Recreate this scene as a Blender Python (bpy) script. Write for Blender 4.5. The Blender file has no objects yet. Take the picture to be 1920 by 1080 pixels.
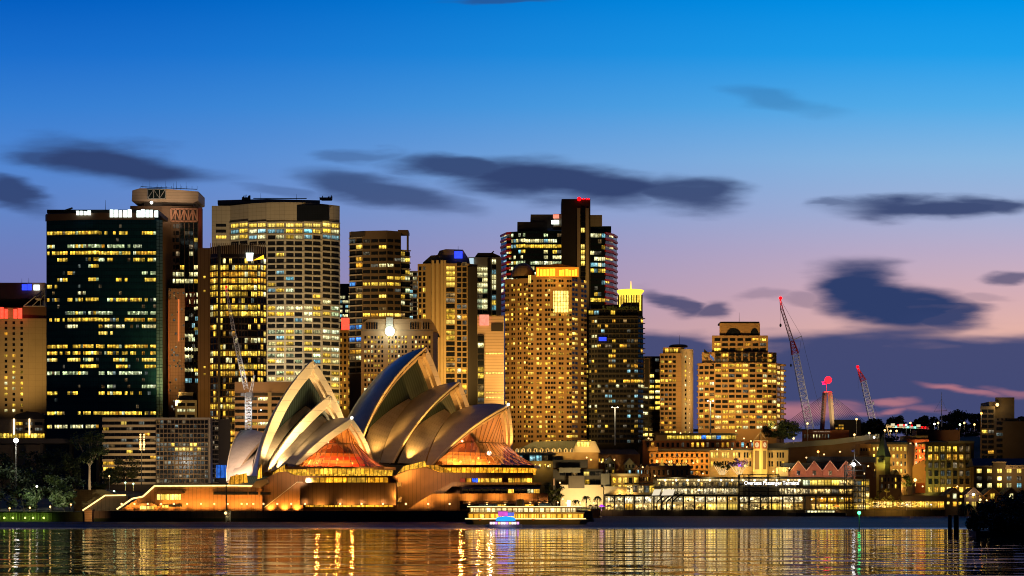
import bpy, math, random
from mathutils import Vector, Matrix
R = random.Random(7)
sc = bpy.context.scene
col = sc.collection

# ---------------------------------------------------------------- camera
F, HZ, CH = 3400.0, 947.0, 6.0            # focal length in photo pixels, horizon row, camera height (m)
cam_d = bpy.data.cameras.new('camera'); cam = bpy.data.objects.new('camera', cam_d); col.objects.link(cam)
cam.location = (0, 0, CH); cam.rotation_euler = (math.radians(90), 0, 0)
cam_d.sensor_width = 36; cam_d.lens = 36 * F / 1920; cam_d.shift_y = (HZ - 540) / 1920
cam_d.clip_start = 1; cam_d.clip_end = 30000
sc.camera = cam
sc.view_settings.view_transform = 'Standard'; sc.view_settings.look = 'None'
sc.view_settings.exposure = 0.0; sc.view_settings.gamma = 1.0
sc.render.engine = 'CYCLES'
sc.cycles.use_denoising = True; sc.cycles.filter_width = 1.05
sc.cycles.max_bounces = 5; sc.cycles.diffuse_bounces = 2; sc.cycles.glossy_bounces = 3
sc.cycles.transparent_max_bounces = 10; sc.cycles.transmission_bounces = 4
sc.cycles.sample_clamp_indirect = 4.0
sc.cycles.caustics_reflective = False; sc.cycles.caustics_refractive = False

def X(px, Y): return (px - 960.0) / F * Y
def Z(py, Y): return CH + (HZ - py) / F * Y
def P(px, py, Y): return Vector((X(px, Y), Y, Z(py, Y)))
def lin(c):
    return tuple((v/255/12.92 if v/255 <= .04045 else ((v/255+.055)/1.055)**2.4) for v in c)

# ---------------------------------------------------------------- world: dusk sky, after sunset in the west (ahead, right)
world = bpy.data.worlds.new('World'); sc.world = world; world.use_nodes = True
def build_world():
    nt = world.node_tree; nt.nodes.clear(); N = nt.nodes.new; L = nt.links.new
    def math_(op, a, b=None, c=None, clamp=False):
        n = N('ShaderNodeMath'); n.operation = op; n.use_clamp = clamp
        for i, v in enumerate((a, b, c)):
            if v is None: continue
            if isinstance(v, (int, float)): n.inputs[i].default_value = v
            else: L(v, n.inputs[i])
        return n.outputs[0]
    def smooth(v, a, b):
        n = N('ShaderNodeMapRange'); n.interpolation_type = 'SMOOTHSTEP'
        L(v, n.inputs['Value']); n.inputs['From Min'].default_value = a; n.inputs['From Max'].default_value = b
        n.clamp = True
        return n.outputs[0]
    def mix(f, a, b):
        n = N('ShaderNodeMix'); n.data_type = 'RGBA'
        for k, v in ((0, f), (6, a), (7, b)):
            if isinstance(v, tuple): n.inputs[k].default_value = (*v, 1)
            elif isinstance(v, (int, float)): n.inputs[k].default_value = v
            else: L(v, n.inputs[k])
        return n.outputs[2]
    tc = N('ShaderNodeTexCoord'); sep = N('ShaderNodeSeparateXYZ'); L(tc.outputs['Generated'], sep.inputs[0])
    x, y, z = sep.outputs
    yf = math_('MAXIMUM', y, 0.08)
    U = math_('DIVIDE', x, yf); V = math_('DIVIDE', z, yf)
    def ramp(stops):
        n = N('ShaderNodeValToRGB'); e = n.color_ramp.elements
        pts = [((947-py)/3400/0.6, lin(c)) for py, c in stops] + [(1.0, lin((22, 52, 105)))]
        e[0].position, e[0].color = pts[0][0], (*pts[0][1], 1)
        e[1].position, e[1].color = pts[-1][0], (*pts[-1][1], 1)
        for p, c in pts[1:-1]:
            q = e.new(p); q.color = (*c, 1)
        L(math_('DIVIDE', V, 0.6, clamp=True), n.inputs[0]); return n.outputs[0]
    left = ramp([(947, (112, 105, 160)), (600, (122, 118, 174)), (500, (114, 124, 184)), (400, (98, 132, 198)), (300, (80, 134, 210)),
                 (200, (54, 126, 210)), (100, (26, 110, 204)), (0, (4, 95, 193))])
    right = ramp([(947, (190, 140, 155)), (620, (230, 180, 168)), (550, (214, 175, 182)), (470, (190, 174, 200)), (400, (166, 178, 214)),
                  (300, (138, 184, 226)), (200, (84, 174, 234)), (100, (30, 160, 236)), (0, (0, 148, 232))])
    sky = mix(smooth(U, -0.30, 0.34), left, right)
    # clouds: long wind-drawn streaks placed by compass direction
    uv = N('ShaderNodeCombineXYZ'); L(U, uv.inputs[0]); L(V, uv.inputs[1])
    mp = N('ShaderNodeVectorMath'); mp.operation = 'MULTIPLY'; L(uv.outputs[0], mp.inputs[0]); mp.inputs[1].default_value = (14, 60, 1)
    nz = N('ShaderNodeTexNoise'); L(mp.outputs[0], nz.inputs['Vector']); nz.inputs['Scale'].default_value = 1.0
    nz.inputs['Detail'].default_value = 7; nz.inputs['Roughness'].default_value = .5
    mp2 = N('ShaderNodeVectorMath'); mp2.operation = 'MULTIPLY'; L(uv.outputs[0], mp2.inputs[0]); mp2.inputs[1].default_value = (7, 70, 1)
    nz2 = N('ShaderNodeTexNoise'); L(mp2.outputs[0], nz2.inputs['Vector']); nz2.inputs['Scale'].default_value = 1.0
    nz2.inputs['Detail'].default_value = 3
    sub = N('ShaderNodeVectorMath'); sub.operation = 'SUBTRACT'; L(nz.outputs['Color'], sub.inputs[0]); sub.inputs[1].default_value = (.5, .5, .5)
    mul = N('ShaderNodeVectorMath'); mul.operation = 'MULTIPLY'; L(sub.outputs[0], mul.inputs[0]); mul.inputs[1].default_value = (.06, .019, 0)
    wv = N('ShaderNodeVectorMath'); wv.operation = 'ADD'; L(uv.outputs[0], wv.inputs[0]); L(mul.outputs[0], wv.inputs[1])
    streak = math_('MULTIPLY', math_('SUBTRACT', nz2.outputs['Fac'], .5), .85)
    wisp = math_('MULTIPLY_ADD', math_('ADD', nz2.outputs['Fac'], nz.outputs['Fac']), .6, .52, clamp=True)
    def blobs(lst, soft=(1.24, .46)):
        acc = None
        for px, py, a, b, sl, d in lst:
            c = ((px-960)/3400, (947-py)/3400, 0); a /= 3400; b /= 3400
            df = N('ShaderNodeVectorMath'); df.operation = 'SUBTRACT'; L(wv.outputs[0], df.inputs[0]); df.inputs[1].default_value = c
            d1 = N('ShaderNodeVectorMath'); d1.operation = 'DOT_PRODUCT'; L(df.outputs[0], d1.inputs[0]); d1.inputs[1].default_value = (1/a, 0, 0)
            d2 = N('ShaderNodeVectorMath'); d2.operation = 'DOT_PRODUCT'; L(df.outputs[0], d2.inputs[0]); d2.inputs[1].default_value = (sl/b, 1/b, 0)
            r = math_('SQRT', math_('MULTIPLY_ADD', d1.outputs['Value'], d1.outputs['Value'], math_('MULTIPLY', d2.outputs['Value'], d2.outputs['Value'])))
            m = math_('MULTIPLY', smooth(math_('ADD', r, streak), *soft), math_('MULTIPLY', d, wisp))
            acc = m if acc is None else math_('MAXIMUM', acc, m)
        return acc
    dark = blobs([(215, 306, 200, 44, .12, .95), (110, 296, 110, 26, .05, .8), (20, 368, 80, 36, .28, .9), (655, 284, 80, 16, 0, .42), (860, 315, 150, 26, .12, .9),
                  (1050, 342, 260, 42, .10, .96), (1285, 366, 110, 36, .06, .9), (710, 352, 160, 36, .18, .8), (790, 378, 120, 16, .16, .4),
                  (530, 358, 110, 13, .08, .35), (1740, 388, 210, 24, -.02, .93), (1850, 382, 90, 22, .1, .9), (1580, 385, 60, 10, .05, .6),
                  (1625, 542, 108, 58, .10, 1), (1692, 572, 130, 54, .12, 1), (1765, 592, 75, 32, .05, .97), (1250, 570, 60, 22, .25, .85), (1320, 580, 50, 18, -.1, .8),
                  (1440, 185, 110, 26, .18, .28), (950, -2, 120, 10, 0, .6), (1915, 520, 60, 15, 0, .75), (1430, 552, 70, 11, 0, .3),
                  (1520, 556, 60, 14, 0, .35), (1840, 560, 60, 12, .1, .25)])
    bank = blobs([(1640, 735, 520, 112, -.01, .97), (1240, 700, 160, 70, 0, .95), (1980, 720, 300, 95, 0, .97)], (1.2, .8))
    pink = blobs([(1665, 747, 46, 9, .05, .8), (1668, 765, 34, 6, -.2, .7), (1800, 733, 60, 8, .16, .8), (1840, 742, 50, 8, .1, .7), (1900, 740, 40, 9, .1, .5),
                  (1480, 772, 120, 24, -.05, .8), (1600, 775, 60, 10, 0, .5), (1560, 752, 50, 7, .1, .4), (1730, 762, 60, 6, .1, .4)], (1.5, .2))
    c = mix(dark, sky, lin((46, 62, 106)))
    c = mix(bank, c, lin((54, 68, 114)))
    c = mix(pink, c, lin((188, 122, 132)))
    k = math_('MULTIPLY_ADD', smooth(y, -.35, .75), .93, .07)       # the eastern sky behind the camera is already night
    vs = N('ShaderNodeVectorMath'); vs.operation = 'SCALE'; L(c, vs.inputs[0]); L(k, vs.inputs['Scale'])
    bg = N('ShaderNodeBackground'); L(vs.outputs[0], bg.inputs['Color']); bg.inputs['Strength'].default_value = 1.0
    out = N('ShaderNodeOutputWorld'); L(bg.outputs[0], out.inputs['Surface'])
build_world()
# afterglow of the sun that has just set, ahead and to the right
sd = bpy.data.lights.new('sun', 'SUN'); sd.energy = .12; sd.angle = math.radians(20); sd.color = (1, .62, .5)
so = bpy.data.objects.new('sun', sd); col.objects.link(so)
so.rotation_euler = (math.radians(83), 0, math.radians(125))

# ---------------------------------------------------------------- scene helpers
def tag(o, label=None, cat=None, group=None, kind=None):
    if label: o['label'] = label
    if cat: o['category'] = cat
    if group: o['group'] = group
    if kind: o['kind'] = kind
    return o
def thing(name, label, cat, loc, group=None):
    o = bpy.data.objects.new(name, None); col.objects.link(o); o.location = loc; o.empty_display_size = 2
    return tag(o, label, cat, group)
def wloc(o):
    v = Vector(o.location)
    while o.parent: o = o.parent; v += Vector(o.location)
    return v
def link(o, parent):
    """o has world-space placement in .location; make it a child keeping that placement"""
    if parent is not None:
        o.location = Vector(o.location) - wloc(parent)
        o.parent = parent
    return o
class MB:
    def __init__(s): s.v = []; s.f = []; s.m = []; s.uv = {}
    def face(s, pts, m=0, uv=None):
        b = len(s.v); s.v += [tuple(p) for p in pts]; s.f.append(tuple(range(b, b+len(pts)))); s.m.append(m)
        if uv: s.uv[len(s.f)-1] = uv
    def box(s, x0, x1, y0, y1, z0, z1, m=0):
        s.hexa([(x0,y0),(x1,y0),(x1,y1),(x0,y1)], z0, z1, m)
    def hexa(s, poly, z0, z1, m=0, top=None):
        """prism over a plan polygon (counter-clockwise seen from above)"""
        n = len(poly); b = len(s.v); tp = top or poly
        s.v += [(p[0], p[1], z0) for p in poly] + [(p[0], p[1], z1) for p in tp]
        for i in range(n):
            j = (i+1) % n; s.f.append((b+i, b+j, b+n+j, b+n+i)); s.m.append(m)
        s.f.append(tuple(b+n+i for i in range(n))); s.m.append(m)
        s.f.append(tuple(b+i for i in reversed(range(n)))); s.m.append(m)
    def slab(s, poly, y0, y1, m=0):
        """prism over an elevation polygon [(x,z)...] (clockwise seen from the camera is fine), from depth y0 to y1"""
        n = len(poly); b = len(s.v)
        s.v += [(p[0], y0, p[1]) for p in poly] + [(p[0], y1, p[1]) for p in poly]
        for i in range(n):
            j = (i+1) % n; s.f.append((b+i, b+j, b+n+j, b+n+i)); s.m.append(m)
        s.f.append(tuple(b+i for i in range(n))); s.m.append(m)
        s.f.append(tuple(b+n+i for i in reversed(range(n)))); s.m.append(m)
    def tube(s, p, q, r, n=6, m=0, r2=None):
        p = Vector(p); q = Vector(q); d = (q-p)
        if d.length < 1e-6: return
        d.normalize(); a = d.orthogonal().normalized(); c = d.cross(a); r2 = r if r2 is None else r2
        b = len(s.v)
        for (o, rr) in ((p, r), (q, r2)):
            for k in range(n):
                t = 2*math.pi*k/n; s.v.append(tuple(o + (a*math.cos(t)+c*math.sin(t))*rr))
        for k in range(n):
            j = (k+1) % n; s.f.append((b+k, b+j, b+n+j, b+n+k)); s.m.append(m)
        s.f.append(tuple(b+k for k in reversed(range(n)))); s.m.append(m)
        s.f.append(tuple(b+n+k for k in range(n))); s.m.append(m)
    def bar(s, p, q, w, h=None, m=0):
        """rectangular bar"""
        p = Vector(p); q = Vector(q); d = (q-p).normalized(); up = Vector((0,0,1))
        a = d.cross(up)
        a = Vector((1,0,0)) if a.length < .05 else a.normalized()
        c = a.cross(d).normalized(); h = w if h is None else h
        b = len(s.v)
        for o in (p, q):
            for sx, sz in ((-1,-1),(1,-1),(1,1),(-1,1)): s.v.append(tuple(o + a*sx*w/2 + c*sz*h/2))
        for k in range(4):
            j = (k+1) % 4; s.f.append((b+k, b+j, b+4+j, b+4+k)); s.m.append(m)
        s.f.append((b+3, b+2, b+1, b)); s.m.append(m); s.f.append((b+4, b+5, b+6, b+7)); s.m.append(m)
    def lathe(s, c, prof, n=12, m=0, a0=0, a1=2*math.pi):
        c = Vector(c); b = len(s.v); full = abs(a1-a0-2*math.pi) < 1e-6; k = n if full else n+1
        for r, z in prof:
            for i in range(k):
                t = a0+(a1-a0)*i/n; s.v.append((c.x+r*math.cos(t), c.y+r*math.sin(t), c.z+z))
        for j in range(len(prof)-1):
            for i in range(n):
                i2 = (i+1) % k; s.f.append((b+j*k+i, b+j*k+i2, b+(j+1)*k+i2, b+(j+1)*k+i)); s.m.append(m)
    def ball(s, c, r, n=8, m=0, sz=1):
        s.lathe(c, [(max(r*math.sin(math.pi*j/6), .001), -r*sz*math.cos(math.pi*j/6)) for j in range(7)], n, m)
    def grid(s, rows, m=0, flip=False, uv=None):
        b = len(s.v); nr = len(rows); nc = len(rows[0])
        for r in rows: s.v += [tuple(p) for p in r]
        for i in range(nr-1):
            for j in range(nc-1):
                q = (b+i*nc+j, b+i*nc+j+1, b+(i+1)*nc+j+1, b+(i+1)*nc+j)
                if flip: q = q[::-1]
                s.f.append(q); s.m.append(m)
                if uv:
                    w = [uv[i][j], uv[i][j+1], uv[i+1][j+1], uv[i+1][j]]
                    s.uv[len(s.f)-1] = w[::-1] if flip else w
    def mesh(s, name, mats):
        me = bpy.data.meshes.new(name); me.from_pydata(s.v, [], s.f)
        for m in (mats if isinstance(mats, (list, tuple)) else [mats]): me.materials.append(m)
        me.polygons.foreach_set('material_index', s.m)
        if s.uv:
            l = me.uv_layers.new(name='UVMap')
            for pi, w in s.uv.items():
                for k, li in enumerate(me.polygons[pi].loop_indices): l.data[li].uv = w[k]
        me.update(); return me
    def build(s, name, mats, parent=None, loc=None, smooth=False):
        """vertices are in world space; the object's origin is put at loc (or the parent's base)"""
        if not s.f: return None
        if loc is None: loc = wloc(parent) if parent else Vector((0,0,0))
        loc = Vector(loc); me = s.mesh(name, mats); me.transform(Matrix.Translation(-loc))
        if smooth: me.polygons.foreach_set('use_smooth', [True]*len(me.polygons))
        o = bpy.data.objects.new(name, me); col.objects.link(o); o.location = loc
        return link(o, parent)
def copy_tree(o, parent=None, loc=None):
    c = o.copy(); col.objects.link(c); c.parent = parent
    if loc is not None: c.location = loc
    for ch in o.children: copy_tree(ch, c)
    return c

# ---------------------------------------------------------------- materials
MATS = {}
def nodes(name):
    m = bpy.data.materials.new(name); m.use_nodes = True; nt = m.node_tree; nt.nodes.clear()
    out = nt.nodes.new('ShaderNodeOutputMaterial')
    return m, nt, nt.nodes.new, nt.links.new, out
def _math(N, L, op, a, b=None, c=None, clamp=False):
    n = N('ShaderNodeMath'); n.operation = op; n.use_clamp = clamp
    for i, v in enumerate((a, b, c)):
        if v is None: continue
        if isinstance(v, (int, float)): n.inputs[i].default_value = v
        else: L(v, n.inputs[i])
    return n.outputs[0]
def surf(name, c, rough=.7, metal=0, var=.25, scale=.15, lines=None, lw=.06, bump=0, spec=.5, dirt=0):
    """procedural surface: base colour with broad and fine noise; lines=(dx,dz) adds panel joints every dx metres across and dz up"""
    if name in MATS: return MATS[name]
    m, nt, N, L, out = nodes(name); b = N('ShaderNodeBsdfPrincipled'); L(b.outputs[0], out.inputs[0])
    geo = N('ShaderNodeNewGeometry'); n1 = N('ShaderNodeTexNoise'); L(geo.outputs['Position'], n1.inputs['Vector'])
    n1.inputs['Scale'].default_value = scale; n1.inputs['Detail'].default_value = 6; n1.inputs['Roughness'].default_value = .65
    f = _math(N, L, 'MULTIPLY_ADD', n1.outputs['Fac'], 2*var, 1-var)
    if lines:
        sp = N('ShaderNodeSeparateXYZ'); L(geo.outputs['Position'], sp.inputs[0])
        nm = N('ShaderNodeSeparateXYZ'); L(geo.outputs['True Normal'], nm.inputs[0])
        ax = _math(N, L, 'GREATER_THAN', _math(N, L, 'ABSOLUTE', nm.outputs[0]), .7)
        hor = N('ShaderNodeMix'); hor.data_type = 'FLOAT'; L(ax, hor.inputs[0]); L(sp.outputs[0], hor.inputs[2]); L(sp.outputs[1], hor.inputs[3])
        for v, d in ((hor.outputs[0], lines[0]), (sp.outputs[2], lines[1])):
            if d:
                fr = _math(N, L, 'FRACT', _math(N, L, 'DIVIDE', v, d))
                ln = _math(N, L, 'LESS_THAN', fr, lw/d)
                f = _math(N, L, 'MULTIPLY', f, _math(N, L, 'MULTIPLY_ADD', ln, -.5, 1))
    mx = N('ShaderNodeVectorMath'); mx.operation = 'SCALE'; mx.inputs[0].default_value = c; L(f, mx.inputs['Scale'])
    L(mx.outputs[0], b.inputs['Base Color'])
    b.inputs['Roughness'].default_value = rough; b.inputs['Metallic'].default_value = metal; b.inputs['Specular IOR Level'].default_value = spec
    if bump:
        bp = N('ShaderNodeBump'); bp.inputs['Distance'].default_value = bump; L(n1.outputs['Fac'], bp.inputs['Height']); L(bp.outputs[0], b.inputs['Normal'])
    MATS[name] = m; return m
def glow(name, c, s, var=0):
    if name in MATS: return MATS[name]
    m, nt, N, L, out = nodes(name); e = N('ShaderNodeEmission'); e.inputs[0].default_value = (*c, 1); e.inputs[1].default_value = s
    if var:
        geo = N('ShaderNodeNewGeometry'); n1 = N('ShaderNodeTexNoise'); L(geo.outputs['Position'], n1.inputs['Vector']); n1.inputs['Scale'].default_value = .9
        n1.inputs['Detail'].default_value = 3
        L(_math(N, L, 'MULTIPLY', _math(N, L, 'MULTIPLY_ADD', n1.outputs['Fac'], 2*var, 1-var), s), e.inputs[1])
    L(e.outputs[0], out.inputs[0]); m.cycles.emission_sampling = 'NONE'; MATS[name] = m; return m
def pane(name, c, s, c2=None, contrast=1.0, sx=1.4, fill=.0):
    """a window with a lit room behind it: blinds, lamps and furniture break up the light; glass on top"""
    if name in MATS: return MATS[name]
    m, nt, N, L, out = nodes(name); geo = N('ShaderNodeNewGeometry'); oi = N('ShaderNodeObjectInfo')
    mp = N('ShaderNodeVectorMath'); mp.operation = 'MULTIPLY'; L(geo.outputs['Position'], mp.inputs[0]); mp.inputs[1].default_value = (1, 1, .8)
    n1 = N('ShaderNodeTexNoise'); L(mp.outputs[0], n1.inputs['Vector']); n1.inputs['Scale'].default_value = .55; n1.inputs['Detail'].default_value = 4
    n1.inputs['Roughness'].default_value = .7
    vo = N('ShaderNodeTexVoronoi'); vo.distance = 'CHEBYCHEV'; L(mp.outputs[0], vo.inputs['Vector']); vo.inputs['Scale'].default_value = sx*.5
    sp = N('ShaderNodeSeparateColor'); L(vo.outputs['Color'], sp.inputs[0])
    rnd = _math(N, L, 'FRACT', _math(N, L, 'ADD', oi.outputs['Random'], geo.outputs['Random Per Island']))
    f = _math(N, L, 'MULTIPLY_ADD', _math(N, L, 'SUBTRACT', n1.outputs['Fac'], .5), 3.2*contrast, .75)
    f = _math(N, L, 'MULTIPLY', f, _math(N, L, 'MULTIPLY_ADD', sp.outputs[0], 1.1*contrast, 1-.6*contrast))
    f = _math(N, L, 'MULTIPLY', f, _math(N, L, 'MULTIPLY_ADD', rnd, 1.15, .38))
    sx_ = N('ShaderNodeSeparateXYZ'); L(geo.outputs['Position'], sx_.inputs[0])
    mu = _math(N, L, 'LESS_THAN', _math(N, L, 'FRACT', _math(N, L, 'DIVIDE', _math(N, L, 'ADD', sx_.outputs[0], _math(N, L, 'MULTIPLY', sx_.outputs[1], .37)), 1.7)), .2)
    f = _math(N, L, 'MULTIPLY', _math(N, L, 'MAXIMUM', f, fill), _math(N, L, 'MULTIPLY_ADD', mu, -.75, 1))
    uvn = N('ShaderNodeUVMap'); us = N('ShaderNodeSeparateXYZ'); L(uvn.outputs[0], us.inputs[0]); v = us.outputs[1]
    # ceiling lights near the top of the room, desks and people dark below; some blinds partly down
    mr = N('ShaderNodeMapRange'); mr.interpolation_type = 'SMOOTHSTEP'; L(v, mr.inputs['Value']); mr.inputs['From Min'].default_value = .15; mr.inputs['From Max'].default_value = .85
    top = _math(N, L, 'MULTIPLY_ADD', mr.outputs[0], .95, .5)
    bl = _math(N, L, 'GREATER_THAN', _math(N, L, 'ADD', v, _math(N, L, 'MULTIPLY', _math(N, L, 'FRACT', _math(N, L, 'MULTIPLY', rnd, 13.7)), .8)), 1.15)
    top = _math(N, L, 'MULTIPLY', top, _math(N, L, 'MULTIPLY_ADD', bl, -.45, 1))
    no = _math(N, L, 'LESS_THAN', v, .0001); top = _math(N, L, 'ADD', _math(N, L, 'MULTIPLY', top, _math(N, L, 'SUBTRACT', 1, no)), no)
    f = _math(N, L, 'MULTIPLY', f, top)
    e = N('ShaderNodeEmission'); mc = N('ShaderNodeMix'); mc.data_type = 'RGBA'
    mc.inputs[6].default_value = (*c, 1); mc.inputs[7].default_value = (*(c2 or c), 1); L(_math(N, L, 'FRACT', _math(N, L, 'MULTIPLY', rnd, 7.3)), mc.inputs[0])
    L(mc.outputs[2], e.inputs[0]); L(_math(N, L, 'MULTIPLY', f, s*1.4), e.inputs[1])
    g = N('ShaderNodeBsdfPrincipled'); g.inputs['Base Color'].default_value = (.012, .013, .016, 1); g.inputs['Roughness'].default_value = .12
    ad = N('ShaderNodeAddShader'); L(e.outputs[0], ad.inputs[0]); L(g.outputs[0], ad.inputs[1]); L(ad.outputs[0], out.inputs[0])
    m.cycles.emission_sampling = 'NONE'; MATS[name] = m; return m
WM = {
 'warm':  pane('window_warm', (1, .56, .04), 1.3, (1, .68, .09)),
 'amber': pane('window_amber', (1, .42, .03), 1.1, (1, .55, .06)),
 'white': pane('window_white', (1, .84, .32), 1.25, (.95, .92, .5)),
 'green': pane('window_green_white', (.75, .95, .45), .9, (.9, .95, .6), 1.2),
 'cyan':  pane('window_cyan', (.25, .75, .9), .7, (.5, .9, 1)),
 'blue':  pane('window_blue', (.03, .12, 1), 1.0, (.1, .4, 1)),
 'dim':   pane('window_dim', (.8, .45, .12), .22, (.35, .5, .5), 1.2),
 'bright':pane('window_bright', (1, .64, .08), 1.7, (1, .72, .16), .6, fill=.4),
 'dark':  surf('window_dark', (.012, .014, .018), .12, var=.5, scale=.4),
 'teal':  surf('window_teal', (.009, .052, .078), .14, var=.6, scale=.25),
}
def lamp(name, kind, loc, e, c, parent=None, r=.3, aim=None, cone=80, blend=.6):
    if kind == 'POINT' and name != 'foyer_light' and aim is None:      # aimed inland with no hood modelled, keeping bulb streaks off the water
        kind = 'SPOT'; aim = Vector(loc)+Vector((0, 3, -.7)); cone = 165; blend = .5
    d = bpy.data.lights.new(name, kind); d.energy = e; d.color = c; d.shadow_soft_size = r
    o = bpy.data.objects.new(name, d); col.objects.link(o); o.location = loc
    if kind == 'SPOT':
        d.spot_size = math.radians(cone); d.spot_blend = blend
        o.rotation_euler = (Vector(aim)-Vector(loc)).to_track_quat('-Z', 'Y').to_euler()
    return link(o, parent)
def text(s, size, loc, parent, name, m, depth=.05, rz=0, sx=1):
    cu = bpy.data.curves.new(name, 'FONT'); cu.body = s; cu.size = size; cu.extrude = depth; cu.align_x = 'CENTER'; cu.align_y = 'CENTER'
    t = bpy.data.objects.new(name, cu); col.objects.link(t)
    bpy.context.view_layer.update()
    me = bpy.data.meshes.new_from_object(t.evaluated_get(bpy.context.evaluated_depsgraph_get())); bpy.data.objects.remove(t)
    me.materials.clear(); me.materials.append(m)
    me.transform(Matrix.Rotation(rz, 4, 'Z') @ Matrix.Rotation(math.radians(90), 4, 'X') @ Matrix.Diagonal((sx, 1, 1, 1)))
    o = bpy.data.objects.new(name, me); col.objects.link(o); o.location = loc
    return link(o, parent)

CONC = surf('concrete_grey', (.30, .27, .24), .85, lines=(3, 3))
DARK = surf('dark_metal', (.03, .03, .032), .5)
STEEL = surf('pale_steel', (.55, .55, .55), .45, metal=.3)
WHITE = surf('white_paint', (.75, .74, .72), .55, var=.12)
BLACK = surf('black_paint', (.01, .01, .011), .6)
LAMPG = glow('lamp_glow', (1, .56, .18), 4)
LAMPW = glow('lamp_white', (1, .93, .8), 5)
LAMPR = glow('lamp_red', (1, .002, .004), 4)
# ---------------------------------------------------------------- water
def make_water():
    m, nt, N, L, out = nodes('harbour_water'); b = N('ShaderNodeBsdfPrincipled'); L(b.outputs[0], out.inputs[0])
    b.inputs['Base Color'].default_value = (.0015, .004, .009, 1); b.inputs['IOR'].default_value = 1.33
    geo = N('ShaderNodeNewGeometry'); sp = N('ShaderNodeSeparateXYZ'); L(geo.outputs['Position'], sp.inputs[0])
    def noise(sx, sy, det=2):
        mv = N('ShaderNodeVectorMath'); mv.operation = 'MULTIPLY'; L(geo.outputs['Position'], mv.inputs[0]); mv.inputs[1].default_value = (sx, sy, 1)
        n = N('ShaderNodeTexNoise'); L(mv.outputs[0], n.inputs['Vector']); n.inputs['Scale'].default_value = 1; n.inputs['Detail'].default_value = det
        n.inputs['Roughness'].default_value = .5
        return n.outputs['Fac']
    rip = _math(N, L, 'ADD', _math(N, L, 'MULTIPLY', noise(.035, .085, 1), 1.0), _math(N, L, 'MULTIPLY', noise(.11, .22, 1), .28))
    chop = noise(.5, .8, 3)
    # a breeze ruffles the far water; the near water is almost still. The line between them wanders
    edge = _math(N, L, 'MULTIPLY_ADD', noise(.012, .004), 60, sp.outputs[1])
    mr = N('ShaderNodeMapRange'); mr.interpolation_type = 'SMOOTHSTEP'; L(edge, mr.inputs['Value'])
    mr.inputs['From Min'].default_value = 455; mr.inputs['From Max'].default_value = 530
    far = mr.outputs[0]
    b1 = N('ShaderNodeBump'); b1.inputs['Distance'].default_value = .45; b1.inputs['Strength'].default_value = 1; L(rip, b1.inputs['Height'])
    b2 = N('ShaderNodeBump'); L(chop, b2.inputs['Height']); b2.inputs['Distance'].default_value = .7
    L(far, b2.inputs['Strength']); L(b1.outputs[0], b2.inputs['Normal']); L(b2.outputs[0], b.inputs['Normal'])
    L(_math(N, L, 'MULTIPLY_ADD', far, .4, .04), b.inputs['Roughness']); L(_math(N, L, 'MULTIPLY_ADD', far, -.485, .5), b.inputs['Specular IOR Level'])
    mc = N('ShaderNodeMix'); mc.data_type = 'RGBA'; L(far, mc.inputs[0]); mc.inputs[6].default_value = (.0015, .004, .009, 1); vs = N('ShaderNodeVectorMath'); vs.operation = 'SCALE'; vs.inputs[0].default_value = (.004, .034, .13); L(_math(N, L, 'MULTIPLY_ADD', noise(.006, .03, 4), 2.4, -.2), vs.inputs['Scale']); L(vs.outputs[0], mc.inputs[7]); L(mc.outputs[2], b.inputs['Base Color'])  # far water's dark sky reflection is put into its navy base colour
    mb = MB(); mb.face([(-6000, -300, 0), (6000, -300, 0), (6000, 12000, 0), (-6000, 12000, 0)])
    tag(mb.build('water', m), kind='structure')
make_water()

# ---------------------------------------------------------------- land
def gz(x, y):
    """height of the ground"""
    h = 3.6
    if x > 30 and y < 978: return -6
    if y < 657: return -6
    # botanic slope behind the forecourt on the left, and the sandstone ridge on the right
    if x < -120: h += max(0, min(1, (y-690)/130))*9*min(1, (-120-x)/40)
    h += max(0, min(1, (y-1000)/250))*16
    r = math.exp(-((x-330)/210)**2)
    h += r*max(0, min(1, (y-1000)/230))*34
    return h
def make_land():
    m, nt, N, L, out = nodes('ground'); b = N('ShaderNodeBsdfPrincipled'); L(b.outputs[0], out.inputs[0]); b.inputs['Roughness'].default_value = .9
    geo = N('ShaderNodeNewGeometry'); n1 = N('ShaderNodeTexNoise'); L(geo.outputs['Position'], n1.inputs['Vector']); n1.inputs['Scale'].default_value = .05; n1.inputs['Detail'].default_value = 8
    cr = N('ShaderNodeValToRGB'); L(n1.outputs['Fac'], cr.inputs[0]); e = cr.color_ramp.elements
    e[0].position = .42; e[0].color = (.03, .045, .015, 1); e[1].position = .6; e[1].color = (.09, .08, .065, 1); L(cr.outputs[0], b.inputs['Base Color'])
    xs = [-9000, -3000, -1200] + list(range(-600, 30, 30)) + [29, 31, 60] + list(range(90, 640, 30)) + [900, 3000, 9000]
    ys = [650, 656, 658, 690, 720, 760, 800, 850, 900, 940, 977, 979, 1000, 1040, 1080, 1120, 1160, 1200, 1250, 1300, 1500, 2000, 4000, 12000]
    mb = MB(); mb.grid([[(x, y, gz(x, y)) for x in xs] for y in ys])
    tag(mb.build('ground', m, smooth=False), kind='structure')
make_land()

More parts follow.
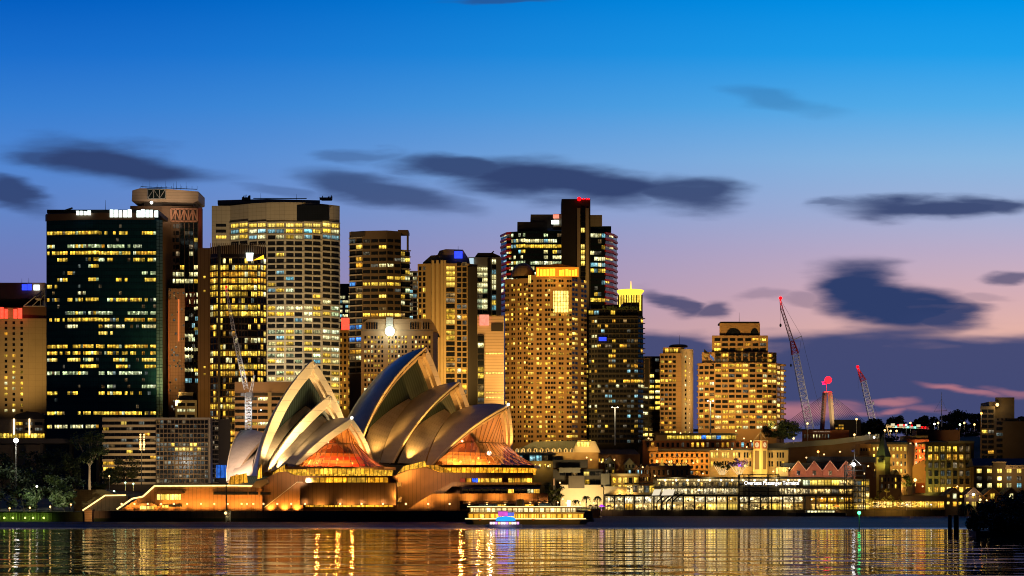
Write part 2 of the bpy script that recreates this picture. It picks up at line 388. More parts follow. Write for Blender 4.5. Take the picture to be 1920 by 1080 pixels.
# ---------------------------------------------------------------- opera house
OPL = thing('opera_house', 'white shelled opera house with pointed sail roofs floodlit gold on a brown podium', 'opera house', (-60, 700, 3.8))
def tile_mat(name, c, rough=.3, ribs=16, coat=.3):
    m, nt, N, L, out = nodes(name); b = N('ShaderNodeBsdfPrincipled'); L(b.outputs[0], out.inputs[0])
    uv = N('ShaderNodeUVMap'); sp = N('ShaderNodeSeparateXYZ'); L(uv.outputs[0], sp.inputs[0])
    u = _math(N, L, 'FRACT', _math(N, L, 'MULTIPLY', sp.outputs[0], ribs))
    # chevron tile lids: joints run up the ribs and in V lines across them
    tri = _math(N, L, 'ABSOLUTE', _math(N, L, 'SUBTRACT', u, .5))
    vv = _math(N, L, 'FRACT', _math(N, L, 'ADD', _math(N, L, 'MULTIPLY', sp.outputs[1], 14), _math(N, L, 'MULTIPLY', tri, .9)))
    j = _math(N, L, 'MAXIMUM', _math(N, L, 'LESS_THAN', u, .05), _math(N, L, 'LESS_THAN', vv, .06))
    geo = N('ShaderNodeNewGeometry'); n1 = N('ShaderNodeTexNoise'); L(geo.outputs['Position'], n1.inputs['Vector']); n1.inputs['Scale'].default_value = .25; n1.inputs['Detail'].default_value = 5
    f = _math(N, L, 'MULTIPLY', _math(N, L, 'MULTIPLY_ADD', j, -.5, 1), _math(N, L, 'MULTIPLY_ADD', n1.outputs['Fac'], .4, .78))
    vs = N('ShaderNodeVectorMath'); vs.operation = 'SCALE'; vs.inputs[0].default_value = c; L(f, vs.inputs['Scale']); L(vs.outputs[0], b.inputs['Base Color'])
    L(_math(N, L, 'MULTIPLY_ADD', j, .3, rough), b.inputs['Roughness']); b.inputs['Coat Weight'].default_value = coat*.4; b.inputs['Coat Roughness'].default_value = .25
    return m
SHELL = tile_mat('shell_tiles', (.52, .46, .38), .22)
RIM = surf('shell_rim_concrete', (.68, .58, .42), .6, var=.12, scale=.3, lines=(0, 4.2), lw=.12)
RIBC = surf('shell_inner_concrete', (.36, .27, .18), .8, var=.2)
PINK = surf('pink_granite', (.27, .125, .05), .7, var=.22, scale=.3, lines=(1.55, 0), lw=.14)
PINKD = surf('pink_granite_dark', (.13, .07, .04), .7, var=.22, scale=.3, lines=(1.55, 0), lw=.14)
def louvre_mat():
    m, nt, N, L, out = nodes('louvre_wall'); b = N('ShaderNodeBsdfPrincipled'); L(b.outputs[0], out.inputs[0])
    uv = N('ShaderNodeUVMap'); sp = N('ShaderNodeSeparateXYZ'); L(uv.outputs[0], sp.inputs[0])
    fr = _math(N, L, 'FRACT', _math(N, L, 'MULTIPLY', sp.outputs[0], 1.05)); k = _math(N, L, 'LESS_THAN', fr, .38)
    mx = N('ShaderNodeMix'); mx.data_type = 'RGBA'; L(k, mx.inputs[0]); mx.inputs[6].default_value = (.012, .02, .018, 1); mx.inputs[7].default_value = (.035, .05, .042, 1)
    L(mx.outputs[2], b.inputs['Base Color']); b.inputs['Roughness'].default_value = .35
    return m
LOUV = louvre_mat()
def glass_mat(name, tint, refl=.26):
    m, nt, N, L, out = nodes(name); t = N('ShaderNodeBsdfTransparent'); t.inputs[0].default_value = (*tint, 1)
    g = N('ShaderNodeBsdfGlossy'); g.inputs['Roughness'].default_value = .08; g.inputs[0].default_value = (.9, .85, .8, 1)
    mx = N('ShaderNodeMixShader'); mx.inputs[0].default_value = refl; L(t.outputs[0], mx.inputs[1]); L(g.outputs[0], mx.inputs[2]); L(mx.outputs[0], out.inputs[0])
    return m
GLASS = glass_mat('topaz_glass', (.95, .68, .42)); BRONZE = surf('bronze_mullion', (.10, .05, .025), .4, metal=.6)
FOYD = surf('foyer_dark_timber', (.13, .04, .02), .5, var=.5, scale=.3, lines=(1.2, 0)); FOYR = surf('foyer_red', (.50, .06, .025), .6, var=.5, scale=.35); FOYW = surf('foyer_wood', (.45, .22, .07), .6, var=.4, scale=.3, lines=(1.2, 2))
YEL = pane('foyer_band', (1, .40, .015), 1.25, (1, .52, .04), .9, fill=.25)
ORA = pane('side_glass', (1, .38, .02), 1.0, (1, .50, .04), .8, fill=.2)

class Hall:
    def __init__(s, px, Y, ang):
        a = math.radians(ang); s.o = Vector((X(px, Y), Y, 0)); s.u = Vector((math.cos(a), -math.sin(a), 0)); s.v = Vector((math.sin(a), math.cos(a), 0))
    def at(s, f, l, z): return s.o + s.u*f + s.v*l + Vector((0, 0, z))
    def axis(s, px, py):
        k = (px-960)/F; f = (k*s.o.y - s.o.x)/(s.u.x - k*s.u.y); q = s.o + s.u*f
        return Vector((q.x, q.y, Z(py, q.y)))
    def foot(s, px, py, w):
        """near foot at lateral offset -w seen at this pixel"""
        k = (px-960)/F; o = s.o - s.v*w; f = (k*o.y - o.x)/(s.u.x - k*s.u.y); q = o + s.u*f
        return Vector((q.x, q.y, Z(py, q.y)))
    def mir(s, p):
        l = (p-s.o).dot(s.v); return p - s.v*2*l
def arc(p, q, bulge, r, n):
    """n+1 points on a circle of radius r from p to q, bowed towards bulge"""
    c = q-p; h = c.length/2; d = c.normalized(); b = bulge - d*bulge.dot(d)
    if b.length < 1e-6 or h > r: return [p.lerp(q, i/n) for i in range(n+1)]
    b.normalize(); k = math.sqrt(r*r-h*h); ce = (p+q)/2 - b*k; a = math.asin(h/r)
    return [ce + b*(r*math.cos(-a+2*a*i/n)) + d*(r*math.sin(-a+2*a*i/n)) for i in range(n+1)]
def sphere_c(a, b, c, r, out):
    ab, ac = b-a, c-a; n = ab.cross(ac); cc = a + (n.cross(ab)*ac.length_squared + ac.cross(n)*ab.length_squared)/(2*n.length_squared)
    h2 = r*r-(cc-a).length_squared; n.normalize()
    if n.dot(out) > 0: n = -n
    return cc + n*math.sqrt(max(h2, 1))
def shell(hall, tip, back, ff, fb, sgn=1, name='roof_shell', rim_w=3.0, n=24, k=18, r=75, rimmat=None, wall=True, label=None, setb=4.5, step=2.0, near=1.0):
    """one pair of spherical shell halves meeting on the ridge, its thick rim and the louvre wall set inside the mouth"""
    out = -hall.v + Vector((0, 0, .55)); C = sphere_c(ff, tip, back, r, out)
    ax = Vector((0, 0, 1)); mid = (tip+back)/2; bd = mid - C; bd = bd - hall.v*bd.dot(hall.v)
    pr = abs((C-hall.o).dot(hall.v)); ridge = arc(back, tip, bd, math.sqrt(max(r*r-pr*pr, 900)), k)
    ribs = []
    for i, q in enumerate(ridge):
        f = fb.lerp(ff, i/k); ribs.append(arc(f, q, (f+q)/2 - C, r, n))
    u = hall.u*sgn; mb = MB(); T = 1.1
    def inw(p): return (C-p).normalized()
    uv = [[(i/k, j/n) for j in range(n+1)] for i in range(k+1)]
    inner = [[p + inw(p)*T*min(1, (j+2)/n*3) for j, p in enumerate(rb)] for rb in ribs]
    for side in (0, 1):
        f = (lambda p: p) if side == 0 else hall.mir
        mb.grid([[f(p) for p in rb] for rb in ribs], 0, side == 0, uv)
        mb.grid([[f(p) for p in rb] for rb in inner], 1, side == 1, uv)
        mb.grid([[f(p) for p in ribs[0]], [f(p) for p in inner[0]]], 2, side == 1)
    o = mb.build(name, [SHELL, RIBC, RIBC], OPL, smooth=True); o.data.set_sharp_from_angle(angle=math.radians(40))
    if label: o['label'] = label
    # rim: stepped concrete edge beam
    rb = ribs[-1]; rim = MB()
    def ring(a, b): return [p + inw(p)*a*(.35+.65*min(1, (j+1)/n*2.2)) - u*b for j, p in enumerate(rb)]
    prof = [ring(-.12, -.1), ring(-.15, .9)] ; c = [ring(-.12, -.1), ring(rim_w, -.1), ring(rim_w, step), ring(rim_w+1.2, step), ring(rim_w+1.2, setb)]
    # keep the near side from crossing the ridge plane
    def clampl(p):
        l = (p-hall.o).dot(hall.v); return p - hall.v*l if l > 0 else p
    cn = [ring(-.12, -.1), ring(rim_w*near, -.1), ring(rim_w*near, step), ring(rim_w*near+1.2*near, step), ring(rim_w+1.2, setb)]
    c = [[clampl(p) for p in q] for q in c]; cn = [[clampl(p) for p in q] for q in cn]; cf = c
    for side in (0, 1):
        f = (lambda p: p) if side == 0 else hall.mir
        c = cn if side == 0 else cf
        for q, w, m in ((c[0], c[1], 0), (c[1], c[2], 1), (c[2], c[3], 0), (c[3], c[4], 1), (prof[1], prof[0], 0)):
            rim.grid([[f(p) for p in q], [f(p) for p in w]], m, side == 0)
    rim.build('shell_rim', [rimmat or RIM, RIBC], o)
    if wall:
        w = MB(); rows = []; uvs = []
        for p in c[4]:
            q = hall.mir(p); wd = (q-p).length; rows.append([p.lerp(q, t/12) for t in range(13)]); uvs.append([((t/12-.5)*wd, p.z) for t in range(13)])
        w.grid(rows, 0, True, uvs); w.build('louvre_wall', LOUV, o)
    return dict(o=o, ribs=ribs, C=C, inner=c[4])
def side_shell(hall, t0, t1, f0, f1, r=70, name='side_shell', n=16, k=8, parent=None):
    out = -hall.v + Vector((0, 0, .5)); C = sphere_c(f0, t0, t1, r, out) if (f0-t0).length > 3 else f0-out*r
    ribs = []
    for i in range(k+1):
        q = t0.lerp(t1, i/k); f = f0.lerp(f1, i/k); ribs.append(arc(f, q, out, r, n))
    mb = MB(); uv = [[(i/k*.5, j/n) for j in range(n+1)] for i in range(k+1)]
    th = [[p - out.normalized()*.8 for p in rb] for rb in ribs]
    for side in (0, 1):
        f = (lambda p: p) if side == 0 else hall.mir
        mb.grid([[f(p) for p in rb] for rb in ribs], 0, side == 1, uv)
        mb.grid([[f(p) for p in ribs[0]], [f(p) for p in th[0]]], 1, side == 0)
    # gable between the two halves at the back
    mb.grid([[p for p in ribs[0]], [hall.mir(p) for p in ribs[0]]], 1, False)
    o = mb.build(name, [SHELL, RIBC], OPL, smooth=True); o.data.set_sharp_from_angle(angle=math.radians(40)); return o
def foyer(hall, sh, z_mid, z_low, edge, red, name, zin, energy, lc):
    """glass wall hung inside a shell mouth: upright at the top, flaring out as a skirt to the verge"""
    inn = sh['inner']; n = len(inn); top = [p for p in inn if p.z > z_mid] ; m = 22
    lw = abs((inn[0]-hall.o).dot(hall.v))
    def top_at(l):
        # where on the mouth curve the lateral offset is l
        best = None; L = abs(l)
        for a, b in zip(inn[:-1], inn[1:]):
            la, lb = abs((a-hall.o).dot(hall.v)), abs((b-hall.o).dot(hall.v))
            if (la-L)*(lb-L) <= 0:
                t = 0 if la == lb else (la-L)/(la-lb); p = a.lerp(b, t)
                best = (max((p-hall.o).dot(hall.u), 0), p.z)
        if best is None:
            p = inn[-1] if L < 1 else inn[0]; best = ((p-hall.o).dot(hall.u), p.z)
        return best
    def low_at(t):
        s = t*(len(edge)-1); i = min(int(s), len(edge)-2); a, b = edge[i], edge[i+1]; k = s-i
        return hall.at(a[1]+(b[1]-a[1])*k, a[0]+(b[0]-a[0])*k, z_low)
    up, mid, low = [], [], []
    for i in range(m+1):
        t = i/m; l = (-1+2*t)*lw*.97; f, z = top_at(l)
        f2 = min(f, 9); zm = min(z_mid, z-.3)
        up.append(hall.at(f, l, z)); mid.append(hall.at(f2+1.5*(1-(2*t-1)**2), l, zm)); low.append(low_at(t))
    g = MB(); g.grid([up, mid], 0, True); g.grid([mid, [a.lerp(b, .5)-Vector((0, 0, .8)) for a, b in zip(mid, low)], low], 0, True)
    go = g.build('glass_wall', GLASS, sh['o'])
    b = MB()
    for i in range(m+1):
        b.bar(up[i], mid[i], .16, .3); md = mid[i].lerp(low[i], .5)-Vector((0, 0, .8)); b.bar(mid[i], md, .16, .3); b.bar(md, low[i], .16, .3)
    for q in (mid, low):
        for a, c in zip(q[:-1], q[1:]): b.bar(a, c, .3, .35)
    b.build('mullion', BRONZE, go)
    # inside: a raked auditorium back clad in timber, landings and stairs
    i_ = MB(); zf = z_low-.3
    zt = inn[-1].z-2.5
    for f0 in (-6, -6.6): i_.face([hall.at(f0, -lw*.82, zf), hall.at(f0, lw*.82, zf), hall.at(f0, lw*.5, zf+(zt-zf)*.5), hall.at(f0, 1, zt), hall.at(f0, -1, zt), hall.at(f0, -lw*.5, zf+(zt-zf)*.5)], 2)
    for q in range(5):
        f0 = -6+q*1.9; zt = zf+6.0-q*1.35; ww = lw-3-q*.4
        i_.hexa([tuple(hall.at(f0, -ww, 0))[:2], tuple(hall.at(f0+1.9, -ww, 0))[:2], tuple(hall.at(f0+1.9, ww, 0))[:2], tuple(hall.at(f0, ww, 0))[:2]], zf, zt, 0 if q % 2 else 1)
    pts = [hall.at(e[1]-.6, e[0]*.97, 0) for e in edge] + [hall.at(-12, lw, 0), hall.at(-12, -lw, 0)]
    i_.hexa([tuple(p)[:2] for p in pts], z_low-.9, z_low-.3, 1)
    i_.build('foyer_interior', [FOYR if red else FOYW, FOYW, FOYD], sh['o'])
    # verge beam and the lit strip of foyer windows under it
    v = MB()
    for a, c in zip(low[:-1], low[1:]): v.bar(a-Vector((0, 0, .5)), c-Vector((0, 0, .5)), .5, .7)
    v.build('verge', BRONZE, sh['o'])
    st = MB(); st.grid([[p-Vector((0, 0, .9))-hall.u*1.4 for p in low], [p-Vector((0, 0, 3.4))-hall.u*2.2 for p in low]], 0, True)
    st.build('foyer_window_band', YEL, sh['o'])
    for l, f, z, e in ((-9, 4, z_low+1.6, 1.3), (5, 6, z_low+1.6, 1.6), (-2, 7, z_low+3.0, 1.2), (0, -4, z_mid+1, .5)):
        q = hall.at(f, l, z); mb = MB(); mb.ball(q, .45); mb.build('pendant_light', LAMPG if l else LAMPW, sh['o'])
        lamp('foyer_light', 'POINT', q+Vector((0, 0, .2)), energy*e, lc, sh['o'], r=.6)

HA = Hall(624, 690, 55); HB = Hall(880, 720, 43)
# east hall (left in view)
A1f = HA.foot(483, 892, 22); A2f = HA.foot(503, 884, 20.5); A3f = HA.foot(545, 882, 18.5)
A1 = shell(HA, HA.axis(587, 675), HA.at(-46, 0, 39), A1f, HA.foot(474, 893, 22), label='tall floodlit shell with a wide cream rim over a green louvred wall')
A2 = shell(HA, HA.axis(619, 741), HA.at(-27, 0, 36.5), A2f, HA.foot(494, 886, 20.5), rim_w=2.6)
A3 = shell(HA, HA.axis(660, 785), HA.axis(597, 798), A3f, HA.foot(536, 868, 18.5), rim_w=1.6, wall=False, step=1.2, setb=3.0)
side_shell(HA, HA.axis(560, 751), HA.axis(583, 768), A1f + HA.u*2.5, HA.foot(492, 888, 20.5))
side_shell(HA, HA.axis(600, 775), HA.axis(614, 790), A2f + HA.u*2.0, HA.foot(534, 872, 18.8))
A4 = shell(HA, HA.axis(452, 807), HA.axis(502, 816), HA.foot(424, 903, 20), HA.foot(440, 893, 20), sgn=-1, rim_w=2, label='low cream shell at the back turned away from the others')
side_shell(HA, HA.axis(480, 846), HA.axis(494, 842), HA.foot(434, 888, 20.6), HA.foot(476, 893, 21.4), r=90)
# west hall (right in view)
B1f = HB.foot(667, 866, 27); B2f = HB.foot(738, 868, 24); B3f = HB.foot(811, 873, 22)
B1 = shell(HB, HB.axis(799, 651), HB.axis(655, 788), B1f, HB.foot(640, 866, 27), label='tallest shell with a blue sky sheen and a gold rim', near=.26)
B2 = shell(HB, HB.axis(861, 716), HB.axis(774, 748), B2f, HB.foot(713, 867, 24), rim_w=2.4, near=.26)
B3 = shell(HB, HB.axis(953, 760), HB.axis(848, 774), B3f, HB.foot(799, 870, 22), rim_w=1.8, near=.4, wall=False, step=1.2, setb=3.0)
side_shell(HB, HB.axis(741, 732), HB.axis(772, 751), B1f + HB.u*2.5, HB.foot(711, 868, 24.2))
side_shell(HB, HB.axis(821, 757), HB.axis(846, 777), B2f + HB.u*2.2, HB.foot(796, 871, 22.2))
foyer(HA, A3, 29.0, 20.2, [(-20.5, 1.5), (-12, 13), (12, 17), (20.5, 12)], True, 'A', 20, 9500, (1, .45, .10))
foyer(HB, B3, 30.5, 21.4, [(-21, 2), (-13, 17), (8, 27), (20.5, 19)], False, 'B', 21, 11000, (1, .54, .13))
for sh in (A3, B3): g = MB(); g.ball(sh['ribs'][-1][-1]+Vector((0, -.8, .3)), .55, 10); g.build('tip_light', LAMPW, sh['o'])
g = MB(); g.ball(HB.at(9, 2, 26.5), .9, 10); g.build('stage_light', glow('stage_white', (.95, .9, 1), 5), B3['o']); lamp('foyer_light', 'POINT', HB.at(10, 2, 28.2), 2600, (.95, .88, 1), B3['o'], r=.6)

def pslab(poly, Y, Y1, mb, m=0):
    mb.slab([(X(a, Y), Z(b, Y)) for a, b in poly], Y, Y1, m)
def podium():
    mb = MB()
    pslab([(222, 959), (290, 913.5), (470, 912), (492, 912), (492, 959)], 668, 800, mb)                               # long south block with its stair
    pslab([(470, 911), (493, 899), (522, 885), (536, 884), (549, 890.5), (568, 892), (745, 892), (745, 959), (470, 959)], 671, 800, mb)
    pslab([(742, 891), (765, 882), (797, 876), (826, 886), (1000, 886.5), (1000, 896.5), (742, 896.5)], 676, 790, mb)
    pslab([(742, 896.5), (862, 896.5), (862, 958), (742, 958)], 675.8, 790, mb)
    pslab([(862, 904), (1000, 904), (1000, 908), (862, 908)], 676.2, 790, mb)
    o = mb.build('podium', PINK, OPL)
    b = MB(); pslab([(562.5, 905), (742, 905), (742, 947), (562.5, 947)], 661.5, 672, b)
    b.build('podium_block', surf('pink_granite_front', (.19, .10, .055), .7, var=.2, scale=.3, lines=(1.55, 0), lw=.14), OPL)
    s = MB(); pslab([(495, 955), (557, 905.5), (568, 905.5), (568, 959), (495, 959)], 666, 672, s); s.build('stair_flank', PINK, OPL)
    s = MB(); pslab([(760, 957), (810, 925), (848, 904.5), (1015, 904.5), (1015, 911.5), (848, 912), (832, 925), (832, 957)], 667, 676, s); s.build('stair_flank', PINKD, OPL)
    t = MB(); pslab([(810, 925.5), (1028, 925), (1028, 938.5), (862, 939), (862, 957), (760, 957)], 664, 667.1, t); t.build('terrace_wall', PINK, OPL)
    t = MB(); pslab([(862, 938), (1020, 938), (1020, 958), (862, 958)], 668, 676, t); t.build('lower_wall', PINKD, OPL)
    # awnings
    for (a, b, y, Y) in ((866, 1013, 912, 664.5), (868, 1028, 940, 661.5)):
        w = MB(); x0, x1 = X(a, Y), X(b, Y); z = Z(y, Y)
        w.face([(x0, Y+3, z+.2), (x1, Y+3, z+.2), (x1, Y, z-.9), (x0, Y, z-.9)]); w.face([(x0, Y+3, z), (x0, Y, z-1.0), (x1, Y, z-1.0), (x1, Y+3, z)])
        w.build('awning', surf('awning_bronze', (.22, .15, .10), .5, var=.2), OPL)
    # window bands
    for (a, b, y0, y1, Y, m, nb) in ((572, 728, 895.5, 904.5, 670.6, YEL, 4), (575, 702, 878.5, 889, 671.5, YEL, 5), (862, 998, 897, 904.3, 675.4, None, 12), (866, 1013, 917, 924.6, 666.6, 'd', 12), (572, 738, 947.3, 950.5, 665, YEL, 3), (864, 1018, 946, 953, 667.6, 'd', 9)):
        for i in range(nb):
            xa = a+(b-a)*i/nb+.8; xb = a+(b-a)*(i+1)/nb-.8; w = MB()
            pslab([(xa, y0), (xb, y0), (xb, y1), (xa, y1)], Y, Y+.3, w)
            mm = m if not (m is None or m == 'd') else (R.choice([WM['amber'], YEL, FOYR, WM['blue'], WM['warm']]) if m is None else R.choice([WM['dark']]*4+[WM['amber'], WM['dim'], WM['white']]))
            w.build('window', mm, OPL)
    w = MB(); pslab([(569, 894), (742, 894), (742, 906), (569, 906)], 671.6, 672.5, w); pslab([(860, 895.5), (1000, 895.5), (1000, 905), (860, 905)], 676.4, 677, w); w.build('window_surround', PINKD, OPL)
    # glazed sides under the shells
    for poly, Y in (([(432, 893), (462, 887), (465, 905), (428, 909)], 690), ([(484, 884), (490, 870), (491, 896), (483, 898)], 684), ([(512, 886), (534, 871), (534, 883), (510, 894)], 676), ([(745, 888), (757, 874), (797, 864), (799, 875), (765, 881)], 684), ([(792, 872), (820, 872), (850, 886), (828, 886)], 686)):
        g = MB(); pslab(poly, Y, Y+.3, g); g.build('side_window', ORA, OPL)
    # roof slabs at the stair heads, small concrete hoods
    for poly, Y in (([(471, 913), (480, 902), (500, 898), (502, 905), (488, 915)], 666), ([(740, 903), (752, 904), (752, 912), (740, 913)], 668), ([(522, 950), (526, 940), (530, 935), (535, 941), (535, 949), (531, 950), (529, 944), (526, 950)], 667), ([(744, 941), (750, 931), (753, 932), (751, 942)], 668)):
        h = MB(); pslab(poly, Y, Y+4, h); h.build('concrete_hood', RIBC, OPL)
    # upper kiosk window with its flared hood, ground kiosk, slot windows
    def kiosk(x0, x1, yt, yb, yroof, n, name):
        Y = 667.2; h = MB(); pslab([(x0-6, yroof+6), (x0+3, yroof), (x1-3, yroof), (x1+7, yroof+6)], Y-1.6, Y+1, h)
        ho = h.build('window_hood', PINKD, OPL)
        for i in range(n):
            w = MB(); a = x0+(x1-x0)*i/n+.5; b = x0+(x1-x0)*(i+1)/n-.5; pslab([(a, yt), (b, yt), (b, yb), (a, yb)], Y, Y+.5, w); w.build('window', WM['bright'], OPL)
    kiosk(294, 339, 927, 937, 919, 5, 'u'); kiosk(262, 289, 948, 955, 943, 3, 'l')
    for a, b, y0, y1, m in ((304, 315, 947, 951.5, WM['bright']), (316, 341, 946.5, 950, WM['dark']), (400, 464, 922.5, 927.5, WM['dark']), (466, 484, 922.5, 927.5, WM['dark']), (488, 507, 922.5, 927.5, WM['dark'])):
        w = MB(); pslab([(a, y0), (b, y0), (b, y1), (a, y1)], 666.0 if a > 480 else 667.3, 668.2, w); w.build('slot_window', m, OPL)
    # lit parapet rails
    rail = glow('lit_rail', (1, .68, .22), 2.4, .5)
    r_ = MB(); pts = [(219, 955), (248, 935), (268, 931), (290, 911), (440, 910.5), (478, 911)]
    for (a, b), (c, d) in zip(pts[:-1], pts[1:]):
        r_.bar(P(a, b, 667.5), P(c, d, 667.5), .3, .55)
    r_.build('lit_handrail', rail, OPL)
    r_ = MB(); pts = [(494, 953), (557, 904), (568, 904)]
    for (a, b), (c, d) in zip(pts[:-1], pts[1:]): r_.bar(P(a, b, 665.9), P(c, d, 665.9), .12, .2)
    r_.build('parapet', RIM, OPL)
podium()
SEA = surf('seawall_stone', (.2, .13, .085), .8, var=.35, scale=.5, lines=(2.2, 0), lw=.12)
def seawall():
    mb = MB(); Y = 657.5
    mb.slab([(X(172, Y), -3), (X(640, Y), -3), (X(628, Y), 3.9), (X(172, Y), 3.9)], Y, Y+6)
    mb.slab([(X(628, Y)+.0, -3), (X(872, Y), -3), (X(872, Y), 3.9), (X(628, Y), 3.9)], Y+1.2, Y+7)
    mb.slab([(X(872, Y), -3), (X(1035, Y), -3), (X(1035, Y), 3.9), (X(872, Y), 3.9)], Y+2.5, Y+8)
    tag(mb.build('seawall', SEA), 'dark stone seawall along the water under the sail roofed building', 'seawall')
    d = MB(); d.hexa([(X(172, 658), 660), (30, 660), (30, 830), (X(172, 658), 830)], 3.4, 3.85)
    tag(d.build('promenade', surf('promenade_paving', (.22, .16, .12), .75, lines=(2, 0))), kind='structure')
seawall()
# floodlights on the shells
GOLD = (1, .50, .11); CREAM = (1, .66, .28)
for hall, sh, e, c, fo, la in ((HA, A1, 115000, CREAM, 12, 24), (HA, A2, 62000, CREAM, 9, 22), (HA, A3, 20000, CREAM, 14, 24), (HB, B1, 85000, GOLD, 13, 22), (HB, B2, 60000, GOLD, 11, 20), (HB, B3, 40000, GOLD, 16, 22)):
    rb = sh['ribs'][-1]; f = rb[0]; tip = rb[-1]
    aim = rb[int(len(rb)*.66)]
    lamp('shell_floodlight', 'SPOT', f + hall.u*fo*.6 - hall.v*1.2 + Vector((0, 0, .8)), e*(.55 if hall is HA else .5), c, OPL, r=.5, aim=aim, cone=75)
    lamp('shell_floodlight', 'SPOT', f + hall.u*(fo+6) - hall.v*2.5 + Vector((0, 0, 2)), e*.9, c, OPL, r=.5, aim=rb[int(len(rb)*.75)], cone=50, blend=.9)
    q = hall.mir(f) + hall.u*fo + Vector((0, 0, 2)); lamp('shell_floodlight', 'SPOT', q, e*.9, c, OPL, r=.5, aim=hall.mir(aim), cone=80)
# softer washes on the outer faces, from the podium edge
for px, py, Y, e, aim, c in ((404, 896, 690, 230000, P(458, 848, 735), (1, .66, .44)), (560, 900, 655, 14000, P(545, 820, 695), (1, .66, .35)), (752, 892, 668, 15000, P(770, 830, 712), GOLD), (690, 880, 672, 13000, P(715, 820, 720), GOLD), (835, 900, 655, 13000, P(830, 835, 705), (1, .62, .35))):
    lamp('wash_light', 'SPOT', P(px, py, Y), e, c, OPL, r=1, aim=aim, cone=95, blend=1)
# promenade lamps and wall uplights
def globe_lamp():
    t = thing('promenade_lamp', 'small globe lamp on a short post along the lower promenade by the seawall', 'lamp', (0, 0, 0), 'globe lamps along the promenade')
    m = MB(); m.tube((0, 0, 0), (0, 0, 2.3), .06, 6); m.lathe((0, 0, 0), [(.16, 0), (.14, .1), (.06, .25)], 8); m.build('post', DARK, t)
    g = MB(); g.ball((0, 0, 2.55), .34, 10); g.build('globe', LAMPG, t)
    lamp('bulb', 'POINT', (0, -.0, 3.05), 240, (1, .55, .18), t, r=.25)
    return t
GL = globe_lamp(); first = True
for px in (228, 252, 277, 302, 326, 351, 377, 402, 427, 453, 463, 475, 494, 520, 546, 572, 638, 678, 718, 761, 803, 843, 880, 913, 947, 971, 994, 1011, 1026):
    Y = 660.4 if px < 870 else 662.5; loc = Vector((X(px, Y), Y, 3.86))
    if first: GL.location = loc; first = False
    else: copy_tree(GL, None, loc)
for px in (240, 265, 290, 315, 340, 365, 384, 408, 436, 455, 480, 506, 533, 556):
    Y = 664.5; lamp('wall_uplight', 'SPOT', (X(px, Y), Y, 4.1), 4200, (1, .47, .08), OPL, r=.2, aim=(X(px, Y), Y+3.4, 8.5), cone=120, blend=1)
for px in (600, 655, 700, 742, 775, 800):
    lamp('wall_uplight', 'SPOT', (X(px, 660), 659.6, 4.2), 3200, (1, .5, .1), OPL, r=.2, aim=(X(px, 660), 662.5, 9), cone=120, blend=1)
for px in (745, 790, 830, 880, 930, 980): lamp('wall_uplight', 'SPOT', (X(px, 660), 659, 8.5), 4200, (1, .50, .09), OPL, r=.4, aim=(X(px, 660), 672, 15), cone=110, blend=1)

def promenade_rail():
    t = thing('promenade_railing', 'thin dark railing along the top of the seawall before the podium', 'railing', P(520, 958, 658)); m = MB()
    for x0, x1, Y in ((178, 626, 658.2), (630, 868, 659.4)):
        for h in (.55, 1.05): m.bar((X(x0, Y), Y, 3.9+h), (X(x1, Y), Y, 3.9+h), .06)
        n = int((x1-x0)/9)
        for i in range(n+1): xx = X(x0+(x1-x0)*i/n, Y); m.bar((xx, Y, 3.9), (xx, Y, 4.98), .07)
    m.build('rails', surf('rail_bronze', (.2, .13, .07), .5), t)
promenade_rail()
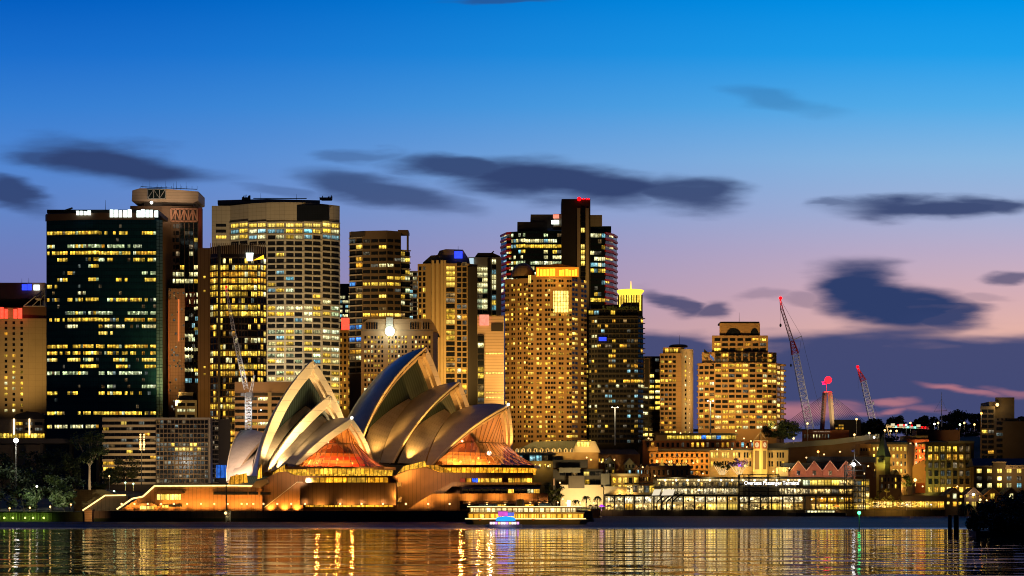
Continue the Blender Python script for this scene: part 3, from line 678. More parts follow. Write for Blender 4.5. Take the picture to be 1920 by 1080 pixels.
# ---------------------------------------------------------------- towers
def uniq(*a): return a
class Bld:
    """a building: facades are laid along plan lines; its 100 most noticeable windows become objects, the rest one part"""
    def __init__(s, name, label, px, Y, cat='tower', z=3.0, group=None):
        s.t = thing(name, label, cat, (X(px, Y), Y, z), group); s.W = []; s.Y = Y; s.rng = random.Random(hash(label) % 9973 if False else sum(map(ord, label)))
    def wall(s, pts, ytop, D, mat, name='wall', ybot=None, back=None):
        """pts [(px, depth)...] left to right along the street front; D metres deep"""
        Y0 = min(p[1] for p in pts); f = [(X(a, y), y) for a, y in pts]
        yb = max(y for a, y in pts)+D
        # the plan is skewed to the street grid, so the flank nearest the harbour axis is seen edge-on
        pr, pl = pts[-1][0], pts[0][0]; dx = 0
        if pr < 960: dx = X(pr, yb)-X(pr, pts[-1][1])
        elif pl > 960: dx = X(pl, yb)-X(pl, pts[0][1])
        poly = f + [(f[-1][0]+dx, yb), (f[0][0]+dx, yb)]
        m = MB(); m.hexa(poly, Z(ybot, Y0) if ybot else 0, Z(ytop, Y0)); return m.build(name, mat, s.t)
    def box(s, x0, x1, y0, y1, Y, D, mat, name, parent=None):
        m = MB(); m.box(X(x0, Y), X(x1, Y), Y, Y+D, Z(y1, Y), Z(y0, Y)); return m.build(name, mat, parent or s.t)
    def poly(s, pts, Y, D, mat, name, parent=None):
        m = MB(); m.slab([(X(a, Y), Z(b, Y)) for a, b in pts], Y, Y+D); return m.build(name, mat, parent or s.t)
    def facade(s, a, b, ya, yb, nx, nz, ww, wh, lit, band=None, pier=None, proud=.1, off=0, wname='window'):
        """windows between plan points a=(px,Y) and b, rows from py ya to yb; lit(i,j,rng)->key of WM or None"""
        Yr = (a[1]+b[1])/2; p = Vector((X(a[0], a[1]), a[1])); q = Vector((X(b[0], b[1]), b[1])); d = q-p; Ln = d.length; d.normalize(); n = Vector((d.y, -d.x))
        z1, z0 = Z(ya, Yr), Z(yb, Yr); cw = Ln/nx; ch = (z1-z0)/nz; rz = math.atan2(d.y, d.x)
        for j in range(nz):
            for i in range(nx):
                k = lit(i, j, s.rng)
                if k is None: continue
                c = p + d*(cw*(i+.5)) + n*proud
                s.W.append((Vector((c.x, c.y, z1-ch*(j+.5)+off*ch)), rz, cw*ww, ch*wh, k, wname))
        if band or pier:
            m = MB()
            if band:
                h, pr = band[:2]
                for j in range(nz+1):
                    z = z1-ch*j; e = [p, q, q+n*pr, p+n*pr]; m.hexa([tuple(v) for v in (e[3], e[2], e[1], e[0])], z-h/2, z+h/2)
                m.build('floor_bands', band[2], s.t); m = MB()
            if pier:
                w, pr = pier[:2]
                for i in range(nx+1):
                    c = p + d*min(max(cw*i, w/2), Ln-w/2); e = [c-d*w/2, c+d*w/2, c+d*w/2+n*pr, c-d*w/2+n*pr]
                    m.hexa([tuple(v) for v in (e[3], e[2], e[1], e[0])], z0, z1)
                m.build('facade_grid', pier[2], s.t)
    def done(s, n_obj=100):
        if not s.W: return s.t
        def pr(w): return (-round(w[2]*w[3], 1), w[4] in ('dark', 'teal'), s.rng.random())
        W = sorted(s.W, key=pr) if len(s.W) > n_obj else s.W
        cache = {}
        for c, rz, w, h, k, nm in W[:n_obj]:
            key = (round(w, 2), round(h, 2), k)
            if key not in cache:
                m = MB(); m.box(-w/2, w/2, -.05, .06, -h/2, h/2); m.face([(-w/2, -.06, -h/2), (w/2, -.06, -h/2), (w/2, -.06, h/2), (-w/2, -.06, h/2)], 0, [(0, .001), (1, .001), (1, 1), (0, 1)]); cache[key] = m.mesh('window', WM[k] if isinstance(k, str) else k)
            o = bpy.data.objects.new(nm, cache[key]); col.objects.link(o); o.location = c; o.rotation_euler = (0, 0, rz); link(o, s.t)
        rest = W[n_obj:]
        if rest:
            keys = sorted({w[4] for w in rest}); m = MB()
            for c, rz, w, h, k, nm in rest:
                d = Vector((math.cos(rz), math.sin(rz), 0))*w/2; u = Vector((0, 0, h/2)); m.face([c-d-u, c+d-u, c+d+u, c-d+u], keys.index(k), [(0, .001), (1, .001), (1, 1), (0, 1)])
            o = m.build('window', [WM[k] for k in keys], s.t); o['kind'] = 'stuff'
        return s.t
    def mast(s, px, y0, y1, Y, r=.15, parent=None):
        m = MB(); m.tube(P(px, y1, Y), P(px, y0, Y), r, 5, 0, r*.4); return m.build('antenna', DARK, parent or s.t)
def floors(p_hi, hi, lo, pal, off='dark'):
    """some floors are mostly lit, others mostly dark"""
    st = {}
    def f(i, j, r):
        if j not in st: st[j] = (hi if r.random() < p_hi else lo, r.choice(pal))
        p, k = st[j]
        return (k if r.random() < .7 else r.choice(pal)) if r.random() < p else (off if r.random() < .86 else 'dim')
    return f
def scatter(p, pal, off='dark'):
    return lambda i, j, r: r.choice(pal) if r.random() < p else (off if r.random() < .9 else 'dim')
def flood(px, py, Y, aim, e, c=(1, .585, .155), cone=85, r=3):
    lamp('facade_fill', 'SPOT', P(px, py, Y), e, c, None, r, aim, cone, 1)  # unseen spot added to warm a facade, no fixture modelled
WARM3 = ['warm', 'warm', 'warm', 'amber', 'white']
CREAM_W = surf('cream_wall', (.42, .33, .22), .8, lines=(4, 3.4), var=.15); TAN = surf('tan_concrete', (.35, .205, .095), .8, var=.15, lines=(0, 3.1), lw=.1)
BROWN = surf('brown_granite', (.15, .085, .045), .6, var=.2); DKBR = surf('dark_brown_wall', (.035, .026, .02), .6, var=.3)
ROSE = surf('rose_panel', (.42, .24, .17), .6, var=.15, lines=(1.6, 1.9), lw=.14); GREYB = surf('grey_panel', (.36, .31, .24), .7, var=.15, lines=(4, 3), lw=.15)
SILV = surf('silver_panel', (.48, .43, .35), .6, var=.15); GLD = surf('dark_glass_wall', (.010, .02, .022), .12, var=.5, scale=.3, lines=(1.5, 1.3), lw=.12)
RED = surf('red_brown_trim', (.22, .045, .025), .6); SIGNW = glow('sign_white', (.85, 1, .93), 2.4, .6); SIGNR = glow('sign_red', (1, .06, .03), 2.2, .5)
SIGNB = glow('sign_blue', (.03, .06, 1), 1.6, .3); SIGNY = glow('sign_yellow', (1, .45, .02), 2.6, .35); SIGNP = glow('sign_pink', (1, .28, .18), 1.3, .4)
def sign(b, x0, x1, y0, y1, Y, m, name='rooftop_sign', D=1.0):
    return b.box(x0, x1, y0, y1, Y, D, m, name)
def letters(b, x0, x1, y0, y1, Y, m, n, name='sign_letter'):
    """an illegible lit sign: a row of lit blocks of differing widths"""
    r = b.rng; mb = MB(); w = (x1-x0)/n
    for i in range(n):
        if n > 5 and i == n//2: continue
        a = x0+w*i; h = r.uniform(.0, .25)*(y1-y0)
        mb.box(X(a, Y), X(a+w*r.uniform(.6, .9), Y), Y, Y+.6, Z(y1, Y), Z(y0+h, Y))
    mb.build('sign_lettering', m, b.t)

# 1 hotel at the left edge
b = Bld('hotel_tower', 'cream hotel tower at the left edge with small square windows and a red rooftop sign', 20, 1050)
b.wall([(-70, 1050), (52, 1050), (89, 1050.5)], 597, 40, CREAM_W)
b.box(-70, 35, 577, 597, 1048, 30, CREAM_W, 'parapet'); b.box(35, 89, 575, 597, 1052, 25, BROWN, 'plant_room')
b.box(-60, 84, 530, 560, 1062, 25, surf('brown_penthouse', (.22, .11, .07), .7), 'penthouse'); b.box(-60, 80, 560, 577, 1066, 20, DKBR, 'penthouse_recess')
b.facade((4, 1050), (48, 1050), 600, 775, 3, 17, .32, .5, lambda i, j, r: (r.choice(WARM3) if r.random() < (.1 if j < 7 else .5) else 'dark') if i != 2 or j > 1 else 'dark')
letters(b, -8, 42, 574, 597, 1046, SIGNR, 6); letters(b, 41, 62, 531, 544, 1060, SIGNB, 2); letters(b, 63, 76, 531, 544, 1060, SIGNW, 1)
m = MB()
for p, q in (((44, 574), (84, 541)), ((60, 574), (84, 552)), ((84, 541), (84, 575)), ((76, 548), (76, 575)), ((44, 574), (84, 574))): m.tube(P(*p, 1049), P(*q, 1049), .3)
m.build('roof_truss', STEEL, b.t)
m = MB(); m.lathe(P(72, 563, 1047), [(.1, -.2), (1.6, .2), (2.0, .9)], 14); o = m.build('satellite_dish', WHITE, b.t)
b.mast(41, 522, 531, 1062); b.mast(54, 521, 531, 1062); b.done()
b = Bld('low_hall', 'low cream hall with a curved roof and two bright vertical light strips', 40, 1010, 'hall')
b.wall([(-60, 1010), (84, 1010)], 786, 30, CREAM_W); b.poly([(22, 786), (30, 777), (50, 771), (70, 773), (84, 778), (84, 786)], 1010, 28, surf('grey_roof', (.09, .08, .075), .8), 'roof')
b.facade((26, 1010), (82, 1010), 789, 810, 3, 2, .7, .5, scatter(.5, ['warm', 'dim'])); b.facade((-20, 1010), (84, 1010), 812, 822, 8, 1, .85, .8, scatter(1, ['bright', 'warm']))
for x in (26, 55): b.box(x-1.2, x+1.2, 785, 815, 1009.6, .4, glow('light_strip', (1, .75, .4), 3), 'light_strip')
b.done()

# 2 dark glass tower
pane_t = 'tealp'; WM['tealp'] = surf('teal_panel', (.09, .19, .26), .2, var=.5, scale=.2)
b = Bld('office_tower', 'dark green glass office tower with white glowing signs on its roof edge', 195, 1000)
b.wall([(87, 1004), (185, 1000), (293, 1000), (305, 1003)], 411, 45, surf('teal_glass_wall', (.008, .042, .075), .1, var=.5, scale=.2, lines=(1.5, 1.3), lw=.12)); 
b.wall([(87, 1003.5), (185, 999.5), (290, 999.5)], 399, 3, BROWN, 'parapet', ybot=411.5); b.box(88, 296, 393, 400, 1010, 30, DKBR, 'plant_room')
st2 = {}
def fl2(i, j, r, n=4, o=0):
    if j not in st2: st2[j] = (r.choice([.95, .9, .85, .65, .5, .2, .12, .08, .16]), r.choice(['warm', 'warm', 'green', 'white', 'warm', 'bright']))
    p, k = st2[j]; key = (i//n+o, j)
    if key not in st2: st2[key] = r.random() < p
    return (k if r.random() < .75 else r.choice(['warm', 'green', 'amber', 'dim'])) if st2[key] and r.random() < .86 else ('teal' if r.random() < .97 else 'dim')
b.facade((88, 1004), (185, 1000), 418, 806, 20, 31, .9, .5, fl2); b.facade((185, 1000), (293, 1000), 418, 806, 20, 31, .92, .5, lambda i, j, r: fl2(i, j, r, 5, 10))
b.facade((293, 1000), (305, 1003), 412, 790, 2, 60, .85, .85, lambda i, j, r: pane_t, wname='glass_panel')
letters(b, 143, 171, 394, 403, 999, SIGNW, 4); letters(b, 206, 298, 392, 407, 999, SIGNW, 11); b.mast(198, 375, 394, 1010)
m = MB(); m.tube(P(118, 396, 1008), P(136, 390, 1008), .5); m.build('window_cleaning_crane', DARK, b.t)
b.done()
# 3 brown tower with a cream crown
b = Bld('office_tower', 'brown granite tower with a steel truss band and a cream pavilion standing on its roof', 345, 1060)
b.wall([(303, 1060), (320, 1060), (372, 1062), (379, 1066)], 386, 40, BROWN); b.box(372, 378.5, 390, 770, 1059, 3, RED, 'edge_fin')
b.box(319, 371, 417, 700, 1060.6, 2, GLD, 'curtain_wall')
b.facade((320, 1060.3), (372, 1060.3), 418, 700, 6, 22, .85, .6, floors(.4, .7, .08, ['warm', 'white', 'white']), pier=(.35, .5, BROWN))
def truss(b, x0, x1, y0, y1, Y, n, mat, name='roof_truss', w=.9):
    m = MB(); m.bar(P(x0, y0, Y), P(x1, y0, Y), w); m.bar(P(x0, y1, Y), P(x1, y1, Y), w)
    for i in range(n):
        a = x0+(x1-x0)*i/n; c = x0+(x1-x0)*(i+1)/n
        m.bar(P(a, y0, Y), P(a, y1, Y), w); m.bar(P(a, y1, Y), P(c, y0, Y) if i % 2 == 0 else P(c, y1, Y), w*.8) if i % 2 == 0 else m.bar(P(a, y0, Y), P(c, y1, Y), w*.8)
    m.bar(P(x1, y0, Y), P(x1, y1, Y), w); return m.build(name, mat, b.t)
TERR = surf('terracotta_steel', (.42, .2, .12), .6)
truss(b, 321, 370, 392, 415, 1059.3, 6, TERR, 'truss_band'); b.box(320, 371, 391, 416, 1060.2, 1, DKBR, 'truss_backing')
truss(b, 347, 367, 549, 574, 1058.5, 3, RED, 'truss_band')
o = b.poly([(247, 377), (248, 357), (262, 353), (300, 353), (372, 359), (372, 376), (362, 380), (270, 377)], 1062, 22, surf('cream_panel', (.5, .37, .26), .7, lines=(0, .9), lw=.12, var=.1), 'crown')
b.box(276, 311, 354, 373, 1061.4, .8, GLD, 'crown_window', o); b.box(270, 362, 377, 389, 1066, 14, DKBR, 'crown_neck'); b.box(244, 304, 386, 400, 1064, 14, BROWN, 'roof_step')
truss(b, 277, 310, 355, 372, 1061, 3, STEEL, 'crown_truss', .25)
m = MB(); m.tube(P(264, 350, 1064), P(370, 355, 1064), .2)
for i in range(12): x = 264+i*9.6; m.tube(P(x, 354, 1064), P(x, 349, 1064), .1)
m.build('roof_railing', DARK, b.t)
for x, y in ((268, 343), (281, 338), (295, 345), (310, 339), (325, 343), (331, 340), (338, 345), (349, 341)): b.mast(x, y, 355, 1066, .12)
m = MB(); m.ball(P(284, 380, 1060), .9); m.build('floodlight', LAMPW, b.t); b.done()
b = Bld('office_tower', 'slim rose panelled tower with orange lit edges in front of the brown granite tower', 331, 1035)
b.wall([(316, 1035), (346.5, 1035)], 541, 20, ROSE); b.box(315.3, 317.5, 560, 760, 1034.5, .6, surf('orange_fin', (.6, .2, .08), .6), 'edge_fin'); b.box(333.5, 336, 561, 640, 1034.5, .6, glow('orange_strip', (1, .25, .06), .8), 'light_strip')
b.facade((317.5, 1035), (346, 1035), 542, 770, 8, 45, .82, .75, lambda i, j, r: None if r.random() > .1 else 'dim'); b.facade((347, 1042), (372, 1042), 578, 720, 4, 11, .8, .6, scatter(.22, ['white', 'green', 'cyan'])); b.done()
b = Bld('low_office', 'low grey office with three window rows below the brown slab tower', 345, 985, 'office'); b.wall([(329, 985), (369, 985)], 750, 25, GREYB); b.box(335, 362, 735, 750, 990, 10, surf('grey_shed', (.2, .17, .13), .8), 'plant_room')
b.facade((331, 985), (367, 985), 753, 786, 2, 3, .8, .5, lambda i, j, r: 'white' if j == 1 else 'dark'); b.done()
# 4 slab
b = Bld('slab_tower', 'narrow windowless brown slab tower between the granite tower and the round glass tower', 384, 985); b.wall([(371, 985), (396, 985)], 465, 30, surf('brown_slab', (.22, .125, .06), .8, var=.15, lines=(2.2, 0), lw=.2))
b.facade((380, 985), (387, 985), 500, 760, 1, 20, .4, .3, lambda i, j, r: 'warm' if j in (1, 3, 14, 15) else None); b.done()
# 5 rounded glass tower
b = Bld('office_tower', 'rounded glass office tower glowing yellow floor by floor with a white and yellow roof sign', 447, 950)
arcp = [(395+104*i/6, 950+9*((i-3)/3)**2) for i in range(7)]
b.wall(arcp, 459, 30, surf('bronze_glass_wall', (.03, .022, .016), .2, var=.4)); fl = floors(.62, .95, .3, ['warm', 'warm', 'bright', 'white', 'amber'], 'dark')
for p, q in zip(arcp[:-1], arcp[1:]): b.facade(p, q, 483, 905, 3, 34, .92, .7, fl, band=(.7, .35, surf('bronze_band', (.09, .06, .035), .5)), pier=(.14, .45, BRONZE))
m = MB()
for p, q in zip(arcp[:-1], arcp[1:]):
    for i in range(5):
        x = p[0]+(q[0]-p[0])*i/5; y = p[1]+(q[1]-p[1])*i/5; m.bar(P(x, 476, y), P(x, 456, y-2.2), .35)
m.build('crown_fins', surf('bronze_fin', (.2, .13, .07), .5), b.t); b.box(408, 412, 460, 905, 949, 3, DKBR, 'recess')
b.poly([(461, 474), (475, 474), (473, 489), (463, 489)], 948.4, .6, SIGNW, 'sign_emblem'); b.poly([(475, 488), (494, 478), (495, 485)], 948.4, .6, SIGNY, 'sign_emblem')
b.done()
b = Bld('office_block', 'rose and cream office block behind the white lattice crane with dark window rows', 490, 915, 'office'); b.wall([(440, 915), (548, 915)], 716, 30, surf('rose_cream', (.42, .27, .19), .7, var=.12)); b.box(440, 548, 737, 742, 914.6, .3, DKBR, 'gap_shade')  # dark strip on the wall; the gap's shade is put into its colour
b.facade((440, 915), (548, 915), 742, 812, 5, 6, .92, .5, scatter(.15, ['white', 'warm'])); b.box(502, 509, 735, 812, 914.4, 1, CREAM_W, 'pier'); b.done()

# 6 big rounded tower
b = Bld('office_tower', 'broad cream tower with a curved banded front and a blank louvred crown', 517, 1150)
arcp = [(397, 1160)]+[(432+205*i/6, 1146+14*((i-3)/3)**2) for i in range(7)]
b.wall(arcp, 379, 45, surf('cream_tower_wall', (.40, .35, .26), .75, var=.12, lines=(3, 2.4), lw=.12)); b.wall([(408, 1170), (500, 1165), (600, 1170)], 373, 30, GREYB, 'roof_step', ybot=380)
lit6 = {}
def fl6(i, j, r):
    if j in (0, 1, 2): return 'bright' if j == 0 and r.random() < .85 else (r.choice(['white', 'warm', 'cyan']) if r.random() < .85 else 'dark')
    p = {14: .8, 15: .75, 18: .9, 21: .8, 20: .5, 26: .95, 25: .6, 29: .8, 22: .7, 17: .3}.get(j, .13 if j < 18 else .4)
    return r.choice(['warm', 'white', 'green', 'warm', 'white']) if r.random() < p else ('dark' if r.random() < .92 else 'cyan')
bm = surf('silver_band', (.44, .40, .31), .55, var=.1)
for p, q in zip(arcp[1:-1], arcp[2:]): b.facade(p, q, 417, 772, 2, 32, .94, .58, fl6, band=(.75, .7, bm), pier=(.7, .35, bm), off=.02)
b.facade(arcp[0], arcp[1], 417, 450, 1, 3, .55, .5, lambda i, j, r: 'warm' if j == 2 else 'dark')
b.box(551, 617, 384, 414, 1147, 3, surf('louvre_dark', (.006, .009, .014), .4, lines=(1.6, 1.2), lw=.3), 'louvre')
for x, w in ((462, 8), (612, 14)):
    m = MB(); r = random.Random(x)
    for i in range(11): xx = x+r.uniform(-w, w); m.tube(P(xx, 375, 1165), P(xx+r.uniform(-1.5, 1.5), 368+r.uniform(-3, 3), 1165), .3)
    m.box(X(x-w*.7, 1165), X(x+w*.7, 1165), 1164, 1168, Z(375, 1165), Z(370.5, 1165))
    m.build('roof_aerials', DARK, b.t)
m = MB(); m.bar(P(475, 372, 1160), P(575, 372.3, 1160), .5); m.build('roof_gantry', DARK, b.t); b.mast(489, 362, 374, 1165); b.mast(556, 364, 374, 1165); b.done()
# 7 little ones in the gap
b = Bld('office_tower', 'distant dark tower with bluish lit rows right of the broad cream tower', 646, 1300); b.wall([(630, 1300), (662, 1300)], 532, 25, DKBR); b.facade((637, 1300), (658, 1300), 553, 605, 4, 6, .8, .6, scatter(.85, ['white', 'white', 'cyan'])); b.done()
b = Bld('apartment_tower', 'narrow yellow lit apartment tower with a red sign at its top', 647, 1180); b.wall([(634, 1180), (660, 1180)], 618, 25, surf('ochre_wall', (.5, .31, .12), .8)); b.box(640, 659, 596, 619, 1180, 12, SIGNR, 'rooftop_sign')
b.facade((635, 1180), (659, 1180), 622, 770, 3, 14, .5, .55, scatter(.3, ['warm', 'amber'])); b.done()
# 8 brown apartment tower
b = Bld('apartment_tower', 'dark brown apartment tower with an open square frame at its roof corner', 712, 1120)
ar = [(655, 1124), (680, 1120), (725, 1118), (752, 1122), (768, 1130)]
b.wall(ar[:4], 432, 30, surf('brown_apartment', (.13, .085, .05), .75, var=.2)); b.wall([(748, 1126), (768, 1130)], 470, 25, DKBR, 'balcony_wing'); b.box(746, 765.5, 431, 436, 1121, 14, surf('brown_apartment', (.13, .085, .05)), 'roof_frame'); b.box(762.5, 765.5, 436, 470, 1121, 6, MATS['brown_apartment'], 'roof_frame')
fl = floors(.14, .7, .05, ['warm', 'bright', 'amber', 'white']); 
b.facade(ar[0], ar[1], 446, 700, 2, 22, .85, .62, floors(.35, .8, .12, ['warm', 'amber', 'white', 'blue']), band=(.5, .9, GREYB)); b.facade(ar[1], ar[2], 446, 700, 3, 22, .86, .5, fl); b.facade(ar[2], ar[3], 446, 700, 2, 22, .8, .5, fl); b.facade((750, 1125), (769, 1128), 470, 700, 2, 20, .9, .6, scatter(.25, ['white', 'green', 'warm']), band=(.6, 1.3, GREYB))
b.box(658, 684, 434, 443, 1119, 1, DKBR, 'roof_opening'); b.done()
b = Bld('office_tower', 'pale glassy tower glimpsed behind the brown apartment tower', 778, 1260); b.wall([(766, 1260), (790, 1260)], 508, 25, GREYB); b.facade((766, 1260), (790, 1260), 510, 640, 3, 16, .85, .7, scatter(.5, ['white', 'green', 'cyan'])); b.done()
# 10 hotel with chamfered roof, bright lamp
b = Bld('hotel_tower', 'tan hotel with a chamfered roof and a dazzling white floodlight on its face', 748, 900)
b.wall([(677, 900), (812, 900), (821, 906)], 620, 30, TAN); b.poly([(677, 622), (679, 607), (690, 598), (806, 598), (813, 606), (821, 622)], 900.4, 30, TAN, 'roof')
b.box(724, 737, 595, 612, 899, 6, GREYB, 'roof_gable'); m = MB(); m.tube(P(731, 621, 899.3), P(731, 621, 898), 2.3, 14); m.build('floodlight', glow('lamp_cyan_white', (.75, 1, .97), 8), b.t); lamp('floodlight_spill', 'POINT', P(731, 621, 893), 5000, (.8, 1, .95), b.t, 1)
for x0, n in ((686, 5), (702, 0), (768, 4), (792, 3)):
    if n: b.facade((x0, 900), (x0+n*4.6, 900), 604, 618, n, 1, .55, .9, lambda i, j, r: 'dark')
b.facade((682, 900), (815, 900), 628, 770, 21, 16, .55, .58, lambda i, j, r: None if i % 7 == 6 else (r.choice(WARM3) if r.random() < .5 else 'dark')); b.done()
# 11 gold tower
b = Bld('apartment_tower', 'golden tower with tall pilasters and a stepped hipped crown carrying a blue square sign', 838, 1040)
b.wall([(783, 1042), (808, 1040), (876, 1040), (895, 1044)], 494, 30, surf('gold_stone', (.42, .28, .13), .75, var=.12)); 
b.poly([(793, 492), (808, 479), (820, 478), (824, 470), (836, 467), (868, 468), (880, 487), (880, 494), (793, 494)], 1046, 22, MATS['gold_stone'], 'roof'); sign(b, 852, 867, 471, 484, 1044, SIGNB)
fl = floors(.22, .7, .12, WARM3)
b.facade((784, 1042), (807, 1040.2), 498, 760, 3, 26, .62, .72, fl); b.facade((836, 1040), (853, 1040), 498, 760, 1, 26, .95, .75, floors(.3, .95, .15, ['bright', 'warm', 'amber'])); b.facade((856, 1040), (876, 1040), 490, 760, 2, 27, .78, .72, fl); b.facade((877, 1040.4), (894, 1043.7), 498, 760, 2, 26, .9, .72, fl)
for x in (811.5, 820, 828.5, 834): b.box(x-2.4, x+2.4, 488, 775, 1038.6, 1.5, surf('gold_pilaster', (.55, .40, .20), .7), 'pilaster')
b.box(877, 895.5, 500, 760, 1040, .25, DKBR, 'dark_bay'); b.mast(859, 461, 470, 1050); b.done()
# 12 white glassy tower
b = Bld('office_tower', 'white lit glass tower with a vertical light strip rising behind the golden tower', 910, 1200)
b.wall([(878, 1200), (940, 1202)], 482, 30, SILV); b.poly([(890, 482), (896, 474), (924, 474), (938, 480), (938, 484)], 1203, 20, DKBR, 'roof'); b.facade((895, 1200), (914, 1200.6), 500, 620, 2, 12, .95, .7, floors(.6, 1, .4, ['white', 'white', 'green'])); b.facade((922, 1200.8), (931, 1201), 486, 620, 1, 14, .8, .8, floors(.6, 1, .4, ['warm', 'white', 'cyan'])); b.box(914, 920, 484, 620, 1199.5, .8, DKBR, 'dark_fin'); b.box(931, 940, 482, 620, 1200, 1, surf('pale_fin', (.55, .5, .38), .6), 'fin')
sign(b, 880, 888, 484, 496, 1199, glow('sign_pale', (.6, .8, .9), .9)); m = MB(); m.tube(P(918, 478, 1208), P(926, 471, 1208), .4); m.build('roof_crane', DARK, b.t); b.done()
# 13 white and pink block
b = Bld('office_tower', 'pale rose office block with a glowing red sign at its upper left corner', 921, 1005)
b.wall([(895, 1005), (945, 1005)], 592, 30, surf('rose_white', (.55, .38, .26), .6, var=.1, lines=(0, 1.6), lw=.2)); b.box(895, 908, 628, 760, 1004.4, .6, DKBR, 'dark_bay'); b.facade((895.5, 1004.2), (907.5, 1004.2), 630, 756, 1, 11, .9, .75, scatter(.3, ['white', 'dim', 'warm']))
sign(b, 899, 917, 590, 610, 1003, SIGNP); b.box(921, 943, 606, 621, 1004.6, .4, DKBR, 'louvre'); b.facade((908, 1005), (945, 1005), 622, 750, 1, 14, .9, .28, lambda i, j, r: 'bright' if j in (4, 8, 12, 13) else None); b.done()
# 14 tall dark tower with red balconies
b = Bld('office_tower', 'tallest dark glass tower with red edged balconies and a narrow core slab', 1047, 1400)
ar = [(939, 1420), (950, 1406), (985, 1400), (1053, 1400), (1107, 1402), (1135, 1404), (1150, 1414), (1157, 1426)]
b.wall(ar, 433, 45, GLD); b.box(970, 1026, 416, 434, 1408, 30, DKBR, 'roof_step'); b.box(995, 1053, 402, 428, 1412, 30, surf('roof_louvre', (.10, .08, .06), .5, lines=(1.5, 0)), 'roof_step'); b.box(1038, 1071, 401, 424, 1399, 20, GREYB, 'plant_room'); b.box(1106, 1129, 403, 424, 1404, 20, GREYB, 'plant_room'); b.box(1106, 1146, 424, 436, 1406, 30, GLD, 'roof_step')
core = b.box(1053, 1107, 373, 600, 1394, 24, DKBR, 'core_slab'); b.box(1082, 1088, 390, 600, 1393, .8, surf('pale_stone', (.5, .38, .25), .7), 'core_fin', core); b.box(1098, 1104, 390, 600, 1393, .8, MATS['pale_stone'], 'core_fin', core)
b.facade((1089, 1393.6), (1097, 1393.6), 385, 540, 1, 15, .9, .8, lambda i, j, r: 'bright' if j in (4, 7, 8, 9, 10) else 'dark')
fl = floors(.55, .9, .25, ['white', 'warm', 'green', 'cyan'])
for p, q in zip(ar[1:3], ar[2:4]): b.facade(p, q, 436, 560, 8, 12, .93, .6, fl)
b.facade(ar[4], ar[5], 436, 590, 4, 14, .93, .65, floors(.45, .95, .1, ['white', 'cyan', 'green', 'warm']))
b.facade((1107, 1401), (1136, 1402), 590, 604, 4, 1, .95, .8, scatter(1, ['white', 'cyan']))
RB = surf('red_balcony', (.6, .025, .03), .5); m = MB()
for j in range(15):
    z = Z(436+j*11, 1400)
    for p, q in ((ar[0], ar[1]), (ar[1], (958, 1404)), (ar[5], ar[6]), (ar[6], ar[7])): m.bar((X(p[0], p[1]), p[1]-1.5, z), (X(q[0], q[1]), q[1]-1.5, z), 1.2, 1.6)
m.build('red_balconies', RB, b.t)
b.facade(ar[5], ar[6], 436, 600, 2, 15, .9, .5, scatter(.3, ['white', 'warm', 'dim'])); b.facade(ar[0], ar[1], 436, 560, 2, 12, .9, .6, scatter(.4, ['white', 'cyan', 'dim']))
sign(b, 1037, 1048, 402, 409, 1398, SIGNP); sign(b, 1034, 1048, 413, 420, 1398, SIGNW)
for x in (1086, 1094, 1100, 1104): m = MB(); m.ball(P(x, 373, 1393), .7 if x > 1086 else 1.6); m.build('aviation_light', LAMPR, b.t)
b.done()
# 15 golden hotel
b = Bld('hotel_tower', 'golden brown hotel tower with a half dome and a glowing yellow roof sign', 1022, 1055)
ar = [(947, 1061), (990, 1053), (1032, 1050), (1072, 1053), (1100, 1065)]
GH = surf('hotel_stone', (.38, .22, .09), .8, var=.12); b.wall(ar, 520, 35, GH); b.wall(ar[1:4], 515, 25, GH, 'upper_wall', ybot=521)
m = MB(); m.lathe(P(980.5, 520, 1063), [(22.5*1060/3400*math.cos(t*math.pi/2/8)+.01, 27*1060/3400*math.sin(t*math.pi/2/8)) for t in range(9)], 18); m.build('half_dome', surf('dome_bronze', (.24, .15, .08), .6), b.t)
m = MB(); m.slab([(X(1005, 1057), Z(500, 1057)), (X(1045, 1057), Z(494, 1057)), (X(1083, 1057), Z(501, 1057)), (X(1083, 1057), Z(520, 1057)), (X(1005, 1057), Z(520, 1057))], 1057, 1070); m.build('roof_vault', MATS['dome_bronze'], b.t)
b.box(1005, 1085, 501, 519, 1050, .6, glow('sign_amber_halo', (1, .30, .015), 1.0, .25), 'sign_halo'); letters(b, 1007, 1084, 503, 517, 1048.5, SIGNY, 13); lamp('sign_spill', 'SPOT', P(1045, 510, 1040), 6000, (1, .55, .1), b.t, 2, P(1045, 535, 1052), 120, 1)  # amber panel added behind the letters to imitate the sign's glow
fl = lambda i, j, r: None if i % 3 == 2 else (r.choice(['warm', 'warm', 'amber', 'bright']) if r.random() < (.33 if j < 18 else .38) else 'dark')
def skipbig(i, j, r): return None if 2 <= j <= 5 else fl(i, j, r)
b.facade(ar[0], ar[1], 530, 832, 11, 33, .72, .5, fl); b.facade(ar[1], ar[2], 522, 832, 8, 34, .8, .5, fl); b.facade(ar[2], ar[3], 522, 832, 8, 34, .8, .5, skipbig); b.facade(ar[3], ar[4], 522, 832, 5, 34, .72, .5, fl)
o = b.box(1035, 1066, 545, 586, 1050.4, 1.2, WM['bright'], 'great_window'); m = MB()
for i in range(7): x = 1035+31*i/6; m.bar(P(x, 545, 1050.3), P(x, 586, 1050.3), .22)
for i in range(7): y = 545+41*i/6; m.bar(P(1035, y, 1050.3), P(1066, y, 1050.3), .22)
m.build('glazing_bars', surf('gold_frame', (.4, .25, .08), .6), o)
b.box(991, 1001, 516, 531, 1052.6, .8, WM['bright'], 'tall_window'); b.done()
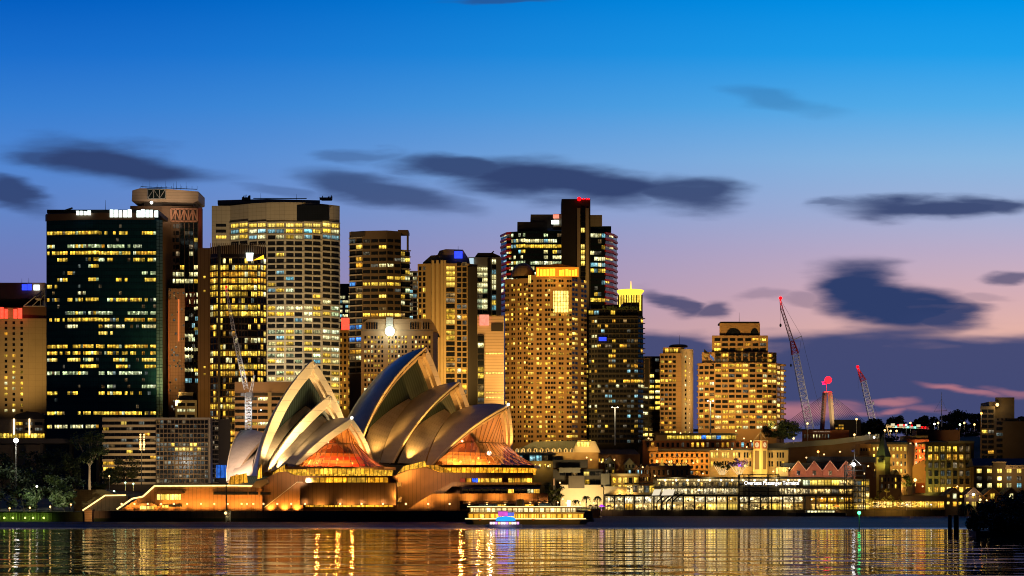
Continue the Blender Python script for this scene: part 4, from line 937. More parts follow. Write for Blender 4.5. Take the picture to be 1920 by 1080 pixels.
# 16 dark apartment tower
b = Bld('apartment_tower', 'near black apartment tower with stepped roof terraces and a few lit rooms', 1153, 1070)
ar = [(1098, 1072), (1120, 1070), (1196, 1070), (1206, 1074)]
b.wall(ar, 592, 30, DKBR); b.wall([(1101, 1074), (1170, 1074), (1196, 1074)], 579, 22, DKBR, 'upper_storeys', ybot=593); b.box(1168, 1199, 567, 580, 1076, 16, DKBR, 'penthouse'); b.box(1108, 1160, 571, 580, 1080, 16, DKBR, 'penthouse')
fl = floors(.22, .5, .09, ['warm', 'warm', 'white', 'amber', 'amber', 'cyan'])
b.facade(ar[0], ar[1], 598, 832, 4, 25, .7, .55, floors(.1, .4, .12, WARM3)); b.facade(ar[1], ar[2], 597, 832, 11, 25, .85, .55, fl, band=(.35, .8, surf('black_band', (.05, .04, .03), .6))); b.facade(ar[2], ar[3], 597, 832, 2, 25, .8, .55, fl, band=(.45, 1.5, MATS['black_band'])); b.facade((1103, 1073.7), (1195, 1073.7), 581, 591, 9, 1, .8, .7, scatter(.25, ['warm', 'cyan', 'warm']))
sign(b, 1123, 1137, 632, 639, 1068.5, SIGNB); 
r = random.Random(3); m = MB()
for i in range(60):
    c = P(r.uniform(1130, 1196), r.uniform(574, 580), 1073); m.ball(c, r.uniform(.3, .9), 5)
m.build('terrace_plants', surf('foliage_dark', (.03, .05, .015), .8), b.t); b.done()
# 17 gold crowned tower behind
b = Bld('office_tower', 'distant tower with a glowing gold disc crown and spire', 1181, 1500); b.wall([(1158, 1500), (1205, 1500)], 553, 25, DKBR)
GC = pane('gold_crown', (1, .62, .05), 1.5, (1, .7, .1), .7, fill=.5); b.box(1160, 1203, 553, 582, 1499, 20, GC, 'crown'); m = MB()
for i in range(10): x = 1160+43*i/9; m.bar(P(x, 553, 1498.6), P(x, 582, 1498.6), .7)
m.build('crown_piers', surf('gold_pier', (.3, .18, .05), .6), b.t); m = MB(); c = P(1181.5, 547, 1510); m.lathe(c, [(.1, 1.2), (6, 1.4), (11.5, 1.0), (11.5, .2), (9, -2.6), (.1, -2.6)], 20); m.build('disc', glow('gold_disc', (1, .55, .04), 2.4), b.t)
m = MB(); m.tube(P(1183, 545, 1510), P(1183, 527, 1510), .7, 6, 0, .2); m.build('spire', glow('gold_disc', (1, .55, .04), 2.4), b.t); b.done()
# 18, 19
b = Bld('apartment_tower', 'slim dark apartment block between the near black tower and the tan round shafted tower', 1221, 1125); b.wall([(1204, 1125), (1240, 1125)], 668, 25, DKBR); b.box(1208, 1218, 671, 726, 1124, .8, surf('pale_frame', (.35, .22, .13), .7), 'frame'); b.box(1209.5, 1216.5, 673, 725, 1123.7, .2, DKBR, 'frame_recess'); b.facade((1205, 1125), (1238, 1125), 700, 830, 3, 13, .8, .55, floors(.5, .8, .2, ['warm', 'bright', 'white'])); b.facade((1219, 1125), (1236, 1125), 670, 700, 2, 3, .8, .5, scatter(.2, ['dim'])); b.done()
b = Bld('apartment_tower', 'tan apartment tower with a pale round shaft down its right side', 1270, 1095)
b.wall([(1237, 1097), (1279, 1095)], 662, 25, TAN); b.wall([(1243, 1099), (1283, 1097)], 651, 18, TAN, 'upper_storeys', ybot=663); m = MB(); m.hexa([(X(1276, 1095)+4.1*(1-math.cos(t))-.2, 1098-5*math.sin(t)) for t in [math.pi*i/10 for i in range(11)]], 0, Z(655, 1095)); 
m.build('round_shaft', surf('pale_render', (.46, .36, .27), .8, var=.1), b.t); m = MB(); m.lathe(P(1272, 651, 1107), [(5.8, 0), (5.8, .8), (4.6, 1.4), (.1, 1.6)], 16); m.build('roof_cap', BROWN, b.t); b.mast(1274, 628, 648, 1105)
b.facade((1238, 1097), (1268, 1095.6), 665, 815, 4, 17, .75, .55, floors(.2, .7, .12, ['warm', 'bright', 'amber'])); b.facade((1246, 1098.8), (1272, 1097.4), 652, 662, 3, 1, .7, .7, scatter(.7, ['warm'])); b.facade((1283, 1090.8), (1288, 1090.8), 665, 815, 1, 17, .6, .5, scatter(.6, ['warm', 'white'])); b.facade((1292, 1091), (1294, 1091), 668, 815, 1, 17, .7, .2, scatter(.95, ['white'])); b.done()
# 20 stepped tan apartments
b = Bld('apartment_tower', 'broad tan apartment tower stepping in towards an arched top', 1390, 1095)
SA = surf('step_stone', (.38, .22, .10), .8, var=.12)
b.wall([(1309, 1097), (1340, 1095), (1430, 1095), (1456, 1099), (1470, 1107)], 680, 30, SA); b.wall([(1316, 1099), (1340, 1097), (1430, 1097), (1456, 1101)], 660, 26, SA, 'upper_storeys', ybot=681); b.wall([(1335, 1099), (1440, 1099)], 629, 22, SA, 'upper_storeys', ybot=661); o = b.wall([(1349, 1101), (1425, 1101)], 606, 18, SA, 'crown', ybot=630); b.box(1351, 1424, 603, 606.5, 1102, 15, BROWN, 'crown_cornice')
for x0, x1, yb, yt in ((1361, 1389, 629, 616), (1407, 1422, 628, 616)):
    m = MB(); c = (x0+x1)/2; w = (x1-x0)/2; m.slab([(X(c-w*math.cos(math.pi*i/10), 1100.5), Z(yb-(yb-yt)*math.sin(math.pi*i/10), 1100.5)) for i in range(11)], 1100.5, 1101.2); m.build('arched_window', WM['dark'], b.t)
fl = floors(.28, .62, .22, ['warm', 'warm', 'bright', 'amber', 'white'])
b.facade((1338, 1099), (1438, 1099), 632, 660, 7, 3, .75, .55, scatter(.2, ['warm', 'amber'])); b.facade((1318, 1022.4), (1340, 1097), 661, 681, 2, 2, .7, .6, scatter(.3, ['warm', 'blue'])); b.facade((1340, 1095), (1430, 1095), 661, 806, 7, 15, .8, .55, fl, off=0); b.facade((1310, 1097), (1340, 1095), 684, 806, 3, 12, .75, .55, fl); b.facade((1430, 1095), (1456, 1099), 662, 806, 3, 15, .8, .55, fl); b.facade((1456, 1099), (1470, 1107), 684, 806, 2, 12, .7, .55, fl)
for j in range(12):
    m = MB(); z = Z(686+j*10.2, 1103); m.lathe((X(1468, 1103), 1105, z), [(.2, 0), (2.2, 0), (2.2, 1.0), (.2, 1.0)], 12); m.build('balcony', SA, b.t); m = MB(); m.lathe((X(1312, 1098), 1098, z), [(.2, 0), (1.8, 0), (1.8, .9), (.2, .9)], 12); m.build('balcony', SA, b.t)
b.mast(1386, 586, 604, 1110); b.done()
# 24 dark stepped block on the right hill
b = Bld('apartment_block', 'dark stepped concrete apartment block on the hill at the right with one bright roof lamp', 1870, 1080, 'apartments')
CD = surf('raw_concrete', (.12, .09, .065), .85, var=.3, scale=.2)
b.wall([(1838, 1080), (1866, 1080)], 762, 25, CD); b.wall([(1866, 1084), (1902, 1084)], 745, 25, CD, 'lift_tower'); b.box(1855, 1870, 753, 764, 1082, 20, CD, 'plant_room'); b.wall([(1866, 1076), (1884, 1076), (1912, 1078)], 784, 25, CD, 'wing'); b.wall([(1880, 1074), (1935, 1074)], 790, 25, CD, 'wing')
b.facade((1840, 1080), (1864, 1080), 766, 862, 2, 10, .82, .62, scatter(.06, ['warm', 'amber'])); b.facade((1866, 1076), (1882, 1076), 788, 862, 1, 7, .7, .55, scatter(.1, ['warm'])); b.facade((1867, 1075.8), (1890, 1075.8), 784, 789, 3, 1, .3, .8, scatter(.5, ['warm', 'amber']))
m = MB(); m.ball(P(1870, 759, 1079), 1.0); m.build('roof_lamp', LAMPG, b.t); lamp('roof_lamp_spill', 'POINT', P(1872, 760, 1077), 1500, (1, .65, .2), b.t, .5); b.done()
# added spots without fixtures that brighten the tower facades
for px, py, Y, ax, ay, aY, e, *cc in ((30, 762, 1005, 30, 660, 1050, 78120), (330, 760, 985, 345, 520, 1060, 173600), (384, 850, 930, 384, 640, 985, 78120), (500, 790, 1070, 520, 540, 1150, 538160, (1, .74, .44)), (447, 900, 900, 447, 640, 950, 52080), (712, 700, 1060, 712, 540, 1120, 138880), (748, 800, 840, 748, 670, 900, 104160), (838, 790, 985, 838, 600, 1040, 260399), (920, 760, 950, 920, 660, 1005, 95480), (1020, 812, 962, 1022, 640, 1055, 416640), (1270, 800, 1046, 1275, 720, 1095, 95480), (1390, 800, 1032, 1390, 710, 1095, 208320), (1445, 800, 1040, 1450, 700, 1095, 60759), (925, 560, 1345, 950, 470, 1410, 60000), (1172, 560, 1345, 1140, 470, 1410, 60000), (300, 400, 1035, 310, 366, 1062, 22568, (1, .74, .5)), (345, 430, 1040, 345, 400, 1059, 7811, (1, .7, .45)), (1870, 850, 1030, 1870, 790, 1080, 7811), (647, 760, 1130, 647, 680, 1180, 60759), (331, 780, 1000, 331, 650, 1035, 34720), (490, 800, 885, 490, 740, 915, 26040)):
    flood(px, py, Y, P(ax, ay, aY), e, *cc)
# ---------------------------------------------------------------- vegetation
def leaf_mat(name, c, c2):
    m, nt, N, L, out = nodes(name); b = N('ShaderNodeBsdfPrincipled'); L(b.outputs[0], out.inputs[0]); b.inputs['Roughness'].default_value = .6
    g = N('ShaderNodeNewGeometry'); mx = N('ShaderNodeMix'); mx.data_type = 'RGBA'; L(g.outputs['Random Per Island'], mx.inputs[0]); mx.inputs[6].default_value = (*c, 1); mx.inputs[7].default_value = (*c2, 1)
    L(mx.outputs[2], b.inputs['Base Color']); return m
LEAF = leaf_mat('leaves_green', (.03, .055, .018), (.09, .13, .045)); LEAFD = leaf_mat('leaves_deep', (.02, .035, .015), (.05, .075, .028)); LEAFO = leaf_mat('leaves_olive', (.05, .06, .015), (.13, .12, .035))
LEAFV = leaf_mat('leaves_violet_lit', (.10, .06, .16), (.22, .12, .3))  # violet lamplight put into the leaf colours
BARK = surf('bark_pale', (.34, .28, .22), .8, var=.3, scale=.8); BARKD = surf('bark_dark', (.06, .045, .035), .9, var=.3)
def tree(label, px, ytop, ybase, Y, wpx, mat=None, n=1500, trunk=.3, bark=None, clumps=16, leaf=.6, name='tree', group=None, seed=None, fork=3, flat=.8, lean=0):
    r = random.Random(seed if seed is not None else int(px*7+ytop)); base = P(px, ybase, Y); top = Z(ytop, Y); H = top-base.z; W = wpx/F*Y/2
    t = thing(name, label, 'tree', base, group)
    zc = base.z + H*(trunk+1)/2; hc = H*(1-trunk)/2
    cl = []
    for i in range(clumps):
        a = r.uniform(0, 6.283); u = r.random()**.5; h = r.uniform(-1, 1)*.8; k = math.sqrt(max(1-h*h, .1))
        cl.append((Vector((base.x+lean+math.cos(a)*u*k*W*.85, base.y+math.sin(a)*u*k*W*.85, zc+h*hc*.85)), r.uniform(.22, .42)*min(W, hc*1.6)))
    tb = MB(); fk = Vector((base.x+lean*.4, base.y, base.z+H*trunk*.9)); rad = max(H*.022, .12)
    tb.tube(base-Vector((0, 0, .6)), base.lerp(fk, .5)+Vector((r.uniform(-.3, .3), 0, 0)), rad*1.3, 7, 0, rad); tb.tube(base.lerp(fk, .5), fk, rad, 7, 0, rad*.8)
    for c, q in cl[:max(fork, 3)+5]:
        md = fk.lerp(c, .5)+Vector((r.uniform(-.5, .5), r.uniform(-.5, .5), r.uniform(0, .6))); tb.tube(fk, md, rad*.55, 5, 0, rad*.35); tb.tube(md, c, rad*.35, 5, 0, rad*.1)
    tb.build('trunk', bark or BARKD, t)
    m = MB()
    for c, q in cl:
        for i in range(n//clumps):
            d = Vector((r.gauss(0, 1), r.gauss(0, 1), r.gauss(0, 1))).normalized()*q*(r.random()**.45); p = c+Vector((d.x, d.y, d.z*flat))
            a = Vector((r.gauss(0, 1), r.gauss(0, 1), r.gauss(0, .7))).normalized()*leaf*r.uniform(.5, 1.1); b = a.cross(Vector((r.gauss(0, 1), r.gauss(0, 1), r.gauss(0, 1)))).normalized()*leaf*r.uniform(.3, .6)
            m.face([p-a, p+b, p+a, p-b])
    m.build('crown', mat or LEAF, t); return t
def palm(label, px, ytop, ybase, Y, rr, group=None, mat=None):
    b = P(px, ybase, Y); t = thing('palm_tree', label, 'palm', b, group); top = P(px, ytop, Y); tb = MB(); tb.tube(b, top, .22, 6, 0, .16); tb.build('trunk', BARKD, t); m = MB(); r = random.Random(int(px))
    for i in range(22):
        a = i*2.4+r.uniform(-.2, .2); e = r.uniform(-.2, .9); pts = []
        for k in range(6):
            s = k/5*rr; pts.append(top+Vector((math.cos(a)*s*math.cos(e*.6), math.sin(a)*s*math.cos(e*.6), s*math.sin(e)-1.1*(k/5)**2*rr)))
        sd = Vector((-math.sin(a), math.cos(a), 0))
        for k in range(5):
            w0, w1 = .28*rr*.4*(1-abs(k/5-.3)), .28*rr*.4*(1-abs((k+1)/5-.3)); dr = Vector((0, 0, -.15*rr))
            m.face([pts[k], pts[k+1], pts[k+1]+sd*w1+dr*.6, pts[k]+sd*w0+dr*.6]); m.face([pts[k+1], pts[k], pts[k]-sd*w0+dr*.6, pts[k+1]-sd*w1+dr*.6])
    m.build('crown', mat or LEAF, t); return t
def street_lamp(label, px, ylamp, ybase, Y, gm=None, r=.4, e=400, c=(1, .6, .22), arm=0, group=None, name='street_lamp', heads=1):
    b = P(px, ybase, Y); h = P(px, ylamp, Y); t = thing(name, label, 'lamp post', b, group); m = MB(); m.tube(b, h-Vector((arm, 0, 0)), .14, 6, 0, .08)
    if arm: m.tube(h-Vector((arm, 0, .1)), h-Vector((0, 0, -.15)), .07, 5)
    m.build('post', STEEL if e > 0 else DARK, t); g = MB(); g.ball(h, r, 10); g.build('globe', gm or LAMPG, t)
    if e: lamp('bulb', 'POINT', h+Vector((0, -r*1.4, r*.8)), e, c, t, r=r*.7)
    return t

# ---------------------------------------------------------------- left bank
b = Bld('apartment_block', 'long banded apartment block with cream balcony bands and a finely gridded right wing', 293, 870, 'apartments')
b.wall([(193, 872), (293, 870)], 786, 20, DKBR); b.wall([(293, 869), (391, 869)], 785, 20, DKBR, 'right_wing'); b.box(391, 394.5, 783, 906, 868, 6, SILV, 'end_wall'); b.box(192, 395, 783, 786, 867, 22, SILV, 'roof')
BB = surf('cream_balcony', (.62, .50, .34), .6, var=.12)
b.facade((193, 872), (293, 870), 788, 906, 9, 11, .92, .55, scatter(.12, ['amber', 'warm', 'dim', 'bright']), band=(1.15, 1.3, BB)); b.facade((293, 869), (391, 869), 787, 906, 14, 14, .85, .7, lambda i, j, r: ('bright' if 3 < i < 12 and r.random() < .7 else 'dim') if j in (5, 6) else ('dim' if r.random() < .3 else 'dark'), band=(.4, 1.0, surf('bronze_balcony', (.34, .25, .16), .5)), pier=(.18, .8, MATS['bronze_balcony'])); b.done()
b = Bld('apartment_block', 'narrow dark balcony block with a blue lit base beside the leftmost cream shell', 412, 880, 'apartments'); b.wall([(395, 880), (432, 880)], 786, 20, DKBR); b.facade((395, 880), (410, 880), 790, 905, 2, 13, .8, .6, scatter(.12, ['dim', 'warm']), band=(.35, .9, GREYB)); b.box(405, 424, 872, 896, 878, 1, pane('blue_screen', (.02, .12, .6), .7, (.05, .25, .9), .4, fill=.4), 'blue_panel'); b.done()
flood(250, 900, 845, P(245, 850, 871), 15000, (1, .66, .28)); flood(350, 900, 850, P(345, 850, 869), 12000, (1, .62, .25))
# expressway deck
m = MB(); m.box(X(-80, 960), X(200, 960), 955, 975, Z(832, 960), Z(826, 960)); m.box(X(-80, 960), X(200, 960), 955, 955.6, Z(826, 960), Z(823, 960)); 
for x in (-30, 20, 75, 130, 180): m.box(X(x, 962), X(x+5, 962), 962, 966, 6, Z(832, 960))
o = m.build('expressway_viaduct', surf('viaduct_concrete', (.24, .21, .18), .8)); tag(o, 'concrete expressway deck behind the dark park trees at the left', 'viaduct')
# park trees
tree('tall pale trunked eucalyptus with a forked stem among the dark park trees', 168, 805, 918, 800, 82, LEAF, 1700, .42, BARK, 16, .7, 'eucalyptus_tree', fork=4, seed=5)
tree('broad park tree with a golden lit right edge beside the banded apartment block', 236, 852, 916, 760, 60, LEAFO, 1500, .2, None, 18, .6, seed=8)
GP = 'dark trees in the waterside park'
for i, (px, yt, yb, Y, w, mt, lb) in enumerate(((22, 868, 958, 700, 90, LEAFD, 'wide dark crowned tree at the far left edge of the park'), (64, 862, 955, 715, 80, LEAF, 'rounded tree in the park right of the tall star bright pole lamp'), (98, 884, 955, 695, 74, LEAF, 'grey green bushy tree at the middle of the park'), (132, 890, 956, 705, 60, LEAFD, 'dark bushy tree left of the sandstone wall corner'), (100, 835, 915, 830, 80, LEAFD, 'tall black crowned tree standing under the expressway deck'), (50, 836, 920, 840, 70, LEAFD, 'black tree behind the star bright pole lamp'), (5, 840, 920, 835, 60, LEAFD, 'black tree at the left frame edge under the cream hall'), (140, 845, 920, 815, 60, LEAFD, 'dark tree just left of the forked eucalyptus'), (207, 872, 918, 832, 46, LEAFD, 'dark tree between the eucalyptus and the golden edged tree'), (186, 905, 926, 770, 30, LEAFD, 'low dark shrub at the foot of the eucalyptus'), (120, 915, 960, 680, 50, LEAFD, 'low dark shrub tree above the left waterfront lawn'), (45, 915, 962, 680, 70, LEAFD, 'low spreading tree above the green lit railing'))):
    tree(lb, px, yt, yb, Y, w, mt, 1500, .15, None, 18, .75, group=GP, seed=40+i)
m = MB(); 
m.slab([(X(138, 690), 3), (X(138, 690), Z(918, 690)), (X(196, 690), Z(918, 690)), (X(222, 690), Z(930, 690)), (X(222, 690), 3)], 690, 700)
tag(m.build('retaining_wall', surf('sandstone', (.26, .19, .11), .85, var=.4, scale=.4, lines=(1.6, .7))), 'rough sandstone retaining wall beside the lit stair', 'wall')
m = MB(); pts = [(155, 957), (197, 929), (236, 928.5)]
for (a, c), (d, e) in zip(pts[:-1], pts[1:]): m.bar(P(a, c, 684), P(d, e, 684), .3, .5)
st = thing('garden_stair', 'second stair with a glowing handrail climbing left of the main podium stair', 'stair', P(195, 955, 684)); m.build('lit_handrail', MATS['lit_rail'], st); m = MB(); m.slab([(X(155, 685), 3.6), (X(197, 685), Z(931, 685)), (X(240, 685), Z(931, 685)), (X(240, 685), 3.6)], 684.5, 689); m.build('flight', PINKD, st)
# left waterfront
m = MB(); m.slab([(X(-60, 657), -2), (X(165, 657), -2), (X(165, 657), 3.5), (X(-60, 657), 3.5)], 656.6, 659); tag(m.build('park_seawall', surf('green_stone', (.08, .09, .035), .85, var=.5, scale=.6, lines=(1.5, .8))), 'low green stone seawall below the park', 'seawall')  # stone toned green with random variation
m = MB(); m.slab([(X(161, 656), -2), (X(175, 656), -2), (X(174, 656), 4.4), (X(160, 656), 4.4)], 654.5, 659); tag(m.build('sandstone_pier', surf('sandstone_lit', (.42, .24, .11), .85, var=.4, scale=.6, lines=(0, .8), lw=.15)), 'stacked sandstone block pier at the corner of the dark seawall', 'pier')  # lamplight put into the brighter, more orange stone colour
t = thing('waterside_railing', 'green lit railing with flood lamps on the park seawall at the far left', 'railing', P(45, 966, 656)); m = MB(); m.bar(P(-40, 962, 656.3), P(96, 962, 656.3), .15)
for i in range(24): x = -40+136*i/23; m.bar(P(x, 975, 656.3), P(x, 962, 656.3), .12)
m.build('rails', surf('railing_green_lit', (.25, .3, .12), .5), t)  # green lamplight put into the rail colour
for x in (8, 24, 47, 62, 82): m = MB(); m.ball(P(x, 971, 655.6), .35); m.build('lamp_head', glow('lamp_green', (.65, 1, .1), 6), t); lamp('bulb', 'POINT', P(x, 971, 654.6), 130, (.6, 1, .15), t, .3)
street_lamp('tall pole lamp shining like a white star above the park trees', 30, 826, 958, 690, glow('lamp_star', (1, .97, .95), 12), .95, 26000, (1, .95, .8))
for px, yl, yb, lb in ((18, 953, 963, 'leftmost orange globe lamp on the park waterfront'), (56, 952, 963, 'orange globe lamp on the waterfront below the grey green park tree'), (94, 950, 963, 'orange globe lamp at the right end of the green railing'), (133, 946, 962, 'orange globe lamp nearest the sandstone pier')):
    street_lamp(lb, px, yl, yb, 664, None, .33, 260, (1, .45, .12), group='orange globes along the park waterfront')
street_lamp('thin dark lamp mast with stacked white lamps among the park trees', 69, 912, 962, 668, LAMPW, .4, 0)
for px, yl, yb, Y, gm, e, c, lb in ((205, 893, 918, 775, LAMPG, 700, (1, .6, .2), 'orange lamp shining between the eucalyptus and the golden edged tree'), (214, 921, 930, 700, glow('lamp_mint', (.5, 1, .55), 6), 160, (.5, 1, .5), 'mint green lamp above the sandstone wall'), (235, 905, 920, 740, MATS['lamp_mint'], 200, (.6, 1, .5), 'left one of two mint lamps before the golden edged tree'), (250, 907, 920, 740, MATS['lamp_mint'], 400, (.9, .9, .3), 'right one of two mint lamps before the golden edged tree'), (157, 905, 918, 770, MATS['lamp_mint'], 160, (.5, 1, .5), 'mint green lamp left of the eucalyptus trunk')):
    street_lamp(lb, px, yl, yb, Y, gm, .35, e, c)
t = thing('floodlight_mast', 'tall floodlight mast with two columns of golden lamps before the banded apartment block', 'lamp post', P(265, 912, 720)); m = MB(); m.tube(P(265, 912, 720), P(266, 812, 720), .2, 6, 0, .12)
for i in range(7): y = 815+i*4.6; m.bar(P(262.5, y, 719.9), P(270.5, y, 719.9), .1)
m.build('mast', DARK, t)
for i in range(7):
    for x in (263.2, 270): g = MB(); g.ball(P(x, 815+i*4.6, 719.6), .34 if i != 4 else .5, 8); g.build('lamp_head', LAMPG, t)
lamp('bulb', 'POINT', P(267, 840, 717), 5200, (1, .65, .2), t, .6)
lamp('park_fill', 'POINT', P(250, 912, 735), 1500, (1, .7, .15), t, .3); lamp('park_fill', 'POINT', P(176, 908, 788), 6000, (1, .75, .42), t, .3); lamp('park_fill', 'POINT', P(60, 935, 668), 5000, (.85, .95, .6), t, .3); lamp('park_fill', 'POINT', P(110, 930, 668), 5000, (.95, .9, .5), t, .3)  # unseen fill lamps added to brighten the trunk and foliage

# ---------------------------------------------------------------- cranes and bridge
def lattice(m, p, q, w0, w1, n, r=.12, side=None):
    p, q = Vector(p), Vector(q); d = (q-p).normalized(); a = d.cross(Vector((0, 1, 0))).normalized(); c = Vector((0, 1, 0)) - d*d.y; c.normalize()
    def ringp(i): s = i/n; w = (w0+(w1-w0)*s)/2; o = p.lerp(q, s); return [o+a*w+c*w, o-a*w+c*w, o-a*w-c*w, o+a*w-c*w]
    for i in range(n):
        u, v = ringp(i), ringp(i+1)
        for k in range(4):
            m.tube(u[k], v[k], r, 4); j = (k+1) % 4
            m.tube(u[k], v[j], r*.6, 3) if (i+k) % 2 else m.tube(u[j], v[k], r*.6, 3)
            m.tube(v[k], v[j], r*.6, 3)
def red_light(p, t, r, e=0):
    g = MB(); g.ball(p, r, 10); g.build('aviation_light', LAMPR, t)
    if e: lamp('bulb', 'POINT', p+Vector((0, -r*2, 0)), e, (1, .03, .05), t, r)
CW = surf('crane_white', (.62, .60, .58), .5); CRD = surf('crane_red', (.42, .03, .025), .5)
def crane_pendants(t, lines, Y, r=.09):
    m = MB()
    for a, c in lines: m.tube(P(*a, Y), P(*c, Y), r, 4)
    m.build('pendant_lines', DARK, t)
t = thing('tower_crane', 'white lattice tower crane rising behind the leftmost shell before the round glass tower', 'crane', P(466, 806, 800)); m = MB(); lattice(m, P(466, 806, 800), P(466, 738, 800), 2.6, 2.6, 12, .16); m.build('mast', CW, t)
m = MB(); lattice(m, P(462, 730, 800), P(440, 630, 800), 1.8, 1.6, 14, .1); lattice(m, P(440, 630, 800), P(424, 540, 800), 1.5, .6, 14, .08); m.build('jib', CW, t); m = MB(); m.box(X(462, 800), X(474, 800), 798.5, 802, Z(744, 800), Z(736, 800)); m.box(X(452, 800), X(459, 800), 799, 802, Z(743, 800), Z(737, 800)); m.build('machinery_deck', surf('crane_grey', (.2, .2, .2), .5), t)
m = MB(); lattice(m, P(470, 736, 800), P(477, 704, 800), 1.2, .5, 6, .08); m.build('a_frame', CW, t); crane_pendants(t, [((477, 704), (440, 632)), ((477, 704), (446, 590))], 800, .05); red_light(P(424, 538, 799.5), t, .5, 300)
for px, y in ((470, 755), (462, 790), (490, 746), (489, 769)): g = MB(); g.ball(P(px, y, 798), .32); g.build('work_light', LAMPW, t)
lamp('work_light_spill', 'POINT', P(466, 770, 794), 2600, (.9, .95, 1), t, .5); lamp('work_light_spill', 'POINT', P(455, 700, 792), 2600, (1, .95, .9), t, .5)
Yc = 1550
t = thing('luffing_crane', 'taller luffing crane with a red banded white lattice boom leaning left over the skyline', 'crane', P(1519, 806, Yc)); m = MB(); lattice(m, P(1519, 806, Yc), P(1491, 664, Yc), 6.0, 5.0, 22, .27); m.build('boom', CW, t); m = MB(); lattice(m, P(1491, 664, Yc), P(1485, 640, Yc), 5.5, 3, 4, .4); lattice(m, P(1466, 580, Yc), P(1463, 562, Yc), 2, .8, 4, .25); m.build('red_section', CRD, t); m = MB(); lattice(m, P(1485, 640, Yc), P(1466, 580, Yc), 3, 2.0, 12, .24); m.build('jib', surf('crane_pink', (.5, .3, .28), .5), t)
m = MB(); m.bar(P(1489, 637, Yc), P(1503, 630, Yc), .7); m.build('strut', CW, t); crane_pendants(t, [((1464, 563), (1503, 630)), ((1503, 630), (1499, 660)), ((1503, 630), (1545, 800)), ((1463, 562), (1463, 608)), ((1483, 640), (1483, 684))], Yc, .12)
m = MB(); m.ball(P(1463.5, 610, Yc), 1.0, 8, 0, 1.6); m.ball(P(1483, 685, Yc), .9, 8, 0, 1.5); m.build('hook_block', DARK, t); red_light(P(1463.5, 559, Yc-1), t, 1.5, 3000)
t = thing('luffing_crane', 'shorter luffing crane with a red tipped white boom right of the cable bridge pylon', 'crane', P(1636, 800, Yc)); m = MB(); lattice(m, P(1638, 800, Yc), P(1619, 715, Yc), 5.0, 4.0, 16, .25); m.build('boom', CW, t); m = MB(); lattice(m, P(1619, 715, Yc), P(1609, 692, Yc), 4.5, 1.2, 6, .32); m.build('red_section', CRD, t); crane_pendants(t, [((1609, 690), (1637, 755)), ((1637, 755), (1648, 790)), ((1609, 700), (1609, 730))], Yc, .1); m = MB(); m.ball(P(1637.5, 756, Yc), .9, 8, 0, 1.8); m.build('hook_block', CW, t); red_light(P(1608, 688, Yc-1), t, 1.3, 2000)
Yb = 2300
t = thing('bridge_pylon', 'floodlit cable stayed bridge pylon topped by a flag and a blazing red light', 'bridge', P(1552, 806, Yb)); m = MB(); m.bar(P(1541, 812, Yb+8), P(1546.5, 735, Yb+2), 3.6, 5); m.build('leg', surf('pylon_shaded', (.22, .10, .08), .8), t); m = MB(); m.bar(P(1562, 812, Yb-8), P(1556, 735, Yb-2), 3.8, 5); m.build('leg', surf('pylon_lit', (.55, .42, .28), .8), t); m = MB(); m.bar(P(1544, 735, Yb), P(1559, 735, Yb), 4, 2); m.bar(P(1549.5, 735, Yb), P(1549.5, 714, Yb), .7); m.build('head', SILV, t)  # shade and floodlight are put into the two leg colours
m = MB(); m.face([P(1548.5, 715, Yb), P(1541, 715.5, Yb), P(1541, 721, Yb), P(1548.5, 721, Yb)]); m.build('flag', surf('flag_violet', (.55, .3, .8), .6), t); g = MB(); g.ball(P(1553, 712.5, Yb-3), 4.6, 12); g.build('aviation_light', glow('lamp_red_hot', (1, .006, .012), 6), t); lamp('bulb', 'POINT', P(1553, 712, Yb-10), 40000, (1, .03, .1), t, 3); m = MB(); m.box(X(1300, Yb), X(1760, Yb), Yb-8, Yb+8, Z(809, Yb), Z(805, Yb)); m.build('deck', CONC, t)
for i in range(17):
    k = i/16
    for a, c in (((1545, 740+i*3.2), (1468+64*k, 798)), ((1558, 740+i*3.2), (1632-60*k, 798))):
        m = MB(); m.tube(P(*a, Yb), P(*c, Yb), .30, 4); m.build('stay_cable', surf('stay_dark', (.06, .05, .06), .5), t)
lamp('pylon_flood', 'SPOT', P(1575, 812, Yb-80), 420000, (1, .75, .42), t, 3, P(1558, 765, Yb), 30, 1)

for px, Yl, ax in ((1535, Yc-60, 1503), (1660, Yc-60, 1625)): lamp('crane_fill', 'SPOT', P(px, 800, Yl), 90000, (1, .8, .68), None, 2, P(ax, 715, Yc), 90, 1)  # unseen spots added to brighten the crane booms

lamp('pier_light', 'SPOT', P(168, 966, 649), 900, (1, .6, .25), bpy.data.objects['sandstone_pier'], .3, P(168, 966, 655), 100, 1)
